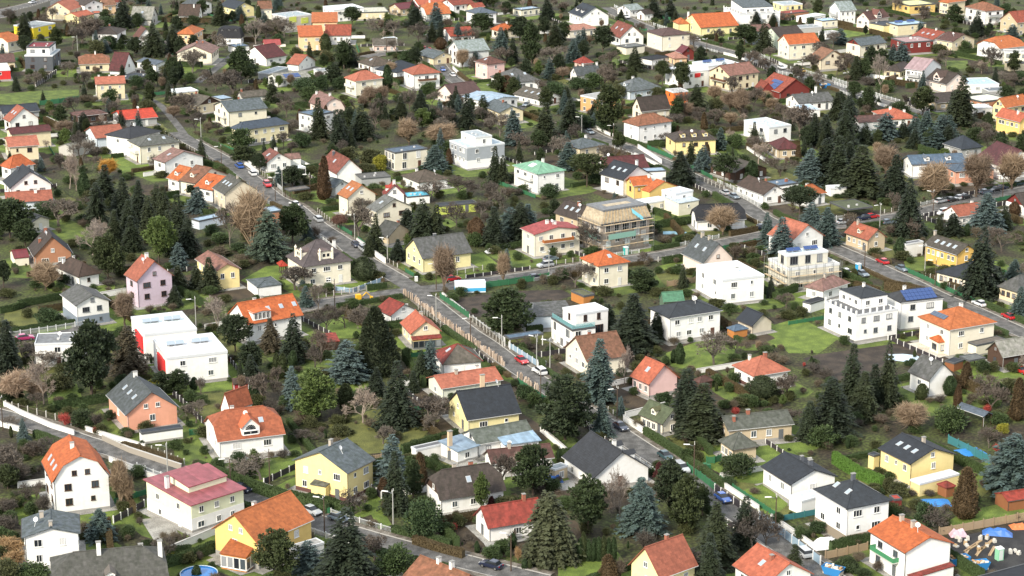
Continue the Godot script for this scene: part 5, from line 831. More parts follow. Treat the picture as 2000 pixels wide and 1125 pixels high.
const ROADS := [
	["R1","the long street between the hedges",5.3,[345,258,368,274,437,312,472,335,499,356,539,388,574,404,599,424,630,447,669,472,699,499,730,518,761,536,798,558,830,583,875,619,915,650,949,672,999,710,1049,744,1120,790,1180,828,1240,868,1290,900,1339,934,1374,960,1440,1005,1511,1054,1573,1098,1640,1142]],
	["R2","the wide cross street past the scaffolded house",6.2,[560,606,600,599,640,592,700,583,770,572,850,563,960,549,1024,540,1124,524,1237,507,1325,494,1449,468,1500,458,1560,449,1637,440,1700,431,1750,424,1807,413,1849,402,1948,382,2040,364]],
	["R3","the street past the solar roofed white house",5.6,[1105,238,1140,254,1167,268,1197,279,1240,294,1290,315,1340,340,1374,358,1412,377,1456,402,1494,428,1560,456,1637,488,1687,510,1729,530,1780,553,1836,580,1899,606,1973,640,2040,668]],
	["R5","the upper street past the orange barn roof",6,[1180,15,1218,34,1256,51,1300,65,1335,77,1371,88,1409,98,1472,115,1523,137,1573,149,1637,170,1701,192,1751,207,1800,224]],
	["R6","the lower street beside the tall hedge",5.4,[-20,806,75,832,160,862,249,889,349,928,450,958,519,979,611,1017,649,1030,736,1056,800,1073,907,1098,962,1112,1060,1136]],
	["R7","the motorway behind the barrier",15,[-60,40,0,28,50,16,110,2,160,-10]],
	["R8","the short street of the white villa",5,[712,112,760,104,800,101,840,98,850,112,862,132,880,150,905,168]],
	["RX","the lane behind the balustrade fence",4.4,[-10,668,40,662,100,655,150,645,180,632]],
	["RL","the narrow lane past the scarlet roof",2.6,[362,266,345,243,311,204,285,192]],
	["RD","the concrete drive",3.6,[385,162,401,149,430,128,455,108,462,96]],
	["RD2","the gravel drive",3.6,[1010,215,1030,205,1062,196]],
]
const PATCHES := [
	["soil_plot","soil",[872,600,905,582,1010,568,1098,566,1120,578,1010,608,960,618,925,618],"bare dark soil plot beside the street corner"],
	["soil_plot","soil",[1568,700,1600,692,1800,664,1830,680,1752,706,1690,728,1640,745],"dark bare soil strip before the white villa"],
	["yard","black",[1845,1085,1862,1050,2000,1022,2060,1040,2060,1110,1900,1125],"dark gravel builders yard"],
	["field","lawn",[-20,186,60,178,155,175,152,196,60,204,-20,205],"long green playing field"],
	["lawn","bright",[1495,640,1560,620,1640,660,1600,690,1540,690],"bright lawn with a trampoline beside the white terrace house"],
	["lawn","bright",[1300,690,1380,660,1440,672,1430,705,1360,725,1310,715],"fresh lawn round the spreading apple tree"],
	["lawn","bright",[470,548,520,520,555,518,560,540,500,560],"green lawn with a gazebo behind the turreted house"],
	["lawn","bright",[921,500,942,492,972,515,935,528,922,518],"trim lawn beside the straw coloured corner house"],
	["lawn","bright",[620,635,680,610,720,640,700,660,640,662],"lawn under three fruit trees"],
	["lawn","bright",[640,745,690,720,735,735,720,765,660,770],"lawn below the blue spruce"],
	["lawn","lawn",[520,700,640,670,690,690,660,720,560,740],"lawn behind the orange roofed house"],
	["lawn","dull",[640,830,760,790,860,820,800,880,680,890],"mossy yellowish orchard grass"],
	["lawn","bright",[710,975,735,975,765,1025,740,1035],"steep lawn beside the pale yellow house"],
	["lawn","bright",[480,925,580,895,585,925,500,945],"lawn behind the tall street hedge"],
	["lawn","bright",[1880,1000,2020,970,2060,1000,1960,1020,1870,1040,1850,1020],"wide green lawn beside the log cabin"],
	["lawn","lawn",[1830,935,1930,900,1960,930,1880,965],"lawn beside the blue covered pool"],
	["lawn","bright",[1430,965,1490,945,1540,985,1510,1010,1460,990],"yellow green front lawn beside the bungalow"],
	["lawn","bright",[1090,1100,1200,1070,1240,1125,1090,1135],"lawn behind the thuja row"],
	["lawn","dull",[10,610,70,600,95,632,40,645,5,640],"worn lawn beside the white greenhouse"],
	["lawn","bright",[90,760,150,750,160,775,95,790],"lawn behind the white wall"],
	["lawn","dull",[400,770,480,760,520,790,430,815,350,820],"grass below the red playhouse"],
	["lawn","dull",[1280,535,1360,525,1365,550,1300,560],"lawn beside the red fence"],
	["lawn","dull",[1690,290,1700,285,1710,290,1705,295],"tuft of grass beside the spruces"],
	["lawn","lawn",[1985,430,2040,420,2040,445,1990,440],"lawn beside the carved gable"],
	["lawn","lawn",[1765,510,1800,500,1830,520,1800,530,1770,525],"lawn before the ochre house"],
	["lawn","lawn",[1845,120,1890,118,1890,135,1850,135],"lawn behind the tomato red roof"],
	["lawn","bright",[1640,60,1700,52,1705,65,1650,75],"lawn below the pale roofed white house"],
	["lawn","lawn",[1390,65,1432,60,1435,78,1400,85],"front lawn of the orange barn roof house"],
	["lawn","lawn",[1195,105,1230,105,1235,130,1195,135],"lawn beside the double garage"],
	["lawn","dull",[690,295,740,295,760,320,730,320],"yellowed grass behind the dull red roof"],
	["lawn","bright",[235,325,290,320,295,335,240,345],"lawn beside the balcony house"],
	["paved_area","paved",[640,560,690,566,750,548,745,556,690,574,645,572],"pale paving before the turreted house"],
	["paved_area","ivory",[1770,672,1800,668,1850,695,1825,702],"ivory terrace of the cream villa"],
	["paved_area","paved",[275,1015,325,1010,355,1050,300,1055],"paved terrace of the pale green house"],
	["paved_area","paved",[402,1095,430,1085,505,1115,470,1125],"paved yard by the conservatory"],
	["paved_area","paved",[1085,945,1120,935,1125,955,1095,960],"concrete apron before the garage"],
	["paved_area","paved",[945,1062,990,1058,1000,1075,955,1080],"paved patio of the red roofed cottage"],
]
const FENCES := [
	["hedge",2.4,"tall clipped green hedge along the lower street",[402,928,460,948,530,972,600,990,640,1004]],
	["hedge_brown",1.6,"brown tinged hedge above the stone wall",[240,876,290,890,353,912]],
	["hedge",2.2,"dark hedge beside the round blue pool",[325,1108,370,1095,420,1078]],
	["hedge_brown",1.7,"brown hedge along the cottage garden",[808,1062,850,1075,905,1090]],
	["hedge_bright",2.6,"bright green clipped hedge beside the white corner house",[1628,905,1660,925,1690,940,1722,954]],
	["hedge",1.5,"low hedge above the balustrade fence",[18,652,90,642,162,632]],
	["hedge",1.8,"hedge below the dark bushy pine",[105,800,150,792,194,785]],
	["hedge",1.6,"hedge inside the glass panel fence",[1012,688,1040,704,1062,718]],
	["hedge",2.2,"dense hedge between cubes and black roofed house",[1280,446,1320,440,1350,436]],
	["hedge_brown",1.8,"hedge along the cross street before the black roof",[1425,462,1455,457,1478,452]],
	["hedge_brown",3,"rust coloured hedge behind the solar roofed house",[1728,566,1765,574,1806,584]],
	["hedge_brown",1.4,"low hedge round the cream corner house",[1822,545,1850,556,1872,566]],
	["hedge",1.8,"hedge behind the white greenhouse",[36,600,80,592,120,584]],
	["hedge",1.7,"hedge round the greenhouse lawn",[0,612,25,608,46,600]],
	["hedge",2,"hedge beside the scaffolded house",[1315,478,1340,470,1355,464]],
	["wall",1.1,"white street wall curving uphill",[8,793,40,810,100,836,145,850]],
	["stone",1.2,"rough stone wall along the lower street",[200,860,252,884,300,900,355,918]],
	["wall",1.6,"plain white wall along the parked cars",[697,476,725,496,753,516]],
	["glassf",1.2,"white posted fence with blue panels before the turreted house",[655,568,690,572,747,550]],
	["mesh",1.6,"green mesh fence round the bare soil plot",[860,584,885,601,915,622]],
	["mesh",1.5,"green mesh fence along the cross street",[940,562,990,556,1072,543]],
	["posts",1.4,"concrete post fence beside the lane of the big pine",[917,625,945,646,982,678]],
	["glassf",1.5,"pale blue panel fence beside the parked red car",[994,680,1020,697,1050,716]],
	["palisade",1.5,"ragged palisade of pale split logs along the street",[786,573,822,597,857,624,890,647,918,668,950,690,985,716]],
	["palisade",1.4,"short palisade of pale logs before the dark roofed house",[1012,738,1032,752,1052,766]],
	["posts",1.4,"dark fence with white posts opposite the black roof",[1362,350,1390,362,1414,372]],
	["rail",1.5,"white railing before the long brown roof",[1432,378,1460,392,1487,408]],
	["mesh",1.5,"green fence beside the silver estate car",[1342,918,1368,936,1396,958]],
	["dark",1.5,"dark panels between white posts at the front lawn",[1396,960,1420,976,1446,994]],
	["glassf",1.7,"blue grey sheet fence along the lower end of the street",[1482,1014,1520,1042,1560,1072,1602,1104]],
	["wood",1.6,"tall board fence of the builders yard",[1834,1046,1880,1038,1940,1027,2010,1014]],
	["wood",1.5,"board fence below the white corner house",[1612,1092,1655,1083,1694,1074]],
	["teal",1.8,"teal sheet fence beside the long blue pool",[1852,866,1890,884,1932,906]],
	["teal",1.2,"teal fence beside the bungalow drive",[1506,1022,1550,1014,1592,1006]],
	["rail",1.3,"grey balustrade fence above the lane",[20,658,60,652,110,645,165,636]],
	["rail",1.2,"white railing along the lower street",[268,915,300,928,330,938]],
	["dark",1.4,"black garden fence beside the pale green house",[222,1022,250,1008,282,990]],
	["dark",1.4,"black fence beside the straw coloured house",[706,930,716,952,745,975]],
	["wood",1.5,"red brown board fence beside the white cube",[1303,560,1330,556,1357,552]],
	["posts",1.2,"low fence round the corner lawn",[893,537,925,530,960,524]],
	["mesh",1.8,"green netting along the playing field",[78,206,115,202,155,196]],
	["dark",1.8,"black screen between two fields",[70,170,90,158,110,145]],
	["barrier",3.2,"pale noise barrier beside the motorway",[28,34,60,26,98,14]],
	["rail",1.3,"white balustrade along the upper street",[1630,165,1665,178,1720,196]],
	["wall",1.4,"white wall beside the maroon roof",[1246,290,1270,305,1292,320]],
	["wall",1.3,"white wall beside the blue van",[472,318,490,330,505,342]],
	["wall",1.2,"garden wall of the balcony house",[280,345,300,342,312,336]],
	["wood",1.3,"picket fence in the orchard",[692,905,715,903,745,898]],
	["posts",1.2,"fence beside the ochre house",[1808,540,1835,552,1864,566]],
	["mesh",1.4,"green fence along the orchard edge",[1380,905,1395,905,1408,900]],
]
const LAMPS := [[328,935,"g"],[451,962,"w"],[634,1042,"w"],[527,946,"w"],[768,1030,"g"],[998,1116,"w"],[1355,934,"w"],[1514,1040,"w"],[980,676,"g"],[1048,715,"g"],[1074,722,"g"],[1056,785,"w"],[852,632,"g"],[919,676,"w"],[552,382,"g"],[693,468,"g"],[757,514,"g"],[433,328,"w"],[1072,542,"g"],[1718,447,"g"],[1822,420,"w"],[1958,388,"w"],[1688,530,"w"],[6,840,"w"],[383,638,"g"],[852,566,"w"],[1205,820,"w"],[654,600,"w"],[1826,560,"w"],[1806,530,"g"],[1380,110,"w"],[1566,155,"w"],[1655,178,"w"],[152,105,"g"],[393,273,"g"],[755,108,"w"],[1136,268,"g"],[1198,285,"w"],[606,385,"w"],[538,392,"w"]]

# ---------------------------------------------------------------- ground, roads, patches
func build_ground() -> void:
	var m := MB.new()
	m.poly([Vector3(-2500, 0, 400), Vector3(2500, 0, 400), Vector3(2500, 0, -4000), Vector3(-2500, 0, -4000)], Vector3.UP)
	var g := mat("ground_soil_grass", Color(1, 1, 1), .95)
	g.albedo_texture = noise_tex(21, .006, lin(.050, .039, .021), lin(.092, .124, .022), 1024, 6, lin(.066, .080, .020))
	g.uv1_triplanar = true
	g.uv1_world_triplanar = true
	g.uv1_scale = Vector3(.011, .011, .011)
	g.detail_enabled = true
	g.detail_blend_mode = BaseMaterial3D.BLEND_MODE_MUL
	g.detail_albedo = noise_tex(22, .02, Color(.55, .52, .48), Color(1, 1, 1), 512, 5)
	g.detail_uv_layer = BaseMaterial3D.DETAIL_UV_2
	g.uv2_triplanar = true
	g.uv2_world_triplanar = true
	g.uv2_scale = Vector3(.10, .10, .10)
	var o := part("ground", m.done(), g, self)
	tag(o, "muddy winter grass and soil between the houses", "", "", "structure")

func surface_mat(key: String, lo: Color, hi: Color, scale := .12, rough := .95) -> StandardMaterial3D:
	if mats.has(key):
		return mats[key]
	var g := mat(key, Color(1, 1, 1), rough)
	g.albedo_texture = noise_tex(hash(key) % 1000, .012, lo, hi, 512, 6)
	g.uv1_triplanar = true
	g.uv1_world_triplanar = true
	g.uv1_scale = Vector3(scale, scale, scale)
	g.detail_enabled = true
	g.detail_blend_mode = BaseMaterial3D.BLEND_MODE_MUL
	g.detail_albedo = tex["fine"]
	g.detail_uv_layer = BaseMaterial3D.DETAIL_UV_2
	g.uv2_triplanar = true
	g.uv2_world_triplanar = true
	g.uv2_scale = Vector3(.23, .23, .23)
	return g

func ribbon(p: Array, l: float, r: float, y: float) -> ArrayMesh:
	var m := MB.new()
	var lp := []
	var rp := []
	for i in p.size():
		var d: Vector3 = (p[mini(i + 1, p.size() - 1)] - p[maxi(i - 1, 0)])
		d.y = 0
		d = d.normalized()
		var s := d.cross(Vector3.UP)
		lp.append(p[i] + s * l + Vector3(0, y, 0))
		rp.append(p[i] + s * r + Vector3(0, y, 0))
	for i in p.size() - 1:
		m.poly([lp[i], lp[i + 1], rp[i + 1], rp[i]], Vector3.UP)
	return m.done()

func smooth_line(pix: Array) -> Array:
	var c := []
	for i in range(0, pix.size(), 2):
		c.append(gp(pix[i], pix[i + 1]))
	var out := []
	for i in c.size() - 1:
		var p0: Vector3 = c[maxi(i - 1, 0)]
		var p3: Vector3 = c[mini(i + 2, c.size() - 1)]
		var n := maxi(1, int(c[i].distance_to(c[i + 1]) / 4.0))
		for k in n:
			out.append(c[i].cubic_interpolate(c[i + 1], p0, p3, float(k) / n))
	out.append(c[-1])
	return out

func near_other_road(p: Vector3, own: String, dist: float) -> bool:
	for k in road_lines:
		if k == own:
			continue
		for q in road_lines[k].pts:
			if absf(q.x - p.x) < 14.0 and Vector2(q.x - p.x, q.z - p.z).length() < dist + road_lines[k].w / 2:
				return true
	return false

var road_grid := {}

func road_gap(p: Vector3) -> float:
	# metres to the nearest road edge, exact below about 6 m
	if road_grid.is_empty():
		for k in road_lines:
			for q in road_lines[k].pts:
				var c := Vector2i(int(floor(q.x / 14.0)), int(floor(q.z / 14.0)))
				if not road_grid.has(c):
					road_grid[c] = []
				road_grid[c].append([q, road_lines[k].w / 2])
	var best := 99.0
	var o := Vector2i(int(floor(p.x / 14.0)), int(floor(p.z / 14.0)))
	for i in range(-1, 2):
		for j in range(-1, 2):
			for e in road_grid.get(o + Vector2i(i, j), []):
				best = minf(best, Vector2(e[0].x - p.x, e[0].z - p.z).length() - e[1])
	return best

func build_roads() -> void:
	var y := .05
	for r in ROADS:
		road_lines[r[0]] = {"pts": smooth_line(r[3]), "w": r[2]}
	for r in ROADS:
		var pts: Array = road_lines[r[0]].pts
		var w: float = r[2]
		y += .004
		var asphalt := surface_mat("asphalt", lin(.085, .083, .080), lin(.175, .170, .163), .05)
		var o := part("road" if w > 4.2 else "lane", ribbon(pts, -w / 2, w / 2, y), asphalt, self)
		o.name = numbered("road" if w > 4.2 else "lane")
		tag(o, r[1], "", "", "structure")
		if w < 4.6:
			continue
		# worn repair patches and pavements with kerbs
		var pave := surface_mat("pavement_grey", lin(.11, .092, .070), lin(.25, .225, .19), .07)
		for side in [-1.0, 1.0]:
			var run := []
			for i in pts.size():
				var ok := not near_other_road(pts[i], r[0], 3.2)
				if ok:
					run.append(pts[i])
				if (not ok or i == pts.size() - 1) and run.size() > 2:
					var pv := part("pavement", ribbon(run, side * (w / 2 + .15), side * (w / 2 + 1.5), .17), pave, self)
					pv.name = numbered("pavement")
					tag(pv, "narrow grey pavement along " + r[1], "", "", "structure")
					var kb := MB.new()
					for k in run.size() - 1:
						var d: Vector3 = (run[k + 1] - run[k]).normalized()
						var s: Vector3 = d.cross(Vector3.UP) * side
						var a: Vector3 = run[k] + s * (w / 2)
						var b: Vector3 = run[k + 1] + s * (w / 2)
						kb.poly([a + Vector3(0, .0, 0), b, b + Vector3(0, .172, 0), a + Vector3(0, .172, 0)], -s)
						kb.poly([a + Vector3(0, .172, 0), b + Vector3(0, .172, 0), b + s * .17 + Vector3(0, .172, 0), a + s * .17 + Vector3(0, .172, 0)], Vector3.UP)
					part("kerb", kb.done(), mat("kerb", lin(.36, .35, .33), .9), pv)
				if not ok:
					run = []

func build_patches() -> void:
	var y := .012
	var cols := {
		"lawn": [lin(.072, .108, .017), lin(.140, .192, .030)], "bright": [lin(.094, .142, .020), lin(.168, .236, .036)], "dull": [lin(.090, .098, .022), lin(.155, .162, .038)], "soil": [lin(.030, .023, .018), lin(.070, .052, .038)], "black": [lin(.020, .020, .022), lin(.045, .044, .045)],
		"paved": [lin(.26, .25, .23), lin(.42, .41, .38)], "leaf": [lin(.042, .030, .018), lin(.078, .055, .030)], "ivory": [lin(.55, .50, .42), lin(.70, .66, .58)]}
	for k in cols:
		surface_mat("patch_" + k, cols[k][0], cols[k][1], .037)
	for p in PATCHES:
		y += .0022
		var m := MB.new()
		var q := []
		for i in range(0, p[2].size(), 2):
			q.append(gp(p[2][i], p[2][i + 1]) + Vector3(0, y, 0))
		m.poly(q, Vector3.UP)
		var o := part(p[0], m.done(), surface_mat("patch_" + p[1], cols[p[1]][0], cols[p[1]][1], .037), self)
		o.name = numbered(p[0])
		tag(o, p[3], "", "", "structure")

func build_plots() -> void:
	# each house stands in a plot of its own grass, with a strip of paving
	var keys := ["lawn", "dull", "bright", "lawn", "leaf", "bright", "lawn"]
	var y := .10
	var i := 0
	for h in house_list:
		if h.small or h.hint == "":
			continue
		i += 1
		var rr := RandomNumberGenerator.new()
		rr.seed = 90 + i
		y = .0 if y > .13 else y
		var lift := .001 + (i % 10) * .0011
		var m := MB.new()
		var q := []
		var n := 18
		var w: float = h.W / 2 + rr.randf_range(4, 8)
		var d: float = h.D / 2 + rr.randf_range(4, 8)
		var off: Vector3 = h.u * rr.randf_range(-4, 4) - h.v * rr.randf_range(0, 5)
		for k in n:
			var g := TAU * k / n
			var c := cos(g)
			var s := sin(g)
			var e := pow(pow(absf(c), 5.0) + pow(absf(s), 5.0), -0.2) * rr.randf_range(.93, 1.05)
			q.append(h.c + off + h.u * (c * w * e) + h.v * (s * d * e) + Vector3(0, lift, 0))
		m.poly(q, Vector3.UP)
		var o := part("lawn", m.done(), mats["patch_" + keys[rr.randi_range(0, keys.size() - 1)]], self)
		o.name = numbered("lawn")
		tag(o, cut("garden grass round the house, " + h.hint), "", "", "structure")
		var m2 := MB.new()
		var pw: float = h.W / 2 + .8
		var pd: float = h.D / 2 + rr.randf_range(.6, 2.2)
		var q2 := []
		for k in [Vector2(-1, -1), Vector2(1, -1), Vector2(1, 1), Vector2(-1, 1)]:
			q2.append(h.c + h.u * (k.x * pw) + h.v * (k.y * pd) + Vector3(0, .045, 0))
		m2.poly(q2, Vector3.UP)
		var o2 := part("terrace", m2.done(), mats["patch_paved"], self)
		o2.name = numbered("paved_terrace")
		tag(o2, cut("grey paving round the house, " + h.hint), "", "", "structure")

# ---------------------------------------------------------------- fences, hedges, walls
func near_hint(p: Vector3) -> String:
	var best := 1e9
	var t := ""
	for h in house_list:
		if h.hint == "":
			continue
		var d: float = h.c.distance_to(p)
		if d < best:
			best = d
			t = h.hint
	return t

func inside_house(p: Vector3, gap: float) -> bool:
	for h in house_list:
		var d: Vector3 = p - h.c
		if absf(d.dot(h.u)) < h.W / 2 + gap and absf(d.dot(h.v)) < h.D / 2 + gap:
			return true
	return false

func hedge_mesh(seed_: int) -> ArrayMesh:
	var key := "hedge_%d" % seed_
	if meshes.has(key):
		return meshes[key]
	var r := RandomNumberGenerator.new()
	r.seed = seed_
	var m := MB.new()
	m.c = Color(1, 1, 1)
	m.box(Vector3(-1.0, 0, -.36), Vector3(1.0, .88, .36))
	for i in 620:
		var f := r.randf()
		var p: Vector3
		var n: Vector3
		if f < .38:
			p = Vector3(r.randf_range(-1, 1), .9, r.randf_range(-.4, .4))
			n = Vector3(0, 1, 0)
		else:
			var s := 1.0 if r.randf() < .5 else -1.0
			p = Vector3(r.randf_range(-1, 1), r.randf_range(.02, .92), .38 * s)
			n = Vector3(0, .2, s)
		var d := (n + Vector3(r.randf_range(-1, 1), r.randf_range(-.5, 1), r.randf_range(-1, 1))).normalized()
		var k := r.randf_range(.6, 1.35)
		m.c = Color(k, k * r.randf_range(.92, 1.05), k * .9)
		m.leaf(p - n * .05, d, d.cross(Vector3(r.randf(), r.randf(), r.randf())).normalized(), r.randf_range(.1, .2), .12)
	meshes[key] = m.done()
	return meshes[key]

func leaf_mat(key: String, c: Color, back := 0.25) -> StandardMaterial3D:
	if mats.has(key):
		return mats[key]
	var m := mat(key, c, .75)
	m.vertex_color_use_as_albedo = true
	m.cull_mode = BaseMaterial3D.CULL_DISABLED
	if back > 0:
		m.backlight_enabled = true
		m.backlight = Color(back, back, back)
	return m

func fence(kind: String, h: float, label: String, pix: Array, y0 := 0.0) -> void:
	var pts := []
	for i in range(0, pix.size(), 2):
		pts.append(gp(pix[i], pix[i + 1]))
	fence_pts(kind, h, label, pts)

func fence_pts(kind: String, h: float, label: String, pts: Array) -> void:
	var names := {"hedge": "hedge", "hedge_brown": "hedge", "hedge_bright": "hedge", "wall": "garden_wall", "stone": "garden_wall", "mesh": "mesh_fence", "teal": "mesh_fence", "wood": "timber_fence", "posts": "post_fence", "palisade": "log_palisade", "rail": "railing_fence", "dark": "panel_fence", "glassf": "panel_fence", "barrier": "noise_barrier"}
	var t := thing(names[kind], cut(label), names[kind].replace("_", " "), pts[0], 0.0, "garden boundaries")
	for i in pts.size() - 1:
		var a: Vector3 = pts[i] - pts[0]
		var b: Vector3 = pts[i + 1] - pts[0]
		var l := a.distance_to(b)
		if l < .5:
			continue
		var d := (b - a) / l
		var turn := atan2(-d.z, d.x)
		if kind.begins_with("hedge"):
			var n := maxi(1, int(round(l / 2.0)))
			var lm := leaf_mat("hedge_green", lin(.045, .075, .022))
			if kind == "hedge_brown":
				lm = leaf_mat("hedge_brown", lin(.085, .062, .028))
			elif kind == "hedge_bright":
				lm = leaf_mat("hedge_bright", lin(.07, .15, .02))
			for k in n:
				var o := part("hedge_section", hedge_mesh(1 + k % 3), lm, t, a + d * (l * (k + .5) / n), turn)
				o.scale = Vector3(l / n / 2.0 * 1.02, h * rng.randf_range(.93, 1.05), 1.3)
			continue
		var step := 2.4
		var n2 := maxi(1, int(round(l / step)))
		var seg := l / n2
		match kind:
			"wall", "stone":
				var wm := wall_mat("W") if kind == "wall" else mat("fieldstone", lin(.30, .27, .23), .95)
				for k in n2:
					var o := part("wall_section", box_mesh(2.4, 1.0, .26), wm, t, a + d * (seg * (k + .5)), turn)
					o.scale = Vector3(seg / 2.4, h, 1)
					var cp := part("coping", box_mesh(2.4, .08, .36), mat("coping", lin(.42, .41, .39), .9), t, a + d * (seg * (k + .5)) + Vector3(0, h + .002, 0), turn)
					cp.scale = Vector3(seg / 2.4, 1, 1)
			"palisade":
				var m3 := int(l / .42)
				for k in m3:
					var o := part("log", box_mesh(.26, 1.0, .22), [mat("log_a", lin(.42, .33, .26), .95), mat("log_b", lin(.31, .245, .19), .95), mat("log_c", lin(.52, .43, .35), .95)][rng.randi_range(0, 2)], t, a + d * (l * (k + rng.randf_range(.2, .8)) / m3) + Vector3(rng.randf_range(-.25, .25), 0, rng.randf_range(-.25, .25)), rng.randf() * 3)
					o.scale.y = h * rng.randf_range(.6, 1.25)
			_:
				var pc: Color = {"mesh": lin(.03, .16, .07), "teal": lin(.05, .20, .20), "wood": lin(.30, .22, .14), "posts": lin(.55, .54, .50), "rail": lin(.62, .63, .62), "dark": lin(.75, .74, .71), "glassf": lin(.70, .70, .69), "barrier": lin(.35, .34, .32)}[kind]
				var fc: Color = {"mesh": lin(.03, .13, .06), "teal": lin(.04, .17, .19), "wood": lin(.34, .25, .16), "posts": lin(.10, .085, .06), "rail": lin(.50, .52, .53), "dark": lin(.035, .03, .035), "glassf": lin(.26, .36, .45), "barrier": lin(.33, .30, .25)}[kind]
				for k in n2 + 1:
					var o := part("post", box_mesh(.18, 1.0, .18), mat("post_" + kind, pc, .8), t, a + d * (seg * k), turn)
					o.scale.y = h * 1.08
				for k in n2:
					if kind in ["wood", "posts", "rail"]:
						var bars := 9 if kind != "posts" else 7
						for q in bars:
							var bo := part("slat", box_mesh(.16 if kind == "wood" else .06, 1.0, .04), mat("fence_" + kind, fc, .85), t, a + d * (seg * (k + (q + .5) / bars)), turn)
							bo.scale = Vector3(1.35 if kind == "wood" else 1.0, h * .95, 1)
						var ro := part("rail", box_mesh(2.4, .07, .06), mat("fence_" + kind, fc, .85), t, a + d * (seg * (k + .5)) + Vector3(0, h * .8, 0), turn)
						ro.scale.x = seg / 2.4
					else:
						var po := part("panel", box_mesh(2.2, 1.0, .05), mat("fence_" + kind, fc, .7), t, a + d * (seg * (k + .5)) + Vector3(0, .06, 0), turn)
						po.scale = Vector3((seg - .2) / 2.2, h * .92, 1)

func build_fences() -> void:
	for f in FENCES:
		fence(f[0], f[1], f[2], f[3])
	# low boundaries along both sides of every street
	var r := RandomNumberGenerator.new()
	r.seed = 77
	for e in ROADS:
		if e[2] < 4.6 or e[0] == "R7":
			continue
		var pts: Array = road_lines[e[0]].pts
		for side in [-1.0, 1.0]:
			var i := r.randi_range(0, 2)
			while i < pts.size() - 4:
				var n := r.randi_range(2, 4)
				var q := []
				for k in range(i, mini(i + n + 1, pts.size())):
					var d: Vector3 = (pts[mini(k + 1, pts.size() - 1)] - pts[maxi(k - 1, 0)]).normalized()
					var p: Vector3 = pts[k] + d.cross(Vector3.UP) * side * (e[2] / 2 + 1.9)
					if near_other_road(p, e[0], 2.2) or inside_house(p, .5):
						break
					q.append(p)
				if q.size() > 1:
					var kinds := ["hedge", "hedge_brown", "wall", "posts", "mesh", "dark", "rail", "hedge"]
					var k2: String = kinds[r.randi_range(0, kinds.size() - 1)]
					var desc: String = {"hedge": "clipped green street hedge", "hedge_brown": "brownish winter street hedge", "wall": "low white street wall", "posts": "dark slatted street fence on pale posts", "mesh": "green mesh street fence", "dark": "dark panel street fence on white posts", "rail": "pale railing street fence"}[k2]
					fence_pts(k2, r.randf_range(.9, 1.4) if k2 != "hedge" else r.randf_range(1.1, 1.8), sole_label(desc, q[0], "long" if q.size() > 3 else "short"), q)
				i += n + (1 if r.randf() < .35 else 0)

func build_hedgerows() -> void:
	# plot edges: a hedge or light fence along the back and one side of each garden
	var r := RandomNumberGenerator.new()
	r.seed = 515
	for h in house_list:
		if h.small or h.hint == "":
			continue
		for edge in 2:
			if r.randf() < .2:
				continue
			var w: float = h.W / 2 + r.randf_range(3.0, 6.0)
			var d: float = h.D / 2 + r.randf_range(3.5, 7.0)
			var sg := -1.0 if r.randf() < .5 else 1.0
			var a: Vector3 = h.c + (h.v * d - h.u * w if edge == 0 else h.u * (w * sg) - h.v * d)
			var b: Vector3 = h.c + (h.v * d + h.u * w if edge == 0 else h.u * (w * sg) + h.v * d)
			var q := []
			var n := int(a.distance_to(b) / 2.0)
			for k in n + 1:
				var p := a.lerp(b, float(k) / n)
				if inside_house(p, .7) or road_gap(p) < 2.4:
					if q.size() > 1:
						break
					q = []
					continue
				q.append(p)
			if q.size() < 3:
				continue
			var kinds := ["hedge", "hedge_brown", "hedge", "mesh", "hedge", "dark", "wall", "hedge_brown"]
			var k2: String = kinds[r.randi_range(0, 7)]
			var desc: String = {"hedge": "green garden hedge", "hedge_brown": "brown winter garden hedge", "wall": "low white garden wall", "mesh": "green garden fence", "dark": "dark panel garden fence"}[k2]
			fence_pts(k2, r.randf_range(1.2, 2.3) if k2.begins_with("hedge") else r.randf_range(.9, 1.4), sole_label(desc, q[0], "long" if q.size() > 6 else "short"), [q[0], q[-1]])

# ---------------------------------------------------------------- houses
func win_mesh(w: float, h: float, bars: int) -> ArrayMesh:
	var key := "win_%.2f_%.2f_%d" % [w, h, bars]
	if meshes.has(key):
		return meshes[key]
	var m := MB.new()
	var f := 0.09
	m.box(Vector3(-w / 2, -h / 2, -.02), Vector3(-w / 2 + f, h / 2, .07))
	m.box(Vector3(w / 2 - f, -h / 2, -.02), Vector3(w / 2, h / 2, .07))
	m.box(Vector3(-w / 2 + f, h / 2 - f, -.02), Vector3(w / 2 - f, h / 2, .07))
	m.box(Vector3(-w / 2 + f, -h / 2, -.02), Vector3(w / 2 - f, -h / 2 + f, .07))
	for i in range(1, bars):
		var x := -w / 2 + w * i / bars
		m.box(Vector3(x - .035, -h / 2 + f, -.02), Vector3(x + .035, h / 2 - f, .06))
	m.box(Vector3(-w / 2 - .08, -h / 2 - .07, -.02), Vector3(w / 2 + .08, -h / 2 - .005, .14))
	meshes[key] = m.done()
	return meshes[key]

func pane_mesh(w: float, h: float) -> ArrayMesh:
	var key := "pane_%.2f_%.2f" % [w, h]
	if not meshes.has(key):
		var m := MB.new()
		m.poly([Vector3(-w / 2, -h / 2, 0), Vector3(w / 2, -h / 2, 0), Vector3(w / 2, h / 2, 0), Vector3(-w / 2, h / 2, 0)], Vector3(0, 0, 1))
		meshes[key] = m.done()
	return meshes[key]

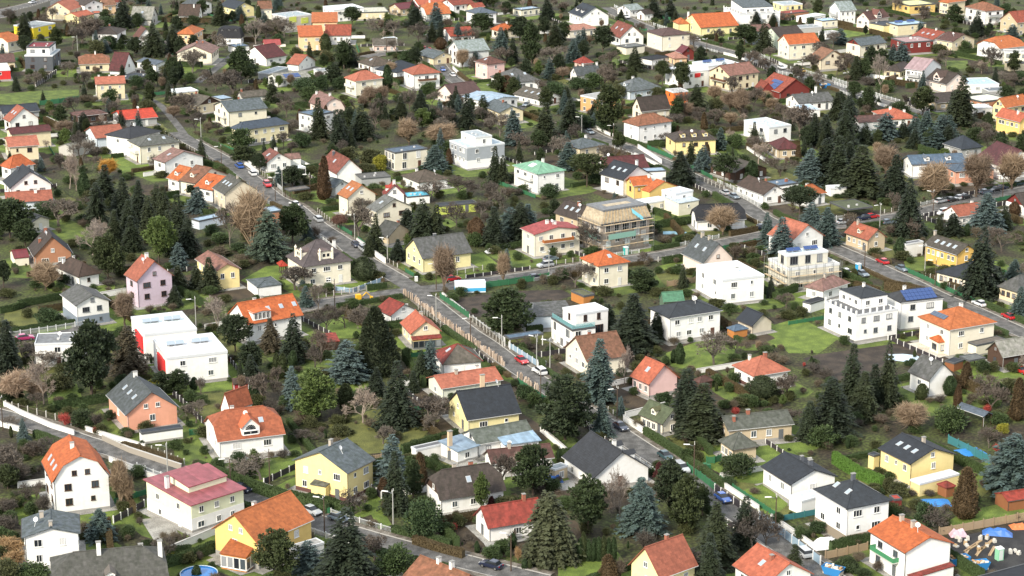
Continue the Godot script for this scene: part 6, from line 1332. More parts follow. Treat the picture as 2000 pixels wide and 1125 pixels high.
func box_mesh(sx: float, sy: float, sz: float) -> ArrayMesh:
	# unit boxes stand on their base centre
	var key := "box_%.2f_%.2f_%.2f" % [sx, sy, sz]
	if not meshes.has(key):
		var m := MB.new()
		m.box(Vector3(-sx / 2, 0, -sz / 2), Vector3(sx / 2, sy, sz / 2))
		meshes[key] = m.done()
	return meshes[key]

func glass_mat() -> StandardMaterial3D:
	var k := rng.randi_range(0, 9)
	if k < 5:
		return mat("pane_dark", lin(.022, .026, .032), 0.08)
	if k < 7:
		return mat("pane_grey", lin(.06, .075, .09), 0.1)
	if k < 9:
		return mat("pane_curtain", lin(.26, .27, .28), 0.25)
	return mat("pane_shutter", lin(.58, .58, .57), 0.6)

func add_window(root: Node3D, at: Vector3, turn: float, w: float, h: float, bars: int, frame: Material) -> void:
	var o := part("window", win_mesh(w, h, bars), frame, root, at, turn)
	part("pane", pane_mesh(w - .1, h - .1), glass_mat(), o, Vector3(0, 0, .02))

func add_door(root: Node3D, at: Vector3, turn: float) -> void:
	var m: Material = [mat("door_brown", lin(.10, .04, .025), .6), mat("door_white", lin(.7, .7, .68), .5), mat("door_grey", lin(.12, .13, .14), .5)][rng.randi_range(0, 2)]
	var d := part("door", box_mesh(1.0, 2.05, .1), m, root, at, turn)
	part("handle", box_mesh(.05, .14, .08), mat("steel", lin(.5, .5, .5), .3, 1.0), d, Vector3(.38, .95, .07))

func build_houses() -> void:
	var last: Node3D = null
	for e in HOUSES:
		var o: Dictionary = e[8]
		if o.has("sub") and last != null:
			house(e, last)
		else:
			last = house(e, null)

func roof_y(h: Dictionary, x: float, z: float) -> float:
	var s: float = z if h.swap else x
	var t: float = x if h.swap else z
	var ft: float = 1.0 - absf(t) / (h.T / 2)
	match h.form:
		"gable", "half":
			return h.eh + h.rh * ft
		"hip":
			return h.eh + h.rh * minf(ft, (h.S / 2 - absf(s)) / h.run)
		"gambrel":
			return h.eh + h.rh * (0.68 * minf(1.0, ft / 0.42) + 0.32 * maxf(0.0, (ft - 0.42) / 0.58))
		"mansard":
			return h.eh + h.rh * (0.8 * minf(1.0, minf(ft * h.T / 2, h.S / 2 - absf(s)) / 1.1) + 0.2 * ft)
		"shed":
			return h.eh + h.rh * (x / h.W + 0.5) if h.swap else h.eh + h.rh * (0.5 - z / h.D)
	return h.eh

var host_box := []

func house(e: Array, host: Node3D) -> Node3D:
	var px: Array = e[2]
	var eh: float = e[3]
	var type: String = e[4]
	var rh: float = e[5]
	var wk: String = e[6]
	var rk: String = e[7]
	var o: Dictionary = e[8]
	var kind: String = o.get("kind", "house")
	var pn := gp(px[2], px[3], eh)
	var a := gp(px[0], px[1], eh) - pn
	var b := gp(px[4], px[5], eh) - pn
	# square the corner: share the error by length
	var aa := atan2(-a.z, a.x)
	var ab := atan2(-b.z, b.x)
	var diff := wrapf(aa - ab, 0.0, TAU) - PI / 2
	var la := a.length()
	var lb := b.length()
	ab += diff * la / (la + lb)
	var u := Vector3(cos(ab), 0, -sin(ab))
	var v := Vector3(-sin(ab), 0, -cos(ab))
	var most := 19.0 if o.has("big") else 14.5
	# after squaring, keep the widths that the photo shows across the view
	var W: float = clampf(clampf(absf(b.x) / maxf(absf(u.x), .3), lb * .85, lb * 1.3), 1.6, most)
	var D: float = clampf(clampf(absf(a.x) / maxf(absf(v.x), .3), la * .75, la * 1.25), 1.6, most)
	var small := kind != "house" or host != null
	if not small:
		W = maxf(W, 6.0)
		D = maxf(D, 6.0)
	var c := pn + u * (W / 2) + v * (D / 2)
	c.y = 0.0
	var turn := ab
	if host == null:
		host_box = [c, u, v, W, D, eh]
	elif eh > host_box[5] + .8:
		# an upper storey sits on the storey below, square with it
		var rel: Vector3 = c - host_box[0]
		var hx: float = rel.dot(host_box[1])
		var hz: float = rel.dot(host_box[2])
		if absf(hx) < host_box[3] * .5 and absf(hz) < host_box[4] * .6:
			u = host_box[1]
			v = host_box[2]
			turn = atan2(-u.z, u.x)
			W = minf(W, host_box[3] * .82)
			D = minf(D, host_box[4] * .82)
			hx = clampf(hx, -host_box[3] / 2 + W / 2 + .4, host_box[3] / 2 - W / 2 - .4)
			hz = clampf(hz, -host_box[4] / 2 + D / 2 + .4, host_box[4] / 2 - D / 2 - .4)
			c = host_box[0] + u * hx + v * hz
	var root: Node3D
	var base := Transform3D(Basis(Vector3.UP, turn), c)
	if host == null:
		root = thing({"house": "house", "shed": "garden_shed", "cabin": "garden_cabin", "carport": "carport", "garage": "garage", "pavilion": "garden_pavilion", "gazebo": "gazebo", "greenhouse": "greenhouse", "annexe": "annexe", "workshop": "workshop"}[kind], e[0], kind, c, turn, "buildings of the suburb")
		house_list.append({"c": c, "u": u, "v": v, "W": W, "D": D, "hint": e[1], "small": small})
	else:
		root = Node3D.new()     # a wing: its pieces are handed to the house below
		root.transform = host.transform.affine_inverse() * base
		house_list.append({"c": c, "u": u, "v": v, "W": W, "D": D, "hint": "", "small": true})
	var swap := type.ends_with("a") and type != "flat"
	var form: String = {"g": "gable", "h": "half", "x": "gambrel", "s": "shed", "f": "flat", "m": "mansard"}[type[0]]
	if type == "hip":
		form = "hip"
	if form == "hip" or form == "mansard":
		swap = D > W
	var S: float = D if swap else W
	var T: float = W if swap else D
	var oh := 0.18 if small and kind != "gazebo" else 0.45
	if form == "flat":
		oh = 0.06
	var h := {"W": W, "D": D, "S": S, "T": T, "eh": eh, "rh": rh, "form": form, "swap": swap, "oh": oh, "run": minf(T / 2 * 1.05, S / 2), "root": root}
	if host != null and c.distance_to(host.position) < 0.4:
		oh += 0.0
	walls(h, wk, kind, o)
	roof(h, rk, o)
	if kind == "house" or o.has("wl") or o.has("wr"):
		openings(h, o, host != null)
	for q in o.get("ch", []):
		chimney(h, q[0], q[1], q[2])
	if o.has("sk"):
		skylights(h, o.sk)
	if o.has("do"):
		dormers(h, o["do"], wk, rk)
	if o.has("so"):
		solar(h, o.so)
	if o.has("ba"):
		balcony(h, o.ba)
	if o.has("dish"):
		dish(h)
	if o.has("rail"):
		railing(h, o.rail)
	if o.has("scaf"):
		scaffold(h, base, int(o.scaf))
	if host != null:
		for k in root.get_children():
			root.remove_child(k)
			k.transform = root.transform * k.transform
			host.add_child(k, true)
		root.free()
		return host
	return root

func pt(h: Dictionary, s: float, y: float, t: float) -> Vector3:
	return Vector3(t, y, s) if h.swap else Vector3(s, y, t)

func walls(h: Dictionary, wk: String, kind: String, o: Dictionary) -> void:
	var oh: float = h.oh
	var w: float = h.W / 2 - oh
	var d: float = h.D / 2 - oh
	if kind in ["carport", "pavilion", "gazebo"]:
		var pm := wall_mat("W" if "W" == wk else "BW")
		for x in [-w + .1, w - .1]:
			for z in [-d + .1, d - .1]:
				part("post", box_mesh(.16, h.eh, .16), pm, h.root, Vector3(x, 0, z))
		for x in [-w + .1, w - .1]:
			part("beam", box_mesh(.14, .2, d * 2 - .4), pm, h.root, Vector3(x, h.eh - .24, 0))
		return
	var m := MB.new()
	var s: float = h.S / 2 - oh
	var t: float = h.T / 2 - oh
	var th := .16
	var lift: float = 0.0
	if h.form in ["gable", "half"]:
		lift = h.rh * oh / (h.T / 2)
	var ye: float = h.eh - .14 + lift
	if h.form == "flat":
		ye = h.eh - .02
	var out_s := pt(h, 1, 0, 0)
	var out_t := pt(h, 0, 0, 1)
	if h.form == "shed":
		# low side and high side by roof_y
		var y0: float = roof_y(h, -w, -d) - th
		var y1: float = roof_y(h, w, -d) - th
		var y2: float = roof_y(h, w, d) - th
		var y3: float = roof_y(h, -w, d) - th
		var p := [Vector3(-w, 0, -d), Vector3(w, 0, -d), Vector3(w, 0, d), Vector3(-w, 0, d)]
		var q := [Vector3(-w, y0, -d), Vector3(w, y1, -d), Vector3(w, y2, d), Vector3(-w, y3, d)]
		m.poly([p[0], p[1], q[1], q[0]], Vector3(0, 0, -1))
		m.poly([p[1], p[2], q[2], q[1]], Vector3(1, 0, 0))
		m.poly([p[2], p[3], q[3], q[2]], Vector3(0, 0, 1))
		m.poly([p[3], p[0], q[0], q[3]], Vector3(-1, 0, 0))
	else:
		for g in [-1.0, 1.0]:
			m.poly([pt(h, -s, 0, t * g), pt(h, s, 0, t * g), pt(h, s, ye, t * g), pt(h, -s, ye, t * g)], out_t * g)
			m.poly([pt(h, s * g, 0, -t), pt(h, s * g, 0, t), pt(h, s * g, ye, t), pt(h, s * g, ye, -t)], out_s * g)
	part("wall", m.done(), wall_mat(wk), h.root)
	if h.form in ["gable", "half", "gambrel"]:
		var yr: float = h.eh + h.rh - th
		for g in [-1.0, 1.0]:
			var gm := MB.new()
			var q := []
			if h.form == "gable":
				q = [pt(h, s * g, ye, -t), pt(h, s * g, ye, t), pt(h, s * g, yr, 0)]
			elif h.form == "half":
				var yk: float = ye + (yr - ye) * .55
				q = [pt(h, s * g, ye, -t), pt(h, s * g, ye, t), pt(h, s * g, yk, t * .45), pt(h, s * g, yk, -t * .45)]
			else:
				var yk2: float = h.eh + h.rh * .68 - th
				q = [pt(h, s * g, ye, -t), pt(h, s * g, ye, t), pt(h, s * g, yk2, h.T / 2 * .56), pt(h, s * g, yr, 0), pt(h, s * g, yk2, -h.T / 2 * .56)]
			gm.poly(q, out_s * g)
			part("gable", gm.done(), wall_mat(o.get("gt", wk)), h.root)
	if o.has("pl") or kind == "house" and rng.randf() < .5:
		var pk: String = o.get("pl", "G3")
		var ph: float = {"S": 1.7, "RB": .8, "BG": 2.3, "W3": 2.6, "G": 1.0}.get(pk, .45)
		var pc: Array = {"S": [.26, .22, .17], "RB": [.10, .045, .04], "BG": [.20, .24, .29], "W3": [.78, .78, .76]}.get(pk, [.30, .29, .27])
		part("plinth", box_mesh(snappedf(w * 2 + .07, .01), ph, snappedf(d * 2 + .07, .01)), mat("plinth_" + pk, lin(pc[0], pc[1], pc[2]), .95), h.root)
	if o.has("band"):
		part("base_course", box_mesh(w * 2 + .05, 2.7, d * 2 + .05), wall_mat("W"), h.root)
	if o.has("red"):
		var rp := MB.new()
		rp.box(Vector3(-w - .4, 1.2, -d * .25), Vector3(-w + .02, h.eh - 1.1, d * .7))
		part("red_panel", rp.done(), wall_mat("RR"), h.root)
	if o.has("red2"):
		part("red_panel", box_mesh(2.6, 1.6, .2), wall_mat("RR"), h.root, Vector3(w * .1, h.eh - 2.3, d + .05))
	if o.has("lime"):
		for q2 in [-.5, .45]:
			part("lime_panel", box_mesh(3.6, 2.4, .16), wall_mat("LM"), h.root, Vector3(w * q2, h.eh - 2.9 - q2, d + .06))

func roof(h: Dictionary, rk: String, o: Dictionary) -> void:
	var S: float = h.S / 2
	var T: float = h.T / 2
	var eh: float = h.eh
	var yr: float = h.eh + h.rh
	var th := .16
	var a := MB.new()      # slopes at +t (front / right) and ends
	var b := MB.new()      # slopes at -t
	var two: bool = o.has("r2")
	var seam: bool = rk in ["BL", "BLL", "PK", "PM", "GN", "TL", "RD2"] or rk == "BK" and h.form == "gable"
	var rm := roof_mat(rk, h.form == "flat", seam, rng.randi_range(0, 2))
	var trim := mat("gutter_dark", lin(.07, .06, .055), .6) if rng.randf() < .55 else mat("gutter_pale", lin(.45, .45, .44), .5)
	var root: Node3D = h.root
	match h.form:
		"flat":
			a.box(Vector3(-h.W / 2, eh - .28, -h.D / 2), Vector3(h.W / 2, eh - .02, h.D / 2))
			var ro := part("roof", a.done(), rm, root)
			var pr := MB.new()
			var w: float = h.W / 2 + .02
			var d: float = h.D / 2 + .02
			var ph: float = maxf(h.rh, .08)
			pr.box(Vector3(-w, eh - .3, d - .18), Vector3(w, eh + ph, d))
			pr.box(Vector3(-w, eh - .3, -d), Vector3(w, eh + ph, -d + .18))
			pr.box(Vector3(-w, eh - .3, -d + .18), Vector3(-w + .18, eh + ph, d - .18))
			pr.box(Vector3(w - .18, eh - .3, -d + .18), Vector3(w, eh + ph, d - .18))
			part("parapet", pr.done(), mat("parapet_" + ("pale" if rk in ["WH", "GL", "GL2", "BLL", "GR", "GR2"] else "dark"), lin(.60, .62, .64) if rk in ["WH", "GL", "GL2", "BLL", "GR", "GR2"] else lin(.08, .085, .09), .6), ro)
			if h.W > 5 and h.D > 5:
				for i in rng.randi_range(1, 3):
					part("roof_vent", box_mesh(.5, .45, .5), mat("vent", lin(.5, .5, .5), .5), root, Vector3(rng.randf_range(-.35, .35) * h.W, eh - .03, rng.randf_range(-.35, .35) * h.D))
			return
		"shed":
			var q := []
			for k in [Vector2(-1, -1), Vector2(1, -1), Vector2(1, 1), Vector2(-1, 1)]:
				var x: float = k.x * h.W / 2
				var z: float = k.y * h.D / 2
				q.append(Vector3(x, roof_y(h, x, z), z))
			a.slab(q, th)
		"gable":
			a.slab([pt(h, -S, eh, T), pt(h, S, eh, T), pt(h, S, yr, 0), pt(h, -S, yr, 0)], th)
			(b if two else a).slab([pt(h, -S, eh, -T), pt(h, S, eh, -T), pt(h, S, yr, 0), pt(h, -S, yr, 0)], th)
		"half":
			var yk: float = eh + h.rh * .55
			var r := minf(T * .45, S * .45)
			for g in [-1.0, 1.0]:
				(b if two and g < 0 else a).slab([pt(h, -S, eh, T * g), pt(h, S, eh, T * g), pt(h, S, yk, T * .45 * g), pt(h, S - r, yr, 0), pt(h, -S + r, yr, 0), pt(h, -S, yk, T * .45 * g)], th)
				a.slab([pt(h, S * g, yk, -T * .45), pt(h, S * g, yk, T * .45), pt(h, (S - r) * g, yr, 0)], th)
		"hip":
			var r2: float = S - h.run
			for g in [-1.0, 1.0]:
				(b if two and g < 0 else a).slab([pt(h, -S, eh, T * g), pt(h, S, eh, T * g), pt(h, r2, yr, 0), pt(h, -r2 - .01, yr, 0)], th)
				a.slab([pt(h, S * g, eh, -T), pt(h, S * g, eh, T), pt(h, r2 * g, yr, 0)], th)
		"gambrel":
			var yk3: float = eh + h.rh * .68
			for g in [-1.0, 1.0]:
				a.slab([pt(h, -S, eh, T * g), pt(h, S, eh, T * g), pt(h, S, yk3, T * .58 * g), pt(h, -S, yk3, T * .58 * g)], th)
				a.slab([pt(h, -S, yk3, T * .58 * g), pt(h, S, yk3, T * .58 * g), pt(h, S, yr, 0), pt(h, -S, yr, 0)], th)
		"mansard":
			var ym: float = eh + h.rh * .8
			var i := 1.1
			var r3 := maxf(S - T, 0.3)
			for g in [-1.0, 1.0]:
				a.slab([pt(h, -S, eh, T * g), pt(h, S, eh, T * g), pt(h, S - i, ym, (T - i) * g), pt(h, -S + i, ym, (T - i) * g)], th)
				a.slab([pt(h, S * g, eh, -T), pt(h, S * g, eh, T), pt(h, (S - i) * g, ym, T - i), pt(h, (S - i) * g, ym, -T + i)], th)
				a.slab([pt(h, -S + i, ym, (T - i) * g), pt(h, S - i, ym, (T - i) * g), pt(h, r3, yr, 0), pt(h, -r3, yr, 0)], th)
				a.slab([pt(h, (S - i) * g, ym, -T + i), pt(h, (S - i) * g, ym, T - i), pt(h, r3 * g, yr, 0)], th)
	var rn := part("roof", a.done(), roof_mat(o.r2) if two else rm, root)
	if two:
		part("roof_slope", b.done(), rm, root)
	# ridge and hips
	var cap := MB.new()
	var cw := .13
	if h.form in ["gable", "half", "gambrel"]:
		var rr: float = S - (minf(T * .45, S * .45) if h.form == "half" else 0.02)
		cap.tube(pt(h, -rr, yr + .0, 0), pt(h, rr, yr + .0, 0), cw, cw, 6)
	elif h.form == "hip":
		var r4: float = S - h.run
		if r4 > .2:
			cap.tube(pt(h, -r4, yr, 0), pt(h, r4, yr, 0), cw, cw, 6)
		for g in [-1.0, 1.0]:
			for k in [-1.0, 1.0]:
				cap.tube(pt(h, S * g, eh, T * k), pt(h, r4 * g, yr, 0), cw * .8, cw * .8, 5)
	if cap.v.size():
		part("ridge_tiles", cap.done(), rm, rn)
	# gutters along the eaves, and a downpipe at the corner that shows
	if h.form in ["gable", "half", "hip", "gambrel"] and h.S > 5:
		for g in [-1.0, 1.0]:
			var gm := MB.new()
			gm.tube(pt(h, -S + .05, eh - .08, (T + .06) * g), pt(h, S - .05, eh - .08, (T + .06) * g), .07, .07, 5)
			part("gutter", gm.done(), trim, root)
		var dp := MB.new()
		var cx: float = -h.W / 2 + h.oh + .08
		var cz: float = h.D / 2 - h.oh + .05
		dp.tube(Vector3(cx, .05, cz), Vector3(cx, eh - .2, cz), .05, .05, 5)
		part("downpipe", dp.done(), trim, root)

func face_at(h: Dictionary, face: String, along: float, y: float, off := .02) -> Array:
	# a place on a wall face: along runs -1 .. 1 of the wall's half length
	var w: float = h.W / 2 - h.oh
	var d: float = h.D / 2 - h.oh
	if face == "R":
		return [Vector3(along * w, y, d + off), 0.0]
	if face == "L":
		return [Vector3(-w - off, y, along * d), -PI / 2]
	if face == "B":
		return [Vector3(along * w, y, -d - off), PI]
	return [Vector3(w + off, y, along * d), PI / 2]

func openings(h: Dictionary, o: Dictionary, wing: bool) -> void:
	var frame: Material = mat("frame_white", lin(.78, .78, .76), .5)
	var rf := rng.randf()
	if not o.has("wf") and rf < .16:
		frame = mat("frame_brown", lin(.085, .04, .02), .6)
	elif not o.has("wf") and rf < .25:
		frame = mat("frame_grey", lin(.14, .15, .16), .5)
	var eh: float = h.eh
	var floors := maxi(1, int(round((eh - .3) / 2.85)))
	var ws: float = rng.randf_range(.95, 1.35)
	var hs: float = rng.randf_range(1.15, 1.45)
	var door_face: String = "R" if rng.randf() < .6 else "L"
	if o.has("tallw"):
		hs = 2.1
		ws = 1.5
	for face in ["L", "R", "B", "E"]:
		var l: float = (h.D if face in ["L", "E"] else h.W) - h.oh * 2
		var n: int = int(o.get("wl" if face == "L" else "wr", -1)) if face in ["L", "R"] else (0 if wing else -1)
		if n < 0:
			n = clampi(int(l / 3.4), 1, 4)
		if o.has("glass"):
			n = int(l / 1.15)
			for i in n:
				var q := face_at(h, face, (i + .5) / n * 2 - 1, eh * .5)
				add_window(h.root, q[0], q[1], l / n - .06, eh - .9, 1, frame)
			continue
		if n == 0:
			continue
		n = mini(n, maxi(1, int(l / 1.5)))
		var gable: bool = h.form in ["gable", "half", "gambrel"] and (h.swap and face in ["R", "B"] or not h.swap and face in ["L", "E"])
		for f in floors:
			var y: float = eh - 1.42 - f * 2.85
			if y < .9:
				continue
			for i in n:
				var al := ((i + .5) / n * 2 - 1) * .9 + rng.randf_range(-.06, .06)
				if f == floors - 1 and face == door_face and i == n - 1 and y < 2.0 and not wing:
					var qd := face_at(h, face, al, .15 if y > 1.1 else .05)
					add_door(h.root, qd[0], qd[1])
					continue
				var wide := rng.randf()
				var w := ws * (1.45 if wide > .78 and l / n > 3.0 else (.62 if wide < .1 else 1.0))
				w = minf(w, l / n - .35)
				var hh := minf(hs * (.7 if wide < .1 else 1.0), eh - .5)
				var q := face_at(h, face, al, y + (hs - hh) * .4)
				add_window(h.root, q[0], q[1], snappedf(w, .1), snappedf(hh, .1), 1 if w < .9 else (3 if w > 1.6 else 2), frame)
		if gable and h.rh > 1.7:
			var g: int = int(o.get("gw", 1)) if face in ["L", "R"] else 1
			for i in g:
				var q := face_at(h, face, 0.0 if g == 1 else (i * 2 - 1) * .24, eh + minf(h.rh * .36, 1.2))
				add_window(h.root, q[0], q[1], .9, 1.0, 2, frame)

func chimney(h: Dictionary, fu: float, fv: float, k: String) -> void:
	var x: float = (fu - .5) * h.W
	var z: float = (.5 - fv) * h.D
	var y: float = roof_y(h, x, z)
	var up: float = {"T": 2.2, "T2": 3.0}.get(k, rng.randf_range(.8, 1.15))
	var wx: float = {"T": .7, "T2": .9}.get(k, rng.randf_range(.5, .8))
	var cc: Array = {"W": [.72, .71, .68], "B": [.30, .11, .07], "S": [.42, .37, .31], "D": [.09, .10, .12], "T": [.76, .76, .74], "T2": [.60, .45, .30]}[k]
	var c := part("chimney", box_mesh(snappedf(wx, .1), snappedf(up + .9, .1), .55), mat("chimney_" + k, lin(cc[0], cc[1], cc[2]), .9), h.root, Vector3(x, y - .9, z))
	part("chimney_cap", box_mesh(snappedf(wx + .16, .1), .1, .7), mat("cap", lin(.24, .235, .22), .8), c, Vector3(0, snappedf(up + .9, .1) + .02, 0))

func plane_frame(h: Dictionary, side: String) -> Dictionary:
	# frame of a roof slope: f front, b back, l left, r right; along the eave, up the slope, outward
	var outv: Vector3 = {"f": Vector3(0, 0, 1), "b": Vector3(0, 0, -1), "l": Vector3(-1, 0, 0), "r": Vector3(1, 0, 0)}[side]
	var across: float = h.D / 2 if side in ["f", "b"] else h.W / 2
	var length: float = h.W if side in ["f", "b"] else h.D
	if h.form == "shed":
		across *= 2.0
	if h.form == "flat":
		return {"flat": true, "out": outv, "across": across, "len": length, "slope": 0.0, "up": Vector3(0, 0, -1), "along": Vector3.RIGHT, "n": Vector3.UP, "eave": Vector3(0, h.eh, across)}
	var rise: float = h.rh
	if h.form == "gambrel":
		rise *= .68
		across *= .42
	if h.form == "hip" and (h.swap and side in ["f", "b"] or not h.swap and side in ["l", "r"]):
		across = h.run
	var edge: Vector3 = outv * (h.D / 2 if side in ["f", "b"] else h.W / 2) + Vector3(0, h.eh, 0)
	var up := (-outv * across + Vector3(0, rise, 0)).normalized()
	var along := Vector3.UP.cross(outv).normalized()
	return {"flat": false, "out": outv, "across": across, "len": length, "slope": rise / across, "up": up, "along": along, "n": along.cross(up).normalized() * signf(along.cross(up).y), "eave": edge, "run": Vector2(across, rise).length()}

func on_slope(root: Node3D, n: String, m: Mesh, mt: Material, f: Dictionary, x: float, s: float, off := 0.0) -> MeshInstance3D:
	var o := part(n, m, mt, root)
	o.transform = Transform3D(Basis(f.along, f.n, f.along.cross(f.n)), f.eave + f.along * x + f.up * s + f.n * off)
	return o

func skylights(h: Dictionary, code: String) -> void:
	var f := plane_frame(h, code[0])
	var n := int(code[1])
	var shift := .2 if code.length() > 2 else 0.0
	for i in n:
		var x: float = f.len * (((i + .5) / n - .5) * .7 + shift)
		var o := on_slope(h.root, "skylight", box_mesh(.95, .14, 1.3), mat("skylight_frame", lin(.42, .43, .44), .4), f, x, f.run * .55, -.04)
		part("pane", box_mesh(.75, .03, 1.05), mat("skylight_pane", lin(.30, .36, .42), .06), o, Vector3(0, .13, 0))

func dormers(h: Dictionary, code: String, wk: String, rk: String) -> void:
	if code == "c":
		for sd in ["l", "f"]:
			curved_dormer(h, plane_frame(h, sd), wk, rk)
		return
	var f := plane_frame(h, code[0])
	var n := int(code[1])
	var big := code.ends_with("g")
	var wide := code.ends_with("w")
	var w := 3.6 if big else (4.6 if wide else 1.5)
	var hd := 1.6 if big else (2.0 if wide else 1.15)
	var gab := 1.9 if big else (.25 if wide else .55)
	if h.form == "mansard":
		hd = 1.6
	for i in n:
		var x: float = f.len * ((i + .5) / n - .5) * .78
		if wide:
			x = -f.len * .22
		var s: float = f.run * (.12 if big or wide else .3)
		var p: Vector3 = f.eave + f.along * x + f.up * s
		var sl: float = maxf(f.slope, .3)
		var dep := minf((hd + .1) / sl, 4.0)
		var dep2 := minf((hd + gab) / sl, 6.0)
		var fr := Transform3D(Basis(f.along, Vector3.UP, f.along.cross(Vector3.UP)), p)
		# local: x along, y up, z outwards
		var sgn: float = signf(f.along.cross(Vector3.UP).dot(f.out))
		fr.basis.z *= sgn
		fr.basis.x *= sgn
		var m := MB.new()
		m.poly([Vector3(-w / 2, -.1, 0), Vector3(w / 2, -.1, 0), Vector3(w / 2, hd, 0), Vector3(0, hd + gab - .08, 0), Vector3(-w / 2, hd, 0)], Vector3(0, 0, 1))
		for g in [-1.0, 1.0]:
			m.poly([Vector3(w / 2 * g, -.1, 0), Vector3(w / 2 * g, hd, 0), Vector3(w / 2 * g, hd, -dep)], Vector3(g, 0, 0))
		var dm := part("dormer", m.done(), wall_mat("W" if wk in ["BW", "RW"] else wk), h.root)
		dm.transform = fr
		var r := MB.new()
		for g in [-1.0, 1.0]:
			r.slab([Vector3((w / 2 + .2) * g, hd - .08, .3), Vector3(0, hd + gab, .3), Vector3(0, hd + gab, -dep2), Vector3((w / 2 + .2) * g, hd - .08, -dep)], .1)
		part("dormer_roof", r.done(), roof_mat(rk, true), dm)
		if big:
			var fan := MB.new()
			for k in 8:
				var g0 := PI * k / 8
				var g1 := PI * (k + 1) / 8 - .07
				fan.tri(Vector3(0, 1.0, .03), Vector3(cos(g0) * 1.05, 1.0 + sin(g0) * 1.05, .03), Vector3(cos(g1) * 1.05, 1.0 + sin(g1) * 1.05, .03))
			part("fan_window", fan.done(), mat("pane_dark", lin(.022, .026, .032), .08), dm)
		var nw := 1 if not wide else 4
		for k in nw:
			var ww := (w - .5) / nw
			var q := part("dormer_window", win_mesh(snappedf(ww - .1, .1), snappedf(hd - .35, .1) if not big else .8, 2), mat("frame_white", lin(.78, .78, .76), .5), dm, Vector3((k + .5 - nw / 2.0) * ww, hd * .5 if not big else .4, .03))
			part("pane", pane_mesh(snappedf(ww - .1, .1) - .1, snappedf(hd - .35, .1) - .1 if not big else .7), mat("pane_dark", lin(.022, .026, .032), .08), dm, q.position + Vector3(0, 0, .02))

func curved_dormer(h: Dictionary, f: Dictionary, wk: String, rk: String) -> void:
	var p: Vector3 = f.eave + f.up * (f.run * .2)
	var fr := Transform3D(Basis(f.along, Vector3.UP, f.along.cross(Vector3.UP)), p)
	var sgn: float = signf(f.along.cross(Vector3.UP).dot(f.out))
	fr.basis.z *= sgn
	fr.basis.x *= sgn
	var w := 3.4
	var arc := []
	for k in 9:
		var g := PI * k / 8
		arc.append(Vector3(cos(g) * w / 2, 1.5 + sin(g) * .7, 0))
	var m := MB.new()
	var q := [Vector3(-w / 2, -.1, 0), Vector3(w / 2, -.1, 0)]
	q.append_array(arc)
	m.poly(q, Vector3(0, 0, 1))
	for g in [-1.0, 1.0]:
		m.poly([Vector3(w / 2 * g, -.1, 0), Vector3(w / 2 * g, 1.5, 0), Vector3(w / 2 * g, 1.5, -2.0)], Vector3(g, 0, 0))
	var dm := part("dormer", m.done(), wall_mat(wk), h.root)
	dm.transform = fr
	var r := MB.new()
	for k in 8:
		var a: Vector3 = arc[k] + Vector3(0, .04, .25)
		var b: Vector3 = arc[k + 1] + Vector3(0, .04, .25)
		r.slab([a, b, b + Vector3(0, 0, -3.0), a + Vector3(0, 0, -3.0)], .1)
	part("dormer_roof", r.done(), roof_mat(rk, true), dm)
	for g in [-1.0, 1.0]:
		var t := MB.new()
		t.tube(Vector3(w / 2 * g, -.2, .05), Vector3(w / 2 * g, 2.3, .05), .32, .28, 8)
		t.tube(Vector3(w / 2 * g, 2.3, .05), Vector3(w / 2 * g, 2.9, .05), .36, .05, 8)
		part("turret", t.done(), wall_mat(wk), dm)
		part("pane", pane_mesh(.7, .8), mat("pane_dark", lin(.022, .026, .032), .08), dm, Vector3(g * .55, .95, .03))

func solar(h: Dictionary, code: String) -> void:
	var pm := mat("solar_cell", lin(.03, .065, .19), .12)
	if code.begins_with("flat"):
		for g in [-.22, .2]:
			for k in 2:
				var o := part("solar_panel", box_mesh(1.9, .08, 1.1), pm if code == "flat" else mat("collector", lin(.30, .36, .42), .1), h.root, Vector3(g * h.W + k * 2.0 - 1.0, h.eh + .75, -.1 * h.D))
				o.rotation.x = .6
				part("panel_stand", box_mesh(1.7, .75, .08), mat("steel", lin(.5, .5, .5), .3, 1.0), h.root, Vector3(g * h.W + k * 2.0 - 1.0, h.eh - .02, -.1 * h.D - .35))
		return
	var f := plane_frame(h, code[0])
	if code.ends_with("w"):
		on_slope(h.root, "skylight", box_mesh(2.4, .16, 2.0), mat("skylight_wide", lin(.55, .60, .64), .1), f, 0.0, f.run * .55, -.02)
		return
	var cols := 6
	var rows := 2
	var x0 := 0.0
	if code == "l":
		rows = 1
		cols = 5
		x0 = -.1 * f.len
	if code == "l2":
		rows = 3
	if code == "f":
		rows = 3
		cols = 8
	var pitch_s: float = minf(1.55, f.run * .84 / rows)
	for r in rows:
		for k in cols:
			if code == "l2" and r == 1 and k < 2:
				continue
			var o := on_slope(h.root, "solar_panel", box_mesh(.98, .07, 1.45), pm if code != "l" else mat("collector_dark", lin(.07, .095, .14), .1), f, x0 + (k - cols / 2.0 + .5) * 1.05, (f.run * .08 + pitch_s * .5 if rows > 1 else f.run * .4) + r * pitch_s, .1)
			o.scale = Vector3(1, 1, pitch_s / 1.55)

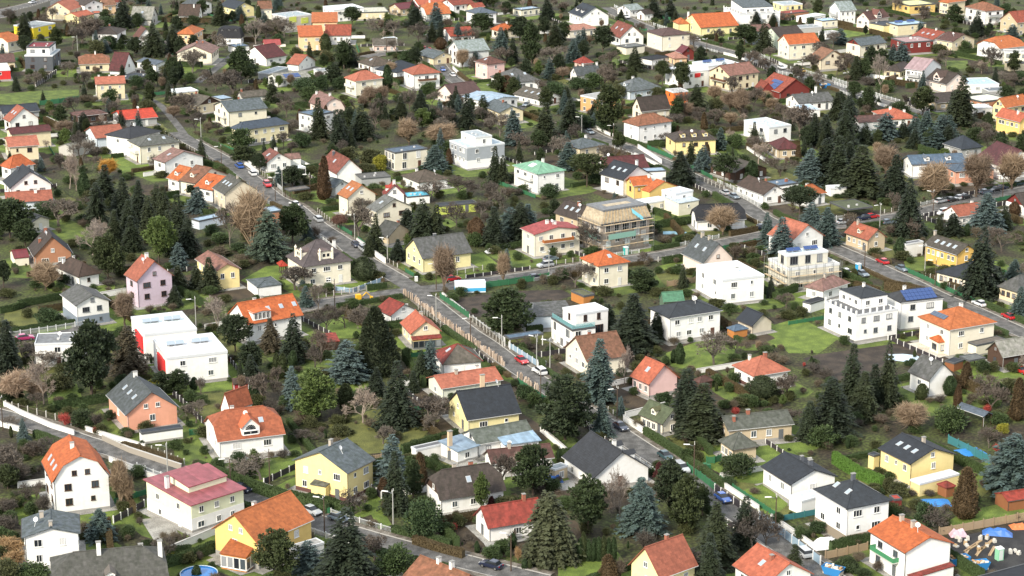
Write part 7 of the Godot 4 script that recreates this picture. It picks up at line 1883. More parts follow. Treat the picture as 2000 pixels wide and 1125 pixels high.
func balcony(h: Dictionary, code: String) -> void:
	var face := code[0]
	var l: float = (h.D if face == "L" else h.W) * .62
	var y: float = h.eh - 2.75 if h.eh > 4.2 else h.eh - .4
	var q := face_at(h, face, 0.0, y, .6)
	var s := part("balcony", box_mesh(snappedf(l, .1), .16, 1.3), mat("slab", lin(.55, .54, .51), .9), h.root, q[0], q[1])
	var c: Color = lin(.05, .22, .10) if code.ends_with("g") else (lin(.33, .11, .03) if code.ends_with("w") else ([lin(.6, .6, .58), lin(.12, .06, .035), lin(.35, .36, .37)][rng.randi_range(0, 2)]))
	var m := MB.new()
	var w := l / 2
	m.box(Vector3(-w, .16, .58), Vector3(w, 1.0, .64))
	m.box(Vector3(-w, .16, -.6), Vector3(-w + .06, 1.0, .58))
	m.box(Vector3(w - .06, .16, -.6), Vector3(w, 1.0, .58))
	part("railing", m.done(), mat("rail_%s" % c.to_html(), c, .7), s)

func dish(h: Dictionary) -> void:
	var m := MB.new()
	var n := 12
	for i in n:
		var a := TAU * i / n
		var b := TAU * (i + 1) / n
		for r in 3:
			var r0 := .45 * r / 3.0
			var r1 := .45 * (r + 1) / 3.0
			var p := [Vector3(cos(a) * r0, sin(a) * r0, r0 * r0 * .6), Vector3(cos(b) * r0, sin(b) * r0, r0 * r0 * .6), Vector3(cos(b) * r1, sin(b) * r1, r1 * r1 * .6), Vector3(cos(a) * r1, sin(a) * r1, r1 * r1 * .6)]
			m.tri(p[0], p[3], p[2])
			m.tri(p[0], p[2], p[1])
	m.tube(Vector3(0, -1.3, -.05), Vector3(0, 0, -.05), .04, .04, 5)
	m.tube(Vector3(0, -.3, .05), Vector3(0, -.1, .5), .02, .02, 4)
	var x: float = h.W * rng.randf_range(-.3, .3)
	var z: float = h.D * rng.randf_range(-.1, .25)
	var o := part("satellite_dish", m.done(), mat("dish", lin(.7, .7, .69), .5), h.root, Vector3(x, roof_y(h, x, z) + 1.05, z), rng.randf_range(-.8, .8))
	o.rotation.x = -.5

func railing(h: Dictionary, code: String) -> void:
	var w: float = h.W / 2 - .15
	var d: float = h.D / 2 - .15
	if code == "glass":
		var gm := mat("rail_glass", Color(.55, .78, .80, .35), .05)
		gm.transparency = BaseMaterial3D.TRANSPARENCY_ALPHA
		part("glass_railing", box_mesh(w * 2, 1.0, .03), gm, h.root, Vector3(0, h.eh + .2, d))
		part("glass_railing", box_mesh(.03, 1.0, d * 2 - .1), gm, h.root, Vector3(-w, h.eh + .2, 0))
		return
	for i in 7:
		part("terrace_post", box_mesh(.32, 1.0, .32), wall_mat("W"), h.root, Vector3(-w + 2 * w * i / 6.0, h.eh + .1, d))
		if i > 0:
			part("terrace_post", box_mesh(.32, 1.0, .32), wall_mat("W"), h.root, Vector3(-w, h.eh + .1, d - 2 * d * i / 6.0))

func scaffold(h: Dictionary, base: Transform3D, kind: int) -> void:
	var t := thing("scaffolding", "steel scaffolding with plank decks wrapped round the raw brick house" if kind == 1 else "light scaffolding frames standing against the unfinished flat roofed house", "scaffolding", base.origin, base.basis.get_euler().y)
	var steel := mat("scaffold_steel", lin(.32, .33, .33), .5, .6)
	var plank := mat("scaffold_plank", lin(.48, .38, .25), .9)
	var w: float = h.W / 2
	var d: float = h.D / 2
	for face in 2:
		var l: float = w if face == 0 else d
		var n := int(l * 2 / 2.4)
		for i in n + 1:
			for k in 2:
				var al := -l + 2 * l * i / n
				var of := .35 + k * .8
				part("upright", box_mesh(.07, h.eh + 1.0, .07), steel, t, Vector3(al, 0, d + of) if face == 0 else Vector3(-w - of, 0, al))
		for lev in int(h.eh / 2.0):
			var y := 1.9 + lev * 2.0
			part("deck", box_mesh(2 * l, .06, .7), plank, t, Vector3(0, y, d + .75) if face == 0 else Vector3(-w - .75, y, 0), 0.0 if face == 0 else PI / 2)
			part("guard_rail", box_mesh(2 * l, .06, .05), steel, t, Vector3(0, y + .95, d + 1.2) if face == 0 else Vector3(-w - 1.2, y + .95, 0), 0.0 if face == 0 else PI / 2)
			if kind == 1 and lev == 1:
				part("safety_net", box_mesh(l * 1.1, 1.5, .03), mat("net", lin(.20, .36, .30), .9), t, Vector3(-l * .3, y + .1, d + 1.27) if face == 0 else Vector3(-w - 1.27, y + .1, l * .3), 0.0 if face == 0 else PI / 2)
	if kind == 1:
		var cm := MB.new()
		var ym: float = h.eh + h.rh * .8 + .06
		cm.box(Vector3(-w + 1.0, ym, -d + 1.0), Vector3(w - 1.0, ym + .5, d - 1.0))
		part("roof_cap", cm.done(), roof_mat("GR2", true), h.root)
		part("eaves_sheet", box_mesh(2 * w + .3, .35, .5), roof_mat("GD", true), h.root, Vector3(0, h.eh - .1, d + .05))
		for i in 5:
			part("site_sheet", box_mesh(1.7, 2.3, .06), mat("sheet_white", lin(.58, .64, .64), .7), t, Vector3(-w * .75 + i * w * .38, 1.0 + (i % 2) * 2.7, d + .12))
		# bare rafters, roof windows and loose turquoise sheeting
		for i in 14:
			var m := MB.new()
			var x := -w + .3 + (2 * w - .6) * i / 13.0
			m.tube(Vector3(x, h.eh + .1, d + .05), Vector3(x * .8, h.eh + h.rh * .8 + .15, d - 1.05), .06, .06, 4)
			part("rafter", m.done(), mat("rafter", lin(.60, .42, .22), .9), h.root)
		var tm := MB.new()
		for i in 5:
			var x0 := w * .2 + i * .7
			var y0: float = h.eh + h.rh * .75 - i * .55
			tm.poly([Vector3(x0, y0, d - .5 + i * .1), Vector3(x0 + .7, y0 - .5, d - .4 + i * .1), Vector3(x0 + .8, y0 - 1.7, d + .25 + i * .1), Vector3(x0 + .1, y0 - 1.3, d + .1 + i * .1)], Vector3(0, 1, 1))
		var tp := part("tarpaulin", tm.done(), mat("turquoise_sheet", lin(.18, .52, .62), .5), t)
		tp.position.y = .3

# ---------------------------------------------------------------- trees
# every prototype is 10 m tall and about "width" wide; copies are scaled
func rv(r: RandomNumberGenerator) -> Vector3:
	return Vector3(r.randf_range(-1, 1), r.randf_range(-1, 1), r.randf_range(-1, 1)).normalized()

func trunk_mesh(r0: float, top: float) -> ArrayMesh:
	var key := "trunk_%.2f_%.1f" % [r0, top]
	if not meshes.has(key):
		var m := MB.new()
		var p := Vector3.ZERO
		for i in 4:
			var q := Vector3(sin(i * 2.1) * .08, top * (i + 1) / 4.0, cos(i * 1.7) * .08)
			m.tube(p, q, r0 * (1 - i * .22), r0 * (1 - (i + 1) * .22), 7)
			p = q
		meshes[key] = m.done()
	return meshes[key]

func conifer(seed_: int, R: float, droop: float, dens: float, low: float, power: float) -> ArrayMesh:
	var r := RandomNumberGenerator.new()
	r.seed = seed_
	var m := MB.new()
	var levels := int(40 * dens)
	for l in levels:
		var f := (l + .5) / levels
		var y := low + (9.9 - low) * f
		var len0 := R * pow(1 - f, power) + .12
		var nb := int(lerpf(13, 5, f))
		var spin := r.randf() * TAU
		for b in nb:
			var ang := spin + TAU * b / nb + r.randf_range(-.3, .3)
			if r.randf() < .1:
				continue
			var len := len0 * r.randf_range(.55, 1.15) * (1.12 if l % 4 < 2 else .86)
			var out := Vector3(cos(ang), 0, sin(ang))
			var tone := r.randf_range(.62, 1.3)
			var steps := maxi(2, int(len / .30))
			for s in steps:
				var g := (s + 1.0) / steps
				var p := out * (len * g) + Vector3(0, y + .25 * len * g - droop * len * g * g, 0)
				var wdt := lerpf(.78, .38, g) * (1.0 if len > .8 else .7)
				for k in 4:
					var side := out.cross(Vector3.UP) * (k - 1.5) * .8
					var dir := (out * .8 + side * .9 + Vector3(0, -.35 * droop + r.randf_range(-.4, .3), 0)).normalized()
					var t := tone * r.randf_range(.8, 1.2)
					m.c = Color(t, t * r.randf_range(.96, 1.04), t * r.randf_range(.9, 1.05))
					m.leaf(p + rv(r) * .12, dir, (dir.cross(Vector3.UP) + rv(r) * .5).normalized(), wdt * r.randf_range(.8, 1.3), wdt * .72)
	return m.done()

func clumped(seed_: int, R: float, y0: float, y1: float, clumps: int, per: int, cr: float, leafl: float, flat := 1.0) -> ArrayMesh:
	# rounded evergreen crown of needle clumps on limbs
	var r := RandomNumberGenerator.new()
	r.seed = seed_
	var m := MB.new()
	var yc := (y0 + y1) / 2
	for c in clumps:
		var d := rv(r)
		var k := pow(r.randf(), .33)
		var p := Vector3(d.x * R * k, yc + d.y * (y1 - y0) / 2 * k, d.z * R * k)
		p.x *= 1.0 - .35 * maxf(0, d.y)
		p.z *= 1.0 - .35 * maxf(0, d.y)
		m.c = Color(.5, .42, .36)
		if c % 2 == 0:
			m.tube(Vector3(0, maxf(.5, p.y - 1.6), 0), p, .08, .03, 4)
		var tone := r.randf_range(.65, 1.3)
		for i in per:
			var n := rv(r)
			var q := p + Vector3(n.x, n.y * .65 * flat, n.z) * cr * pow(r.randf(), .4)
			var dir := (n + Vector3(0, .45, 0)).normalized()
			var t := tone * r.randf_range(.75, 1.25)
			m.c = Color(t, t, t * r.randf_range(.85, 1.0))
			m.leaf(q, dir, dir.cross(rv(r)).normalized(), leafl * r.randf_range(.8, 1.4), leafl * .7)
	return m.done()

func column(seed_: int, R: float, power: float, n: int, leafl: float, low := .1) -> ArrayMesh:
	# dense clipped or columnar evergreen: leaf sprays all over a solid heart
	var r := RandomNumberGenerator.new()
	r.seed = seed_
	var m := MB.new()
	var prof := func(f: float) -> float: return R * pow(maxf(0.0, sin(PI * clampf(.12 + f * .88, 0, 1))), .6) if power < 0 else R * pow(1 - f, power) * minf(1.0, .55 + f * 4)
	m.c = Color(1, 1, 1)
	for l in 8:
		m.tube(Vector3(0, low + (9.6 - low) * l / 8.0, 0), Vector3(0, low + (9.6 - low) * (l + 1) / 8.0, 0), .82 * prof.call(l / 8.0), .82 * prof.call((l + 1) / 8.0), 9)
	for i in n:
		var f := pow(r.randf(), 1.25)
		var ang := r.randf() * TAU
		var wob := 1.0 + .13 * sin(ang * 3 + f * 9) + .08 * sin(ang * 5 - f * 14)
		var rad: float = prof.call(f) * r.randf_range(.8, 1.04) * wob
		var out := Vector3(cos(ang), 0, sin(ang))
		var p := out * rad + Vector3(0, low + f * (9.7 - low), 0)
		var dir := (out * r.randf_range(.3, .8) + Vector3(0, r.randf_range(.2, 1), 0) + rv(r) * .45).normalized()
		var t := r.randf_range(.6, 1.35)
		m.c = Color(t, t * r.randf_range(.95, 1.05), t * .92)
		m.leaf(p, dir, dir.cross(rv(r)).normalized(), leafl * r.randf_range(.6, 1.2), leafl * .45)
	return m.done()

func bare(seed_: int, spread: float, depth: int, trunk_h: float, twig: float, fans := 3) -> ArrayMesh:
	var r := RandomNumberGenerator.new()
	r.seed = seed_
	var m := MB.new()
	var todo := [[Vector3.ZERO, Vector3(r.randf_range(-.1, .1), 1, r.randf_range(-.1, .1)).normalized(), trunk_h, .26, 0]]
	while todo.size():
		var e: Array = todo.pop_back()
		var p: Vector3 = e[0]
		var d: Vector3 = e[1]
		var l: float = e[2]
		var w: float = e[3]
		var lev: int = e[4]
		var q := p + d * l * .5
		var d2 := (d + rv(r) * .28 + Vector3(0, .1, 0)).normalized()
		var q2 := q + d2 * l * .5
		var k := r.randf_range(.75, 1.2)
		m.c = Color(k, k, k)
		if lev < 3:
			m.tube(p, q, w, w * .8, 5 if lev < 2 else 4)
			m.tube(q, q2, w * .8, w * .6, 5 if lev < 2 else 4)
		else:
			var s := d.cross(rv(r)).normalized()
			m.strip(p, q, w, w * .85, s)
			m.strip(q, q2, w * .85, w * .5, s)
		if lev >= depth:
			continue
		var n := fans + (1 if r.randf() < .5 else 0) + (1 if lev == 0 else 0)
		for i in n:
			var side := d2.cross(rv(r)).normalized()
			var nd := (d2 * r.randf_range(.5, 1.0) + side * r.randf_range(.5, 1.0) * spread + Vector3(0, .16, 0)).normalized()
			var from := q2 if i < 2 else p.lerp(q2, r.randf_range(.45, .95))
			todo.append([from, nd, l * r.randf_range(.58, .82) * (1.0 if lev else 1.15), maxf(w * .55, twig), lev + 1])
	# bring the crown to 10 m
	var top := 0.0
	for a in m.v:
		top = maxf(top, a.y)
	for i in m.v.size():
		m.v[i] = m.v[i] * (10.0 / top)
	return m.done()

func fuzzy(seed_: int, R: float, y0: float, n: int, w: float, weep := 0.0) -> ArrayMesh:
	# brush-like crown of thin twigs (pollarded trees, shrubs)
	var r := RandomNumberGenerator.new()
	r.seed = seed_
	var m := MB.new()
	var arms := []
	for i in 16:
		var g := r.randf() * TAU
		var f := r.randf_range(.15, .75)
		var e := Vector3(cos(g) * R * f, lerpf(y0, 8.2, r.randf_range(.25, .85)), sin(g) * R * f)
		m.c = Color(.8, .8, .8)
		m.tube(Vector3(0, y0 * r.randf_range(.4, 1), 0), e, .12, .05, 4)
		arms.append(e)
	for i in n:
		var s: Vector3 = arms[r.randi_range(0, 15)] * r.randf_range(.7, 1.0)
		var d := rv(r)
		d.y = absf(d.y) * .8 + .25
		var lump := .72 + .4 * absf(sin(atan2(d.z, d.x) * 2.5 + seed_)) * r.randf_range(.6, 1.15)
		var e2 := Vector3(d.x * R * lump, lump * lerpf(y0, 10.0, clampf(d.y, 0, 1)), d.z * R)
		var dir := (e2 - s)
		var l := minf(dir.length(), R * .9) * r.randf_range(.5, 1.0)
		dir = (dir.normalized() + rv(r) * .4).normalized()
		var k := r.randf_range(.7, 1.3)
		m.c = Color(k, k, k)
		var mid := s + dir * l * .6
		var sd := dir.cross(rv(r)).normalized()
		m.strip(s, mid, w, w * .8, sd)
		m.strip(mid, mid + (dir + rv(r) * .5 + Vector3(0, -weep, 0)).normalized() * l * .4, w * .8, w * .4, sd)
	return m.done()

var protos := {}

func make_protos() -> void:
	var bark := mat("bark_brown", lin(.075, .055, .042), .95)
	var white_bark := mat("bark_birch", lin(.46, .43, .39), .9)
	# kind: [name, words, meshes, native width, leaf materials, trunk radius, trunk top, bark]
	var sp := [conifer(1, 2.3, .75, 1.0, .5, .85), conifer(2, 2.1, .9, 1.05, .4, .8), conifer(3, 2.6, .6, .95, 1.2, 1.0), conifer(41, 2.8, .5, .85, 1.0, .7), conifer(42, 2.0, 1.0, .9, .6, .6), conifer(43, 3.0, .8, .8, .5, .9)]
	var bs := [conifer(4, 2.6, .35, 1.1, .25, .8), conifer(5, 2.4, .3, 1.1, .3, .75), conifer(44, 2.9, .2, .9, .4, .65)]
	var pine := [clumped(6, 3.0, .9, 9.9, 105, 70, .66, .42), clumped(7, 3.3, 1.6, 9.9, 95, 72, .7, .42), clumped(45, 2.8, 2.2, 9.9, 80, 74, .68, .42), clumped(48, 3.2, 2.6, 9.7, 84, 74, .74, .42)]
	var pine_open := [clumped(8, 2.8, 4.2, 9.9, 60, 60, .85, .42, .7)]
	var umb := [clumped(9, 4.4, 5.2, 9.9, 130, 60, 1.1, .42, .7)]
	var ced := [conifer(10, 4.2, .25, .8, .6, .6)]
	var dr := [conifer(11, 3.4, 1.5, .95, 1.6, .55)]
	var yew := [column(12, 3.1, .62, 5200, .55)]
	var col := [column(13, 1.5, -1, 3000, .5), column(14, 1.35, -1, 3000, .5)]
	var cone := [column(15, 2.2, .5, 3600, .5)]
	var ball := [column(16, 4.6, -1, 3400, .75), column(17, 4.9, -1, 3400, .8)]
	var bush := [clumped(18, 4.6, .8, 9.6, 60, 60, 1.9, .7), clumped(19, 5.0, .5, 9.2, 56, 60, 2.0, .75)]
	var br := [bare(20, .85, 6, 2.6, .048), bare(21, 1.0, 6, 2.2, .048), bare(22, .75, 6, 3.0, .048), bare(46, 1.1, 6, 1.8, .048), bare(47, .9, 6, 2.4, .048)]
	var birch := [bare(23, .6, 6, 3.4, .04), bare(24, .7, 6, 3.0, .04)]
	var po := [fuzzy(25, 3.0, 2.2, 5200, .036), fuzzy(26, 3.3, 1.8, 5200, .036)]
	var bu := [fuzzy(27, 5.0, .4, 800, .055), fuzzy(28, 5.4, .3, 800, .055), fuzzy(33, 4.4, .5, 800, .055)]
	var weep := [fuzzy(29, 4.2, 4.5, 4200, .045, 1.6)]
	var dry := [fuzzy(30, 4.0, .2, 2200, .08, .4)]
	var g := func(k: String, r_: float, gg: float, b: float) -> Material: return leaf_mat("leaf_" + k, lin(r_, gg, b))
	var t := func(k: String, r_: float, gg: float, b: float) -> Material: return leaf_mat("twig_" + k, lin(r_, gg, b), 0.0)
	var dark := [g.call("spruce_a", .022, .034, .013), g.call("spruce_b", .029, .040, .014), g.call("spruce_c", .018, .029, .013)]
	var blue := [g.call("blue_a", .085, .125, .120), g.call("blue_b", .070, .108, .098)]
	var pin := [g.call("pine_a", .030, .050, .014), g.call("pine_b", .024, .039, .014), g.call("pine_c", .038, .053, .014)]
	var thu := [g.call("thuja_a", .034, .062, .020), g.call("thuja_b", .044, .060, .018)]
	var brn := [g.call("thuja_brown", .085, .055, .024), g.call("thuja_rust", .075, .042, .018)]
	var tw := [t.call("a", .110, .088, .070), t.call("b", .082, .068, .056), t.call("c", .140, .118, .096)]
	var tan := [t.call("tan_a", .27, .195, .125), t.call("tan_b", .20, .145, .10)]
	var wht := [t.call("birch_a", .31, .25, .205), t.call("birch_b", .25, .21, .18)]
	var shr := [t.call("shrub_a", .092, .070, .050), t.call("shrub_b", .070, .058, .046), t.call("shrub_c", .120, .096, .062)]
	protos = {
		"sp": ["spruce_tree", "dark drooping spruce", sp, 4.6, dark, .22, 8.0, bark], "spd": ["spruce_tree", "very dark broad spruce", sp, 4.6, [dark[2]], .22, 8.0, bark], "spb": ["spruce_tree", "brownish half bare spruce", sp, 4.6, [g.call("spruce_brown", .075, .062, .036)], .22, 8.0, bark],
		"bs": ["blue_spruce", "silvery blue spruce", bs, 5.0, blue, .22, 8.0, bark], "pi": ["pine_tree", "bushy dark green pine", pine, 6.2, pin, .25, 6.5, bark], "pio": ["pine_tree", "open crowned pine with bare stem", pine_open, 5.6, pin, .22, 7.5, bark], "umb": ["umbrella_pine", "wide flat topped pine", umb, 9.0, [pin[1]], .3, 7.0, bark],
		"gr": ["pine_tree", "light green feathery pine", pine, 6.2, [g.call("pine_light", .085, .125, .030)], .22, 6.5, bark], "ced": ["cedar_tree", "spreading blue green cedar", ced, 8.4, [g.call("cedar", .070, .102, .070)], .3, 8.0, bark], "dr": ["weeping_cypress", "large drooping olive conifer", dr, 6.8, [g.call("cypress", .050, .058, .024)], .3, 8.5, bark],
		"yew": ["yew_tree", "massive cone shaped dark yew", yew, 6.2, [g.call("yew", .028, .040, .016)], .3, 1.0, bark], "yew2": ["yew_bush", "large rounded clipped yew", ball, 9.2, [g.call("yew_b", .032, .046, .017)], .5, 1.0, bark],
		"th": ["thuja_column", "slim green thuja column", col, 3.0, thu, .2, 1.0, bark], "th2": ["thuja_cone", "brown tinged thuja cone", cone, 4.4, brn, .25, 1.0, bark], "thb": ["thuja_cone", "rust brown egg shaped thuja", ball, 9.2, [brn[1]], .4, 1.0, bark], "thr": ["thuja_cone", "dark red conical shrub", cone, 4.4, [g.call("barberry", .085, .020, .020)], .25, 1.0, bark],
		"eb": ["evergreen_shrub", "dense evergreen shrub", bush, 9.4, [pin[0], thu[0], g.call("laurel", .045, .075, .020), g.call("olive", .065, .072, .026)], .3, 2.0, bark], "ye": ["golden_shrub", "yellow green conifer shrub", bush, 9.4, [g.call("golden", .26, .25, .03)], .3, 2.0, bark],
		"ba": ["bare_tree", "leafless brown tree", br, 8.0, tw, 0, 0, bark], "bi": ["birch_tree", "leafless pale barked birch", birch, 6.5, wht, 0, 0, white_bark], "po": ["leafless_tree", "tan brushy leafless tree", po, 6.2, tan, .28, 3.0, bark], "bu": ["bare_shrub", "leafless brown shrub", bu, 10.0, shr, 0, 0, bark],
		"wb": ["weeping_tree", "red brown weeping tree", weep, 8.4, [t.call("weep", .13, .065, .045)], .3, 5.0, bark], "wi": ["golden_willow", "golden orange willow", po, 6.2, [t.call("willow", .46, .24, .04)], .28, 3.0, bark], "rd": ["red_shrub", "bright red twigged shrub", bu, 10.0, [t.call("red", .36, .05, .04)], 0, 0, bark], "bl": ["pale_tree", "pale pinkish leafless tree", po, 6.2, [t.call("pale", .40, .29, .20)], .28, 3.0, bark],
		"dry": ["dry_grass_clump", "straw coloured dry plant clump", dry, 8.0, [t.call("straw", .30, .19, .09)], 0, 0, bark]}

func plant(kind: String, at: Vector3, h: float, w: float, r: RandomNumberGenerator, label: String, group: String) -> void:
	var p: Array = protos[kind]
	var ms: Array = p[2]
	var lm: Array = p[4]
	var k := r.randi_range(0, ms.size() - 1)
	var mt := r.randi_range(0, lm.size() - 1)
	var t := thing(p[0], cut(label), p[0].replace("_", " "), at, r.randf() * TAU, group)
	var fw := h / 10.0
	if w > 0:
		fw = clampf(w / float(p[3]), h / 10.0 * .55, h / 10.0 * 1.9)
	var crown := part("crown" if p[0].ends_with("tree") or p[0] in ["blue_spruce", "umbrella_pine", "golden_willow", "weeping_cypress"] else "foliage", ms[k], lm[mt], t)
	var lop := r.randf_range(.84, 1.2)
	crown.scale = Vector3(fw * lop, h / 10.0, fw / lop)
	crown.rotation = Vector3(r.randf_range(-.04, .04), 0, r.randf_range(-.04, .04))
	if p[5] > 0 and h > 2.5:
		var tr := part("trunk", trunk_mesh(p[5], p[6]), p[7], t)
		tr.scale = Vector3(minf(fw, h / 10.0), h / 10.0, minf(fw, h / 10.0))

func build_trees() -> void:
	make_protos()
	var r := RandomNumberGenerator.new()
	r.seed = 31
	for e in TREES:
		var at := gp(e[1], e[2])
		# metres per pixel straight up and across at that place
		var dist := Vector3(0, CAM_H, 0).distance_to(at)
		var dep := asin(CAM_H / dist)
		var s := FOCAL / dist
		var h: float = clampf(e[3] / (s * cos(dep)), .8, 24.0)
		var w: float = e[4] / s * (1.22 if e[0] in ["sp", "spd", "spb", "bs", "dr"] else 1.05)
		if kind_is_shrub(e[0]):
			h = clampf(h, .8, 5.0)
		# step out of a wall if the pixel base fell into a house
		for k in 6:
			if inside_house(at, .2):
				at += Vector3(-at.x, 0, -at.z).normalized() * 1.5
		at.y = 0
		plant(e[0], at, h, w, r, sole_label(protos[e[0]][1], at, "towering" if h > 14 else ("tall" if h > 9 else ("middling" if h > 5 else "low"))), "trees and shrubs of the gardens")

func kind_is_shrub(k: String) -> bool:
	return k in ["bu", "dry", "rd"]

# ---------------------------------------------------------------- fill: garden shrubs and low growth
func build_infill() -> void:
	var r := RandomNumberGenerator.new()
	r.seed = 202
	var spots := []
	var tries := 0
	while spots.size() < 3000 and tries < 16000:
		tries += 1
		var px := r.randf_range(-60, 2060)
		var py := 1150.0 - 1160.0 * pow(r.randf(), .75)
		var p := gp(px, py)
		if road_gap(p) < 2.0 or inside_house(p, .8) or in_open(px, py):
			continue
		spots.append([p, px, py])
	spots.sort_custom(func(a, b): return a[2] > b[2])
	var rest := []
	var made := 0
	for e in spots:
		var q := r.randf()
		if made < 290 and q < .35:
			made += 1
			var kind: String = ["bu", "eb", "bu", "eb", "bu", "th", "ye", "eb"][r.randi_range(0, 7)] if r.randf() > .03 else "rd"
			if kind == "ye" and r.randf() < .7:
				kind = "eb"
			plant(kind, e[0], .5 + .55 * (made % 4) + r.randf_range(0, .5), 0, r, sole_label("small " + protos[kind][1], e[0], ["ankle high", "knee high", "waist high", "chest high"][made % 4]), "small garden shrubs")
		else:
			rest.append(e[0])
	# loose garden trees that the photo shows everywhere between the houses
	var trees := 0
	for k in 8000:
		if trees >= 640:
			break
		var px := r.randf_range(-20, 2020)
		var py := 1120.0 - 1140.0 * pow(r.randf(), .5) if trees < 130 else r.randf_range(-15, 340)
		var p := gp(px, py)
		if road_gap(p) < 2.4 or inside_house(p, 1.6) or in_open(px, py):
			continue
		trees += 1
		var kd: String = ["ba", "ba", "ba", "sp", "sp", "pi", "pi", "pi", "eb", "eb", "bu", "po", "bi", "th2", "bs", "gr"][r.randi_range(0, 15)]
		var hh := (r.randf_range(3.0, 6.5) if kd in ["ba", "sp", "bs", "pi"] else r.randf_range(2.0, 4.5)) * (1.35 if py < 330 else 1.0)
		plant(kd, p, hh, 0, r, sole_label(protos[kd][1], p, "young" if hh < 4 else "half grown"), "loose garden trees")
	# what is left is an uncountable undergrowth
	for half in 3:
		var mm := MultiMesh.new()
		mm.transform_format = MultiMesh.TRANSFORM_3D
		var src: Mesh = [protos["bu"][2][0], protos["eb"][2][0], protos["eb"][2][1]][half]
		mm.mesh = src
		var list := []
		for i in rest.size():
			if i % 3 == half:
				list.append(rest[i])
		mm.instance_count = list.size()
		for i in list.size():
			var s := r.randf_range(.07, .26)
			mm.set_instance_transform(i, Transform3D(Basis(Vector3.UP, r.randf() * TAU).scaled(Vector3(s * r.randf_range(.9, 1.7), s, s * r.randf_range(.9, 1.7))), list[i]))
		var o := MultiMeshInstance3D.new()
		o.name = numbered("undergrowth")
		o.multimesh = mm
		o.material_override = [protos["bu"][4][2], protos["eb"][4][2], leaf_mat("leaf_herb", lin(.056, .064, .018))][half]
		add_child(o)
		tag(o, ["low brown leafless undergrowth in the gardens", "low evergreen undergrowth in the gardens", "pale green perennial growth in the garden beds"][half], "undergrowth", "", "stuff")

func in_open(px: float, py: float) -> bool:
	for p in PATCHES:
		if p[1] in ["black", "paved", "soil", "bright", "ivory"] or p[0] in ["field"]:
			var q := PackedVector2Array()
			for i in range(0, p[2].size(), 2):
				q.append(Vector2(p[2][i], p[2][i + 1]))
			if Geometry2D.is_point_in_polygon(Vector2(px, py), q):
				return true
	return false

# ---------------------------------------------------------------- vehicles
const PAINT := {"navy": [.012, .018, .045, "dark navy"], "silver": [.42, .44, .46, "silver"], "slate": [.13, .17, .21, "slate grey"], "teal": [.02, .06, .07, "dark teal"], "blue": [.03, .10, .38, "blue"], "red": [.48, .015, .02, "red"], "white": [.74, .75, .76, "white"], "magenta": [.38, .04, .14, "magenta"], "black": [.012, .012, .014, "black"], "yellow": [.70, .42, .03, "yellow"]}

func loft(prof: Array, half: Array, glass: bool) -> ArrayMesh:
	# prof: points (x along, y up) of the side outline; half: half width at each point
	var m := MB.new()
	var n := prof.size()
	for i in n:
		var j := (i + 1) % n
		var a: Vector2 = prof[i]
		var b: Vector2 = prof[j]
		var o := Vector2(b.y - a.y, -(b.x - a.x))
		m.poly([Vector3(a.x, a.y, -half[i]), Vector3(b.x, b.y, -half[j]), Vector3(b.x, b.y, half[j]), Vector3(a.x, a.y, half[i])], Vector3(o.x, o.y, 0) * -1.0 if Vector2(a.x + b.x, a.y + b.y - 1.4).dot(o) < 0 else Vector3(o.x, o.y, 0))
	var c := Vector3.ZERO
	var hm := 0.0
	for i in n:
		c += Vector3(prof[i].x, prof[i].y, 0) / n
		hm += half[i] / n
	for g in [-1.0, 1.0]:
		for i in n:
			var j := (i + 1) % n
			m.poly([Vector3(prof[i].x, prof[i].y, half[i] * g), Vector3(prof[j].x, prof[j].y, half[j] * g), Vector3(c.x, c.y, (hm + .03) * g)], Vector3(0, 0, g))
	return m.done()

func car_meshes() -> void:
	if meshes.has("car_body"):
		return
	var v := func(a: Array) -> Array:
		var o := []
		for i in range(0, a.size(), 2):
			o.append(Vector2(a[i], a[i + 1]))
		return o
	meshes["car_body"] = loft(v.call([-2.1, .32, -2.14, .6, -2.0, .88, -1.35, .95, 1.0, .95, 1.95, .80, 2.13, .58, 2.1, .30]), [.80, .85, .82, .84, .84, .80, .82, .80], false)
	meshes["car_cabin"] = loft(v.call([-1.75, .93, -1.30, 1.40, .05, 1.45, .95, .95]), [.78, .60, .60, .76], true)
	meshes["car_roof"] = loft(v.call([-1.32, 1.385, -1.15, 1.46, -.05, 1.49, .14, 1.435]), [.60, .57, .57, .60], true)
	meshes["van_body"] = loft(v.call([-2.2, .32, -2.24, .7, -2.2, 1.0, -1.4, 1.05, 1.2, 1.05, 2.05, .9, 2.23, .62, 2.2, .30]), [.83, .88, .86, .88, .88, .84, .86, .83], false)
	meshes["van_cabin"] = loft(v.call([-2.15, 1.03, -1.95, 1.58, .35, 1.62, 1.15, 1.05]), [.83, .68, .68, .80], true)
	meshes["van_roof"] = loft(v.call([-2.0, 1.57, -1.8, 1.67, .2, 1.68, .45, 1.60]), [.69, .65, .65, .68], true)
	var w := MB.new()
	w.tube(Vector3(0, 0, -.11), Vector3(0, 0, .11), .31, .31, 12)
	for g in [-1.0, 1.0]:
		for i in 12:
			w.tri(Vector3(0, 0, .11 * g), Vector3(cos(TAU * i / 12), sin(TAU * i / 12), 0) * .31 + Vector3(0, 0, .11 * g), Vector3(cos(TAU * (i + 1) / 12), sin(TAU * (i + 1) / 12), 0) * .31 + Vector3(0, 0, .11 * g))
	meshes["tyre"] = w.done()
	var rm := MB.new()
	for i in 10:
		rm.tri(Vector3(0, 0, .125), Vector3(cos(TAU * i / 10), sin(TAU * i / 10), 0) * .19 + Vector3(0, 0, .118), Vector3(cos(TAU * (i + 1) / 10), sin(TAU * (i + 1) / 10), 0) * .19 + Vector3(0, 0, .118))
	meshes["rim"] = rm.done()

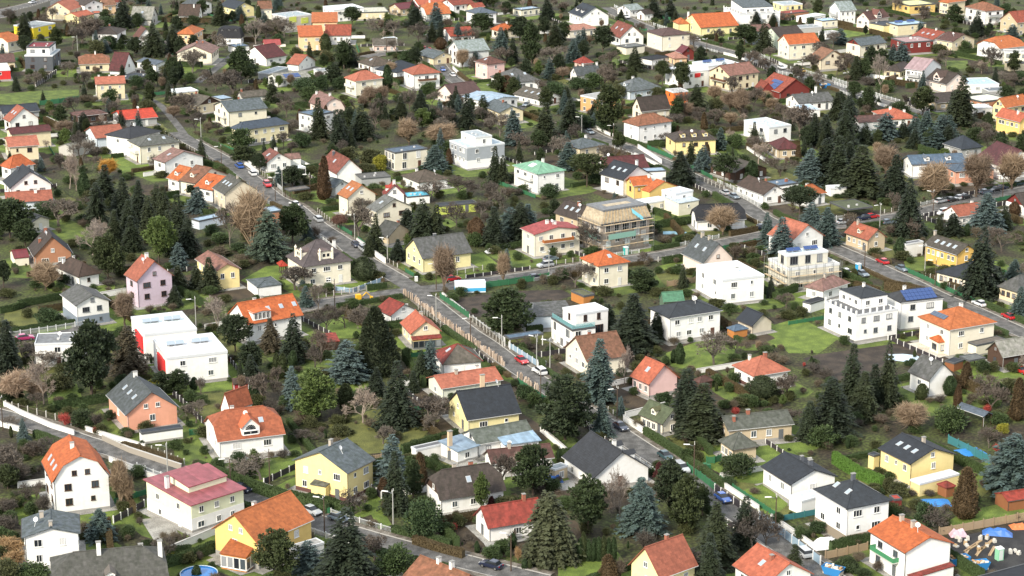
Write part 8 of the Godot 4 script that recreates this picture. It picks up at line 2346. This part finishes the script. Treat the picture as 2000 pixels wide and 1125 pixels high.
func paint(k: String) -> StandardMaterial3D:
	var c: Array = PAINT[k]
	var m := mat("paint_" + k, lin(c[0], c[1], c[2]), .35)
	m.clearcoat_enabled = true
	m.clearcoat = 1.0
	m.clearcoat_roughness = .05
	return m

func car(at: Vector3, turn: float, col: String, kind: String, where: String) -> void:
	car_meshes()
	var words: String = PAINT[col][3] + (" estate van parked " if kind == "van" else " car parked ") + where
	var t := thing("parked_van" if kind == "van" else "parked_car", cut(words), kind, at, turn, "vehicles in the streets")
	var b := part("body", meshes[kind + "_body"], paint(col), t)
	part("windows", meshes[kind + "_cabin"], mat("car_glass", lin(.02, .024, .028), .05), t)
	part("roof", meshes[kind + "_roof"], paint(col), t)
	for x in [-1.32, 1.32]:
		for z in [-1.0, 1.0]:
			var w := part("wheel", meshes["tyre"], mat("rubber", lin(.015, .015, .015), .9), t, Vector3(x, .31, z * .76))
			var rim := part("rim", meshes["rim"], mat("alloy", lin(.45, .46, .47), .3, .8), w)
			rim.scale.z = z
	for z in [-.6, .6]:
		part("headlight", box_mesh(.1, .14, .34), mat("lamp_clear", lin(.75, .77, .78), .1), b, Vector3(2.05, .62, z))
		part("tail_light", box_mesh(.1, .16, .28), mat("lamp_red", lin(.35, .01, .01), .2), b, Vector3(-2.07, .68, z))
	part("bumper", box_mesh(.12, .2, 1.5), mat("bumper", lin(.04, .04, .042), .6), b, Vector3(2.1, .32, 0))

func build_cars() -> void:
	for e in CARS:
		var p := gp(e[0], e[1])
		var best := 1e9
		var turn := 0.0
		for k in road_lines:
			var pts: Array = road_lines[k].pts
			for i in pts.size() - 1:
				var d: float = p.distance_to((pts[i] + pts[i + 1]) / 2)
				if d < best:
					best = d
					var q: Vector3 = pts[i + 1] - pts[i]
					turn = atan2(-q.z, q.x)
		p.y = .058 if road_gap(p) < 0 else (.172 if road_gap(p) < 1.6 else .02)
		if rng.randf() < .5:
			turn += PI
		car(p, turn + rng.randf_range(-.04, .04), e[2], e[4], "near the house, " + near_hint(p))

# ---------------------------------------------------------------- street lamps and poles
func build_lamps() -> void:
	for e in LAMPS:
		var at := gp(e[0], e[1])
		var wood: bool = e[2] == "w"
		var t := thing("street_lamp", sole_label(("brown wooden" if wood else "grey concrete") + " street lamp pole", at, "lone"), "street lamp", at, rng.randf_range(-.6, .6), "street lamp poles")
		var m := MB.new()
		m.tube(Vector3.ZERO, Vector3(0, 7.2, 0), .13, .09, 7)
		part("pole", m.done() if not meshes.has("lamp_pole") else meshes["lamp_pole"], mat("pole_wood", lin(.075, .05, .035), .9) if wood else mat("pole_grey", lin(.34, .34, .32), .8), t)
		if not meshes.has("lamp_pole"):
			meshes["lamp_pole"] = m.done()
			var a := MB.new()
			a.tube(Vector3(0, 6.5, 0), Vector3(-1.0, 6.85, 0), .05, .04, 5)
			meshes["lamp_arm"] = a.done()
			var hd := MB.new()
			hd.box(Vector3(-2.1, 6.82, -.12), Vector3(-.9, 6.95, .12))
			meshes["lamp_head"] = hd.done()
			var ins := MB.new()
			for z in [-.35, .35]:
				ins.tube(Vector3(0, 7.0, z), Vector3(0, 7.45, z), .06, .05, 6)
			ins.box(Vector3(-.05, 6.98, -.5), Vector3(.05, 7.06, .5))
			meshes["lamp_insulator"] = ins.done()
		part("arm", meshes["lamp_arm"], mat("steel", lin(.5, .5, .5), .3, 1.0), t)
		part("lamp_head", meshes["lamp_head"], mat("lamp_cover", lin(.78, .78, .76), .4), t)
		part("insulators", meshes["lamp_insulator"], mat("porcelain", lin(.6, .6, .58), .3), t)

# ---------------------------------------------------------------- single things
func tarp_heap(at: Vector3, sx: float, sy: float, sz: float, m: Material, n: String, label: String, cat: String, seed_: int) -> void:
	var r := RandomNumberGenerator.new()
	r.seed = seed_
	var mb := MB.new()
	var g := 9
	var hs := []
	for i in g:
		for j in g:
			var e := minf(minf(i, g - 1 - i), minf(j, g - 1 - j)) / 2.0
			hs.append(clampf(e, 0, 1) * r.randf_range(.65, 1.0))
	for i in g - 1:
		for j in g - 1:
			var f := func(a: int, b: int) -> Vector3: return Vector3((a / float(g - 1) - .5) * sx, hs[a * g + b] * sy, (b / float(g - 1) - .5) * sz)
			mb.tri(f.call(i, j), f.call(i + 1, j), f.call(i + 1, j + 1))
			mb.tri(f.call(i, j), f.call(i + 1, j + 1), f.call(i, j + 1))
	var t := thing(n, label, cat, at, r.randf_range(-.4, .4))
	part("cover", mb.done(), m, t)

func skip(at: Vector3, turn: float, label: String) -> void:
	var t := thing("skip_container", label, "skip", at, turn, "blue skips of the builders")
	var m := MB.new()
	var lo := [Vector3(-1.3, .1, -.85), Vector3(1.3, .1, -.85), Vector3(1.3, .1, .85), Vector3(-1.3, .1, .85)]
	var hi := [Vector3(-1.9, 1.5, -.95), Vector3(1.9, 1.5, -.95), Vector3(1.9, 1.5, .95), Vector3(-1.9, 1.5, .95)]
	for i in 4:
		var j := (i + 1) % 4
		var c: Vector3 = (lo[i] + lo[j]) / 2
		m.poly([lo[i], lo[j], hi[j], hi[i]], Vector3(c.x, 0, c.z))
	m.poly(lo, Vector3.DOWN)
	part("tub", m.done(), mat("skip_blue", lin(.03, .20, .48), .5), t)
	for x in [-1.0, 1.0]:
		part("runner", box_mesh(.2, .1, 1.6), mat("skip_blue", lin(.03, .20, .48), .5), t, Vector3(x, 0, 0))
	var r := RandomNumberGenerator.new()
	r.seed = int(at.x * 7)
	for i in 14:
		var b := part("rubble", box_mesh(.7, .25, .4), [mat("rubble_a", lin(.55, .48, .38), .95), mat("rubble_b", lin(.6, .6, .57), .95), mat("rubble_c", lin(.42, .25, .12), .95)][r.randi_range(0, 2)], t, Vector3(r.randf_range(-1.3, 1.3), r.randf_range(1.1, 1.5), r.randf_range(-.6, .6)), r.randf() * 3)
		b.rotation.x = r.randf_range(-.4, .4)
	part("spoil", box_mesh(3.2, 1.0, 1.6), mat("rubble_a", lin(.55, .48, .38), .95), t, Vector3(0, .15, 0))

func toilet(at: Vector3, c: Color, label: String) -> void:
	var t := thing("portable_toilet", label, "portable toilet", at, .4)
	part("cabin", box_mesh(1.1, 2.1, 1.1), mat("toilet_%s" % c.to_html(), c, .5), t)
	part("roof", box_mesh(1.2, .18, 1.2), mat("toilet_roof", lin(.7, .75, .75), .5), t, Vector3(0, 2.1, 0))
	part("door", box_mesh(.75, 1.8, .06), mat("toilet_door", lin(.55, .6, .58), .5), t, Vector3(0, .15, .56))

func round_pool(at: Vector3, r: float, label: String) -> void:
	var t := thing("garden_pool", label, "pool", at)
	var m := MB.new()
	m.tube(Vector3.ZERO, Vector3(0, 1.1, 0), r, r, 28)
	part("side", m.done(), mat("pool_side", lin(.03, .20, .50), .4), t)
	var w := MB.new()
	for i in 28:
		w.tri(Vector3(0, .95, 0), Vector3(cos(TAU * i / 28) * r * .985, .95, sin(TAU * i / 28) * r * .985), Vector3(cos(TAU * (i + 1) / 28) * r * .985, .95, sin(TAU * (i + 1) / 28) * r * .985))
	part("water", w.done(), mat("pool_water", lin(.02, .16, .45), .05), t)
	var rim := MB.new()
	for i in 28:
		var a := Vector3(cos(TAU * i / 28) * r, 1.12, sin(TAU * i / 28) * r)
		var b := Vector3(cos(TAU * (i + 1) / 28) * r, 1.12, sin(TAU * (i + 1) / 28) * r)
		rim.tube(a, b, .08, .08, 5)
	part("rim", rim.done(), mat("pool_rim", lin(.45, .55, .62), .4), t)

func build_extras() -> void:
	round_pool(gp(389, 1131), 3.2, "round blue garden pool beside the timber conservatory")
	tarp_heap(gp(1612, 1068), 5.6, 1.8, 2.6, mat("white_sheet", lin(.72, .73, .74), .5), "covered_boat", "boat under a white sheet behind the white corner house", "boat", 3)
	tarp_heap(gp(1083, 941), 3.4, 1.4, 2.0, mat("blue_sheet", lin(.03, .13, .42), .5), "covered_trailer", "trailer under a bright blue sheet beside the anthracite roofed house", "trailer", 4)
	tarp_heap(gp(1948, 1043), 5.4, 1.1, 2.4, mat("blue_sheet", lin(.03, .13, .42), .5), "tarpaulin_heap", "heap under a wide blue tarpaulin in the builders yard", "tarpaulin", 5)
	tarp_heap(gp(1872, 1046), 3.2, 1.3, 1.8, mat("pink_sheet", lin(.52, .36, .42), .5), "foam_board_stack", "stack of pink insulation boards in the builders yard", "board stack", 6)
	tarp_heap(gp(1990, 1030), 3.2, .7, 2.5, mat("orange_sheet", lin(.58, .16, .05), .6), "rubble_heap", "orange and white rubble heap by the timber fence", "rubble", 7)
	tarp_heap(gp(1822, 982), 6.5, .4, 4.0, mat("pool_cover", lin(.03, .20, .52), .5), "covered_pool", "blue covered garden pool behind the dark bare shrub", "pool", 8)
	tarp_heap(gp(1882, 885), 8.5, .7, 4.0, mat("pool_cover", lin(.03, .20, .52), .5), "covered_pool", "long blue covered pool behind the pale yellow house", "pool", 9)
	tarp_heap(gp(1318, 455), 6.5, .35, 3.2, mat("pool_pale", lin(.28, .50, .60), .3), "covered_pool", "pale covered pool beside the black roofed house", "pool", 10)
	tarp_heap(gp(963, 492), 4.2, 1.3, 2.2, mat("white_sheet", lin(.72, .73, .74), .5), "covered_boat", "small white boat hull beside the garden path", "boat", 11)
	tarp_heap(gp(1770, 701), 9.0, .8, 4.2, mat("pool_glaze", lin(.42, .52, .62), .15), "pool_enclosure", "low glazed pool enclosure below the cream villa", "pool enclosure", 12)
	skip(gp(1872, 1102), .3, "blue skip full of rubble beside the orange roofed white house")
	skip(gp(1910, 1112), .25, "blue skip heaped with timber in the builders yard")
	skip(gp(1627, 1122), -.6, "blue skip standing at the street kerb")
	skip(gp(1611, 172), .2, "blue covered skip beside the far street")
	toilet(gp(1951, 1093), lin(.25, .55, .35), "pale green portable toilet in the builders yard")
	toilet(gp(1222, 498), lin(.03, .38, .36), "turquoise portable toilet before the scaffolded house")
	toilet(gp(1676, 531), lin(.04, .34, .62), "bright blue portable toilet by the street")
	# loose builders' clutter
	var cl := RandomNumberGenerator.new()
	cl.seed = 61
	for i in 15:
		var cp := gp(cl.randf_range(1862, 1998), cl.randf_range(1045, 1085))
		var ck: Array = [["crate", "timber crate", lin(.40, .28, .15)], ["bag", "white building sack", lin(.66, .66, .63)], ["drum", "blue barrel", lin(.04, .18, .42)], ["block_stack", "grey block stack", lin(.34, .33, .31)], ["board", "orange board pile", lin(.52, .20, .07)]][i % 5]
		var ct := thing("building_" + ck[0], "%s %s lying in the builders yard" % [["large", "small", "leaning"][i % 3], ck[1]], ck[1].split(" ")[-1], cp, cl.randf() * 3, "clutter in the builders yard")
		part("base", box_mesh([1.0, .6, .5][i % 3], [.3, .5, .7][i % 3], .6), mat("clutter_%d" % (i % 5), ck[2], .85), ct)
		var top := part("upper", box_mesh(.5, .2, .4), mat("clutter_%d" % ((i + 1) % 5), lin(.5, .48, .44), .85), ct, Vector3(.1, [.3, .5, .7][i % 3], 0), .4)
		top.rotation.z = .12
	# planks in the yard
	var r := RandomNumberGenerator.new()
	r.seed = 12
	for i in 7:
		var t := thing("plank_stack", "%s stack of weathered planks in the builders yard" % ["split", "long", "short", "crooked", "grey", "pale", "low"][i], "planks", gp(1888 + i * 8, 1077 - (i % 3) * 7), 1.0 + r.randf_range(-.2, .2), "planks in the builders yard")
		for k in 4:
			part("plank", box_mesh(4.2, .09, .24), mat("plank_%d" % (k % 2), lin(.42, .30, .17) if k % 2 else lin(.32, .22, .13), .9), t, Vector3(r.randf_range(-.2, .2), .02 + .1 * (k / 2), (k % 2) * .27))
	# blue box trailer on the corner
	var bt := thing("box_trailer", "white and blue site container at the street corner", "container", gp(918, 569), .12)
	part("box", box_mesh(7.6, 2.5, 2.6), mat("container_white", lin(.72, .76, .80), .5), bt)
	part("stripe", box_mesh(7.64, .9, 2.64), mat("container_blue", lin(.06, .36, .62), .5), bt, Vector3(0, .3, 0))
	part("roof", box_mesh(7.7, .12, 2.7), mat("container_roof", lin(.66, .72, .78), .5), bt, Vector3(0, 2.5, 0))
	# little digger
	var dg := thing("mini_digger", "yellow mini digger working beside the street", "digger", gp(703, 589), .4)
	part("tracks", box_mesh(2.4, .6, 1.5), mat("rubber", lin(.015, .015, .015), .9), dg)
	part("cab", box_mesh(1.2, 1.3, 1.2), mat("digger_yellow", lin(.70, .40, .02), .5), dg, Vector3(-.4, .6, 0))
	var am := MB.new()
	am.tube(Vector3(.3, 1.0, 0), Vector3(1.7, 2.2, 0), .14, .12, 6)
	am.tube(Vector3(1.7, 2.2, 0), Vector3(3.0, .9, 0), .12, .1, 6)
	part("arm", am.done(), mat("digger_yellow", lin(.70, .40, .02), .5), dg)
	part("bucket", box_mesh(.6, .5, .8), mat("digger_yellow", lin(.70, .40, .02), .5), dg, Vector3(3.0, .5, 0))
	# red playhouse
	var ph := thing("playhouse", "red wooden playhouse with white trim and shingle roof", "playhouse", gp(470, 762), .25)
	part("wall", box_mesh(3.2, 2.0, 2.4), wall_mat("RR2") if WALLS.has("RR2") else mat("playhouse_red", lin(.30, .02, .03), .7), ph)
	var rf := MB.new()
	for g in [-1.0, 1.0]:
		rf.slab([Vector3(-1.8, 1.95, 1.5 * g), Vector3(1.8, 1.95, 1.5 * g), Vector3(1.8, 2.9, 0), Vector3(-1.8, 2.9, 0)], .12)
	part("roof", rf.done(), roof_mat("BR"), ph)
	for x in [-1.55, -.5, .5, 1.55]:
		part("trim", box_mesh(.12, 2.0, .06), mat("frame_white", lin(.78, .78, .76), .5), ph, Vector3(x, 0, 1.22))
	add_window(ph, Vector3(1.0, 1.1, 1.23), 0, .7, .7, 2, mat("frame_white", lin(.78, .78, .76), .5))
	# waste bins
	var bi := 0
	for q in [[1377, 916, "g"], [1384, 918, "g"], [1463, 926, "g"], [640, 1003, "g"], [1063, 715, "w"], [813, 549, "w"]]:
		bi += 1
		var b := thing("waste_bin", sole_label(("green" if q[2] == "g" else "white") + " waste bin", gp(q[0], q[1]), "upright"), "waste bin", gp(q[0], q[1]), .3, "waste bins")
		var bm := mat("bin_" + q[2], lin(.03, .14, .06) if q[2] == "g" else lin(.66, .67, .66), .6)
		part("tub", box_mesh(.7, 1.1, .7), bm, b)
		part("lid", box_mesh(.76, .1, .76), bm, b, Vector3(0, 1.1, 0))
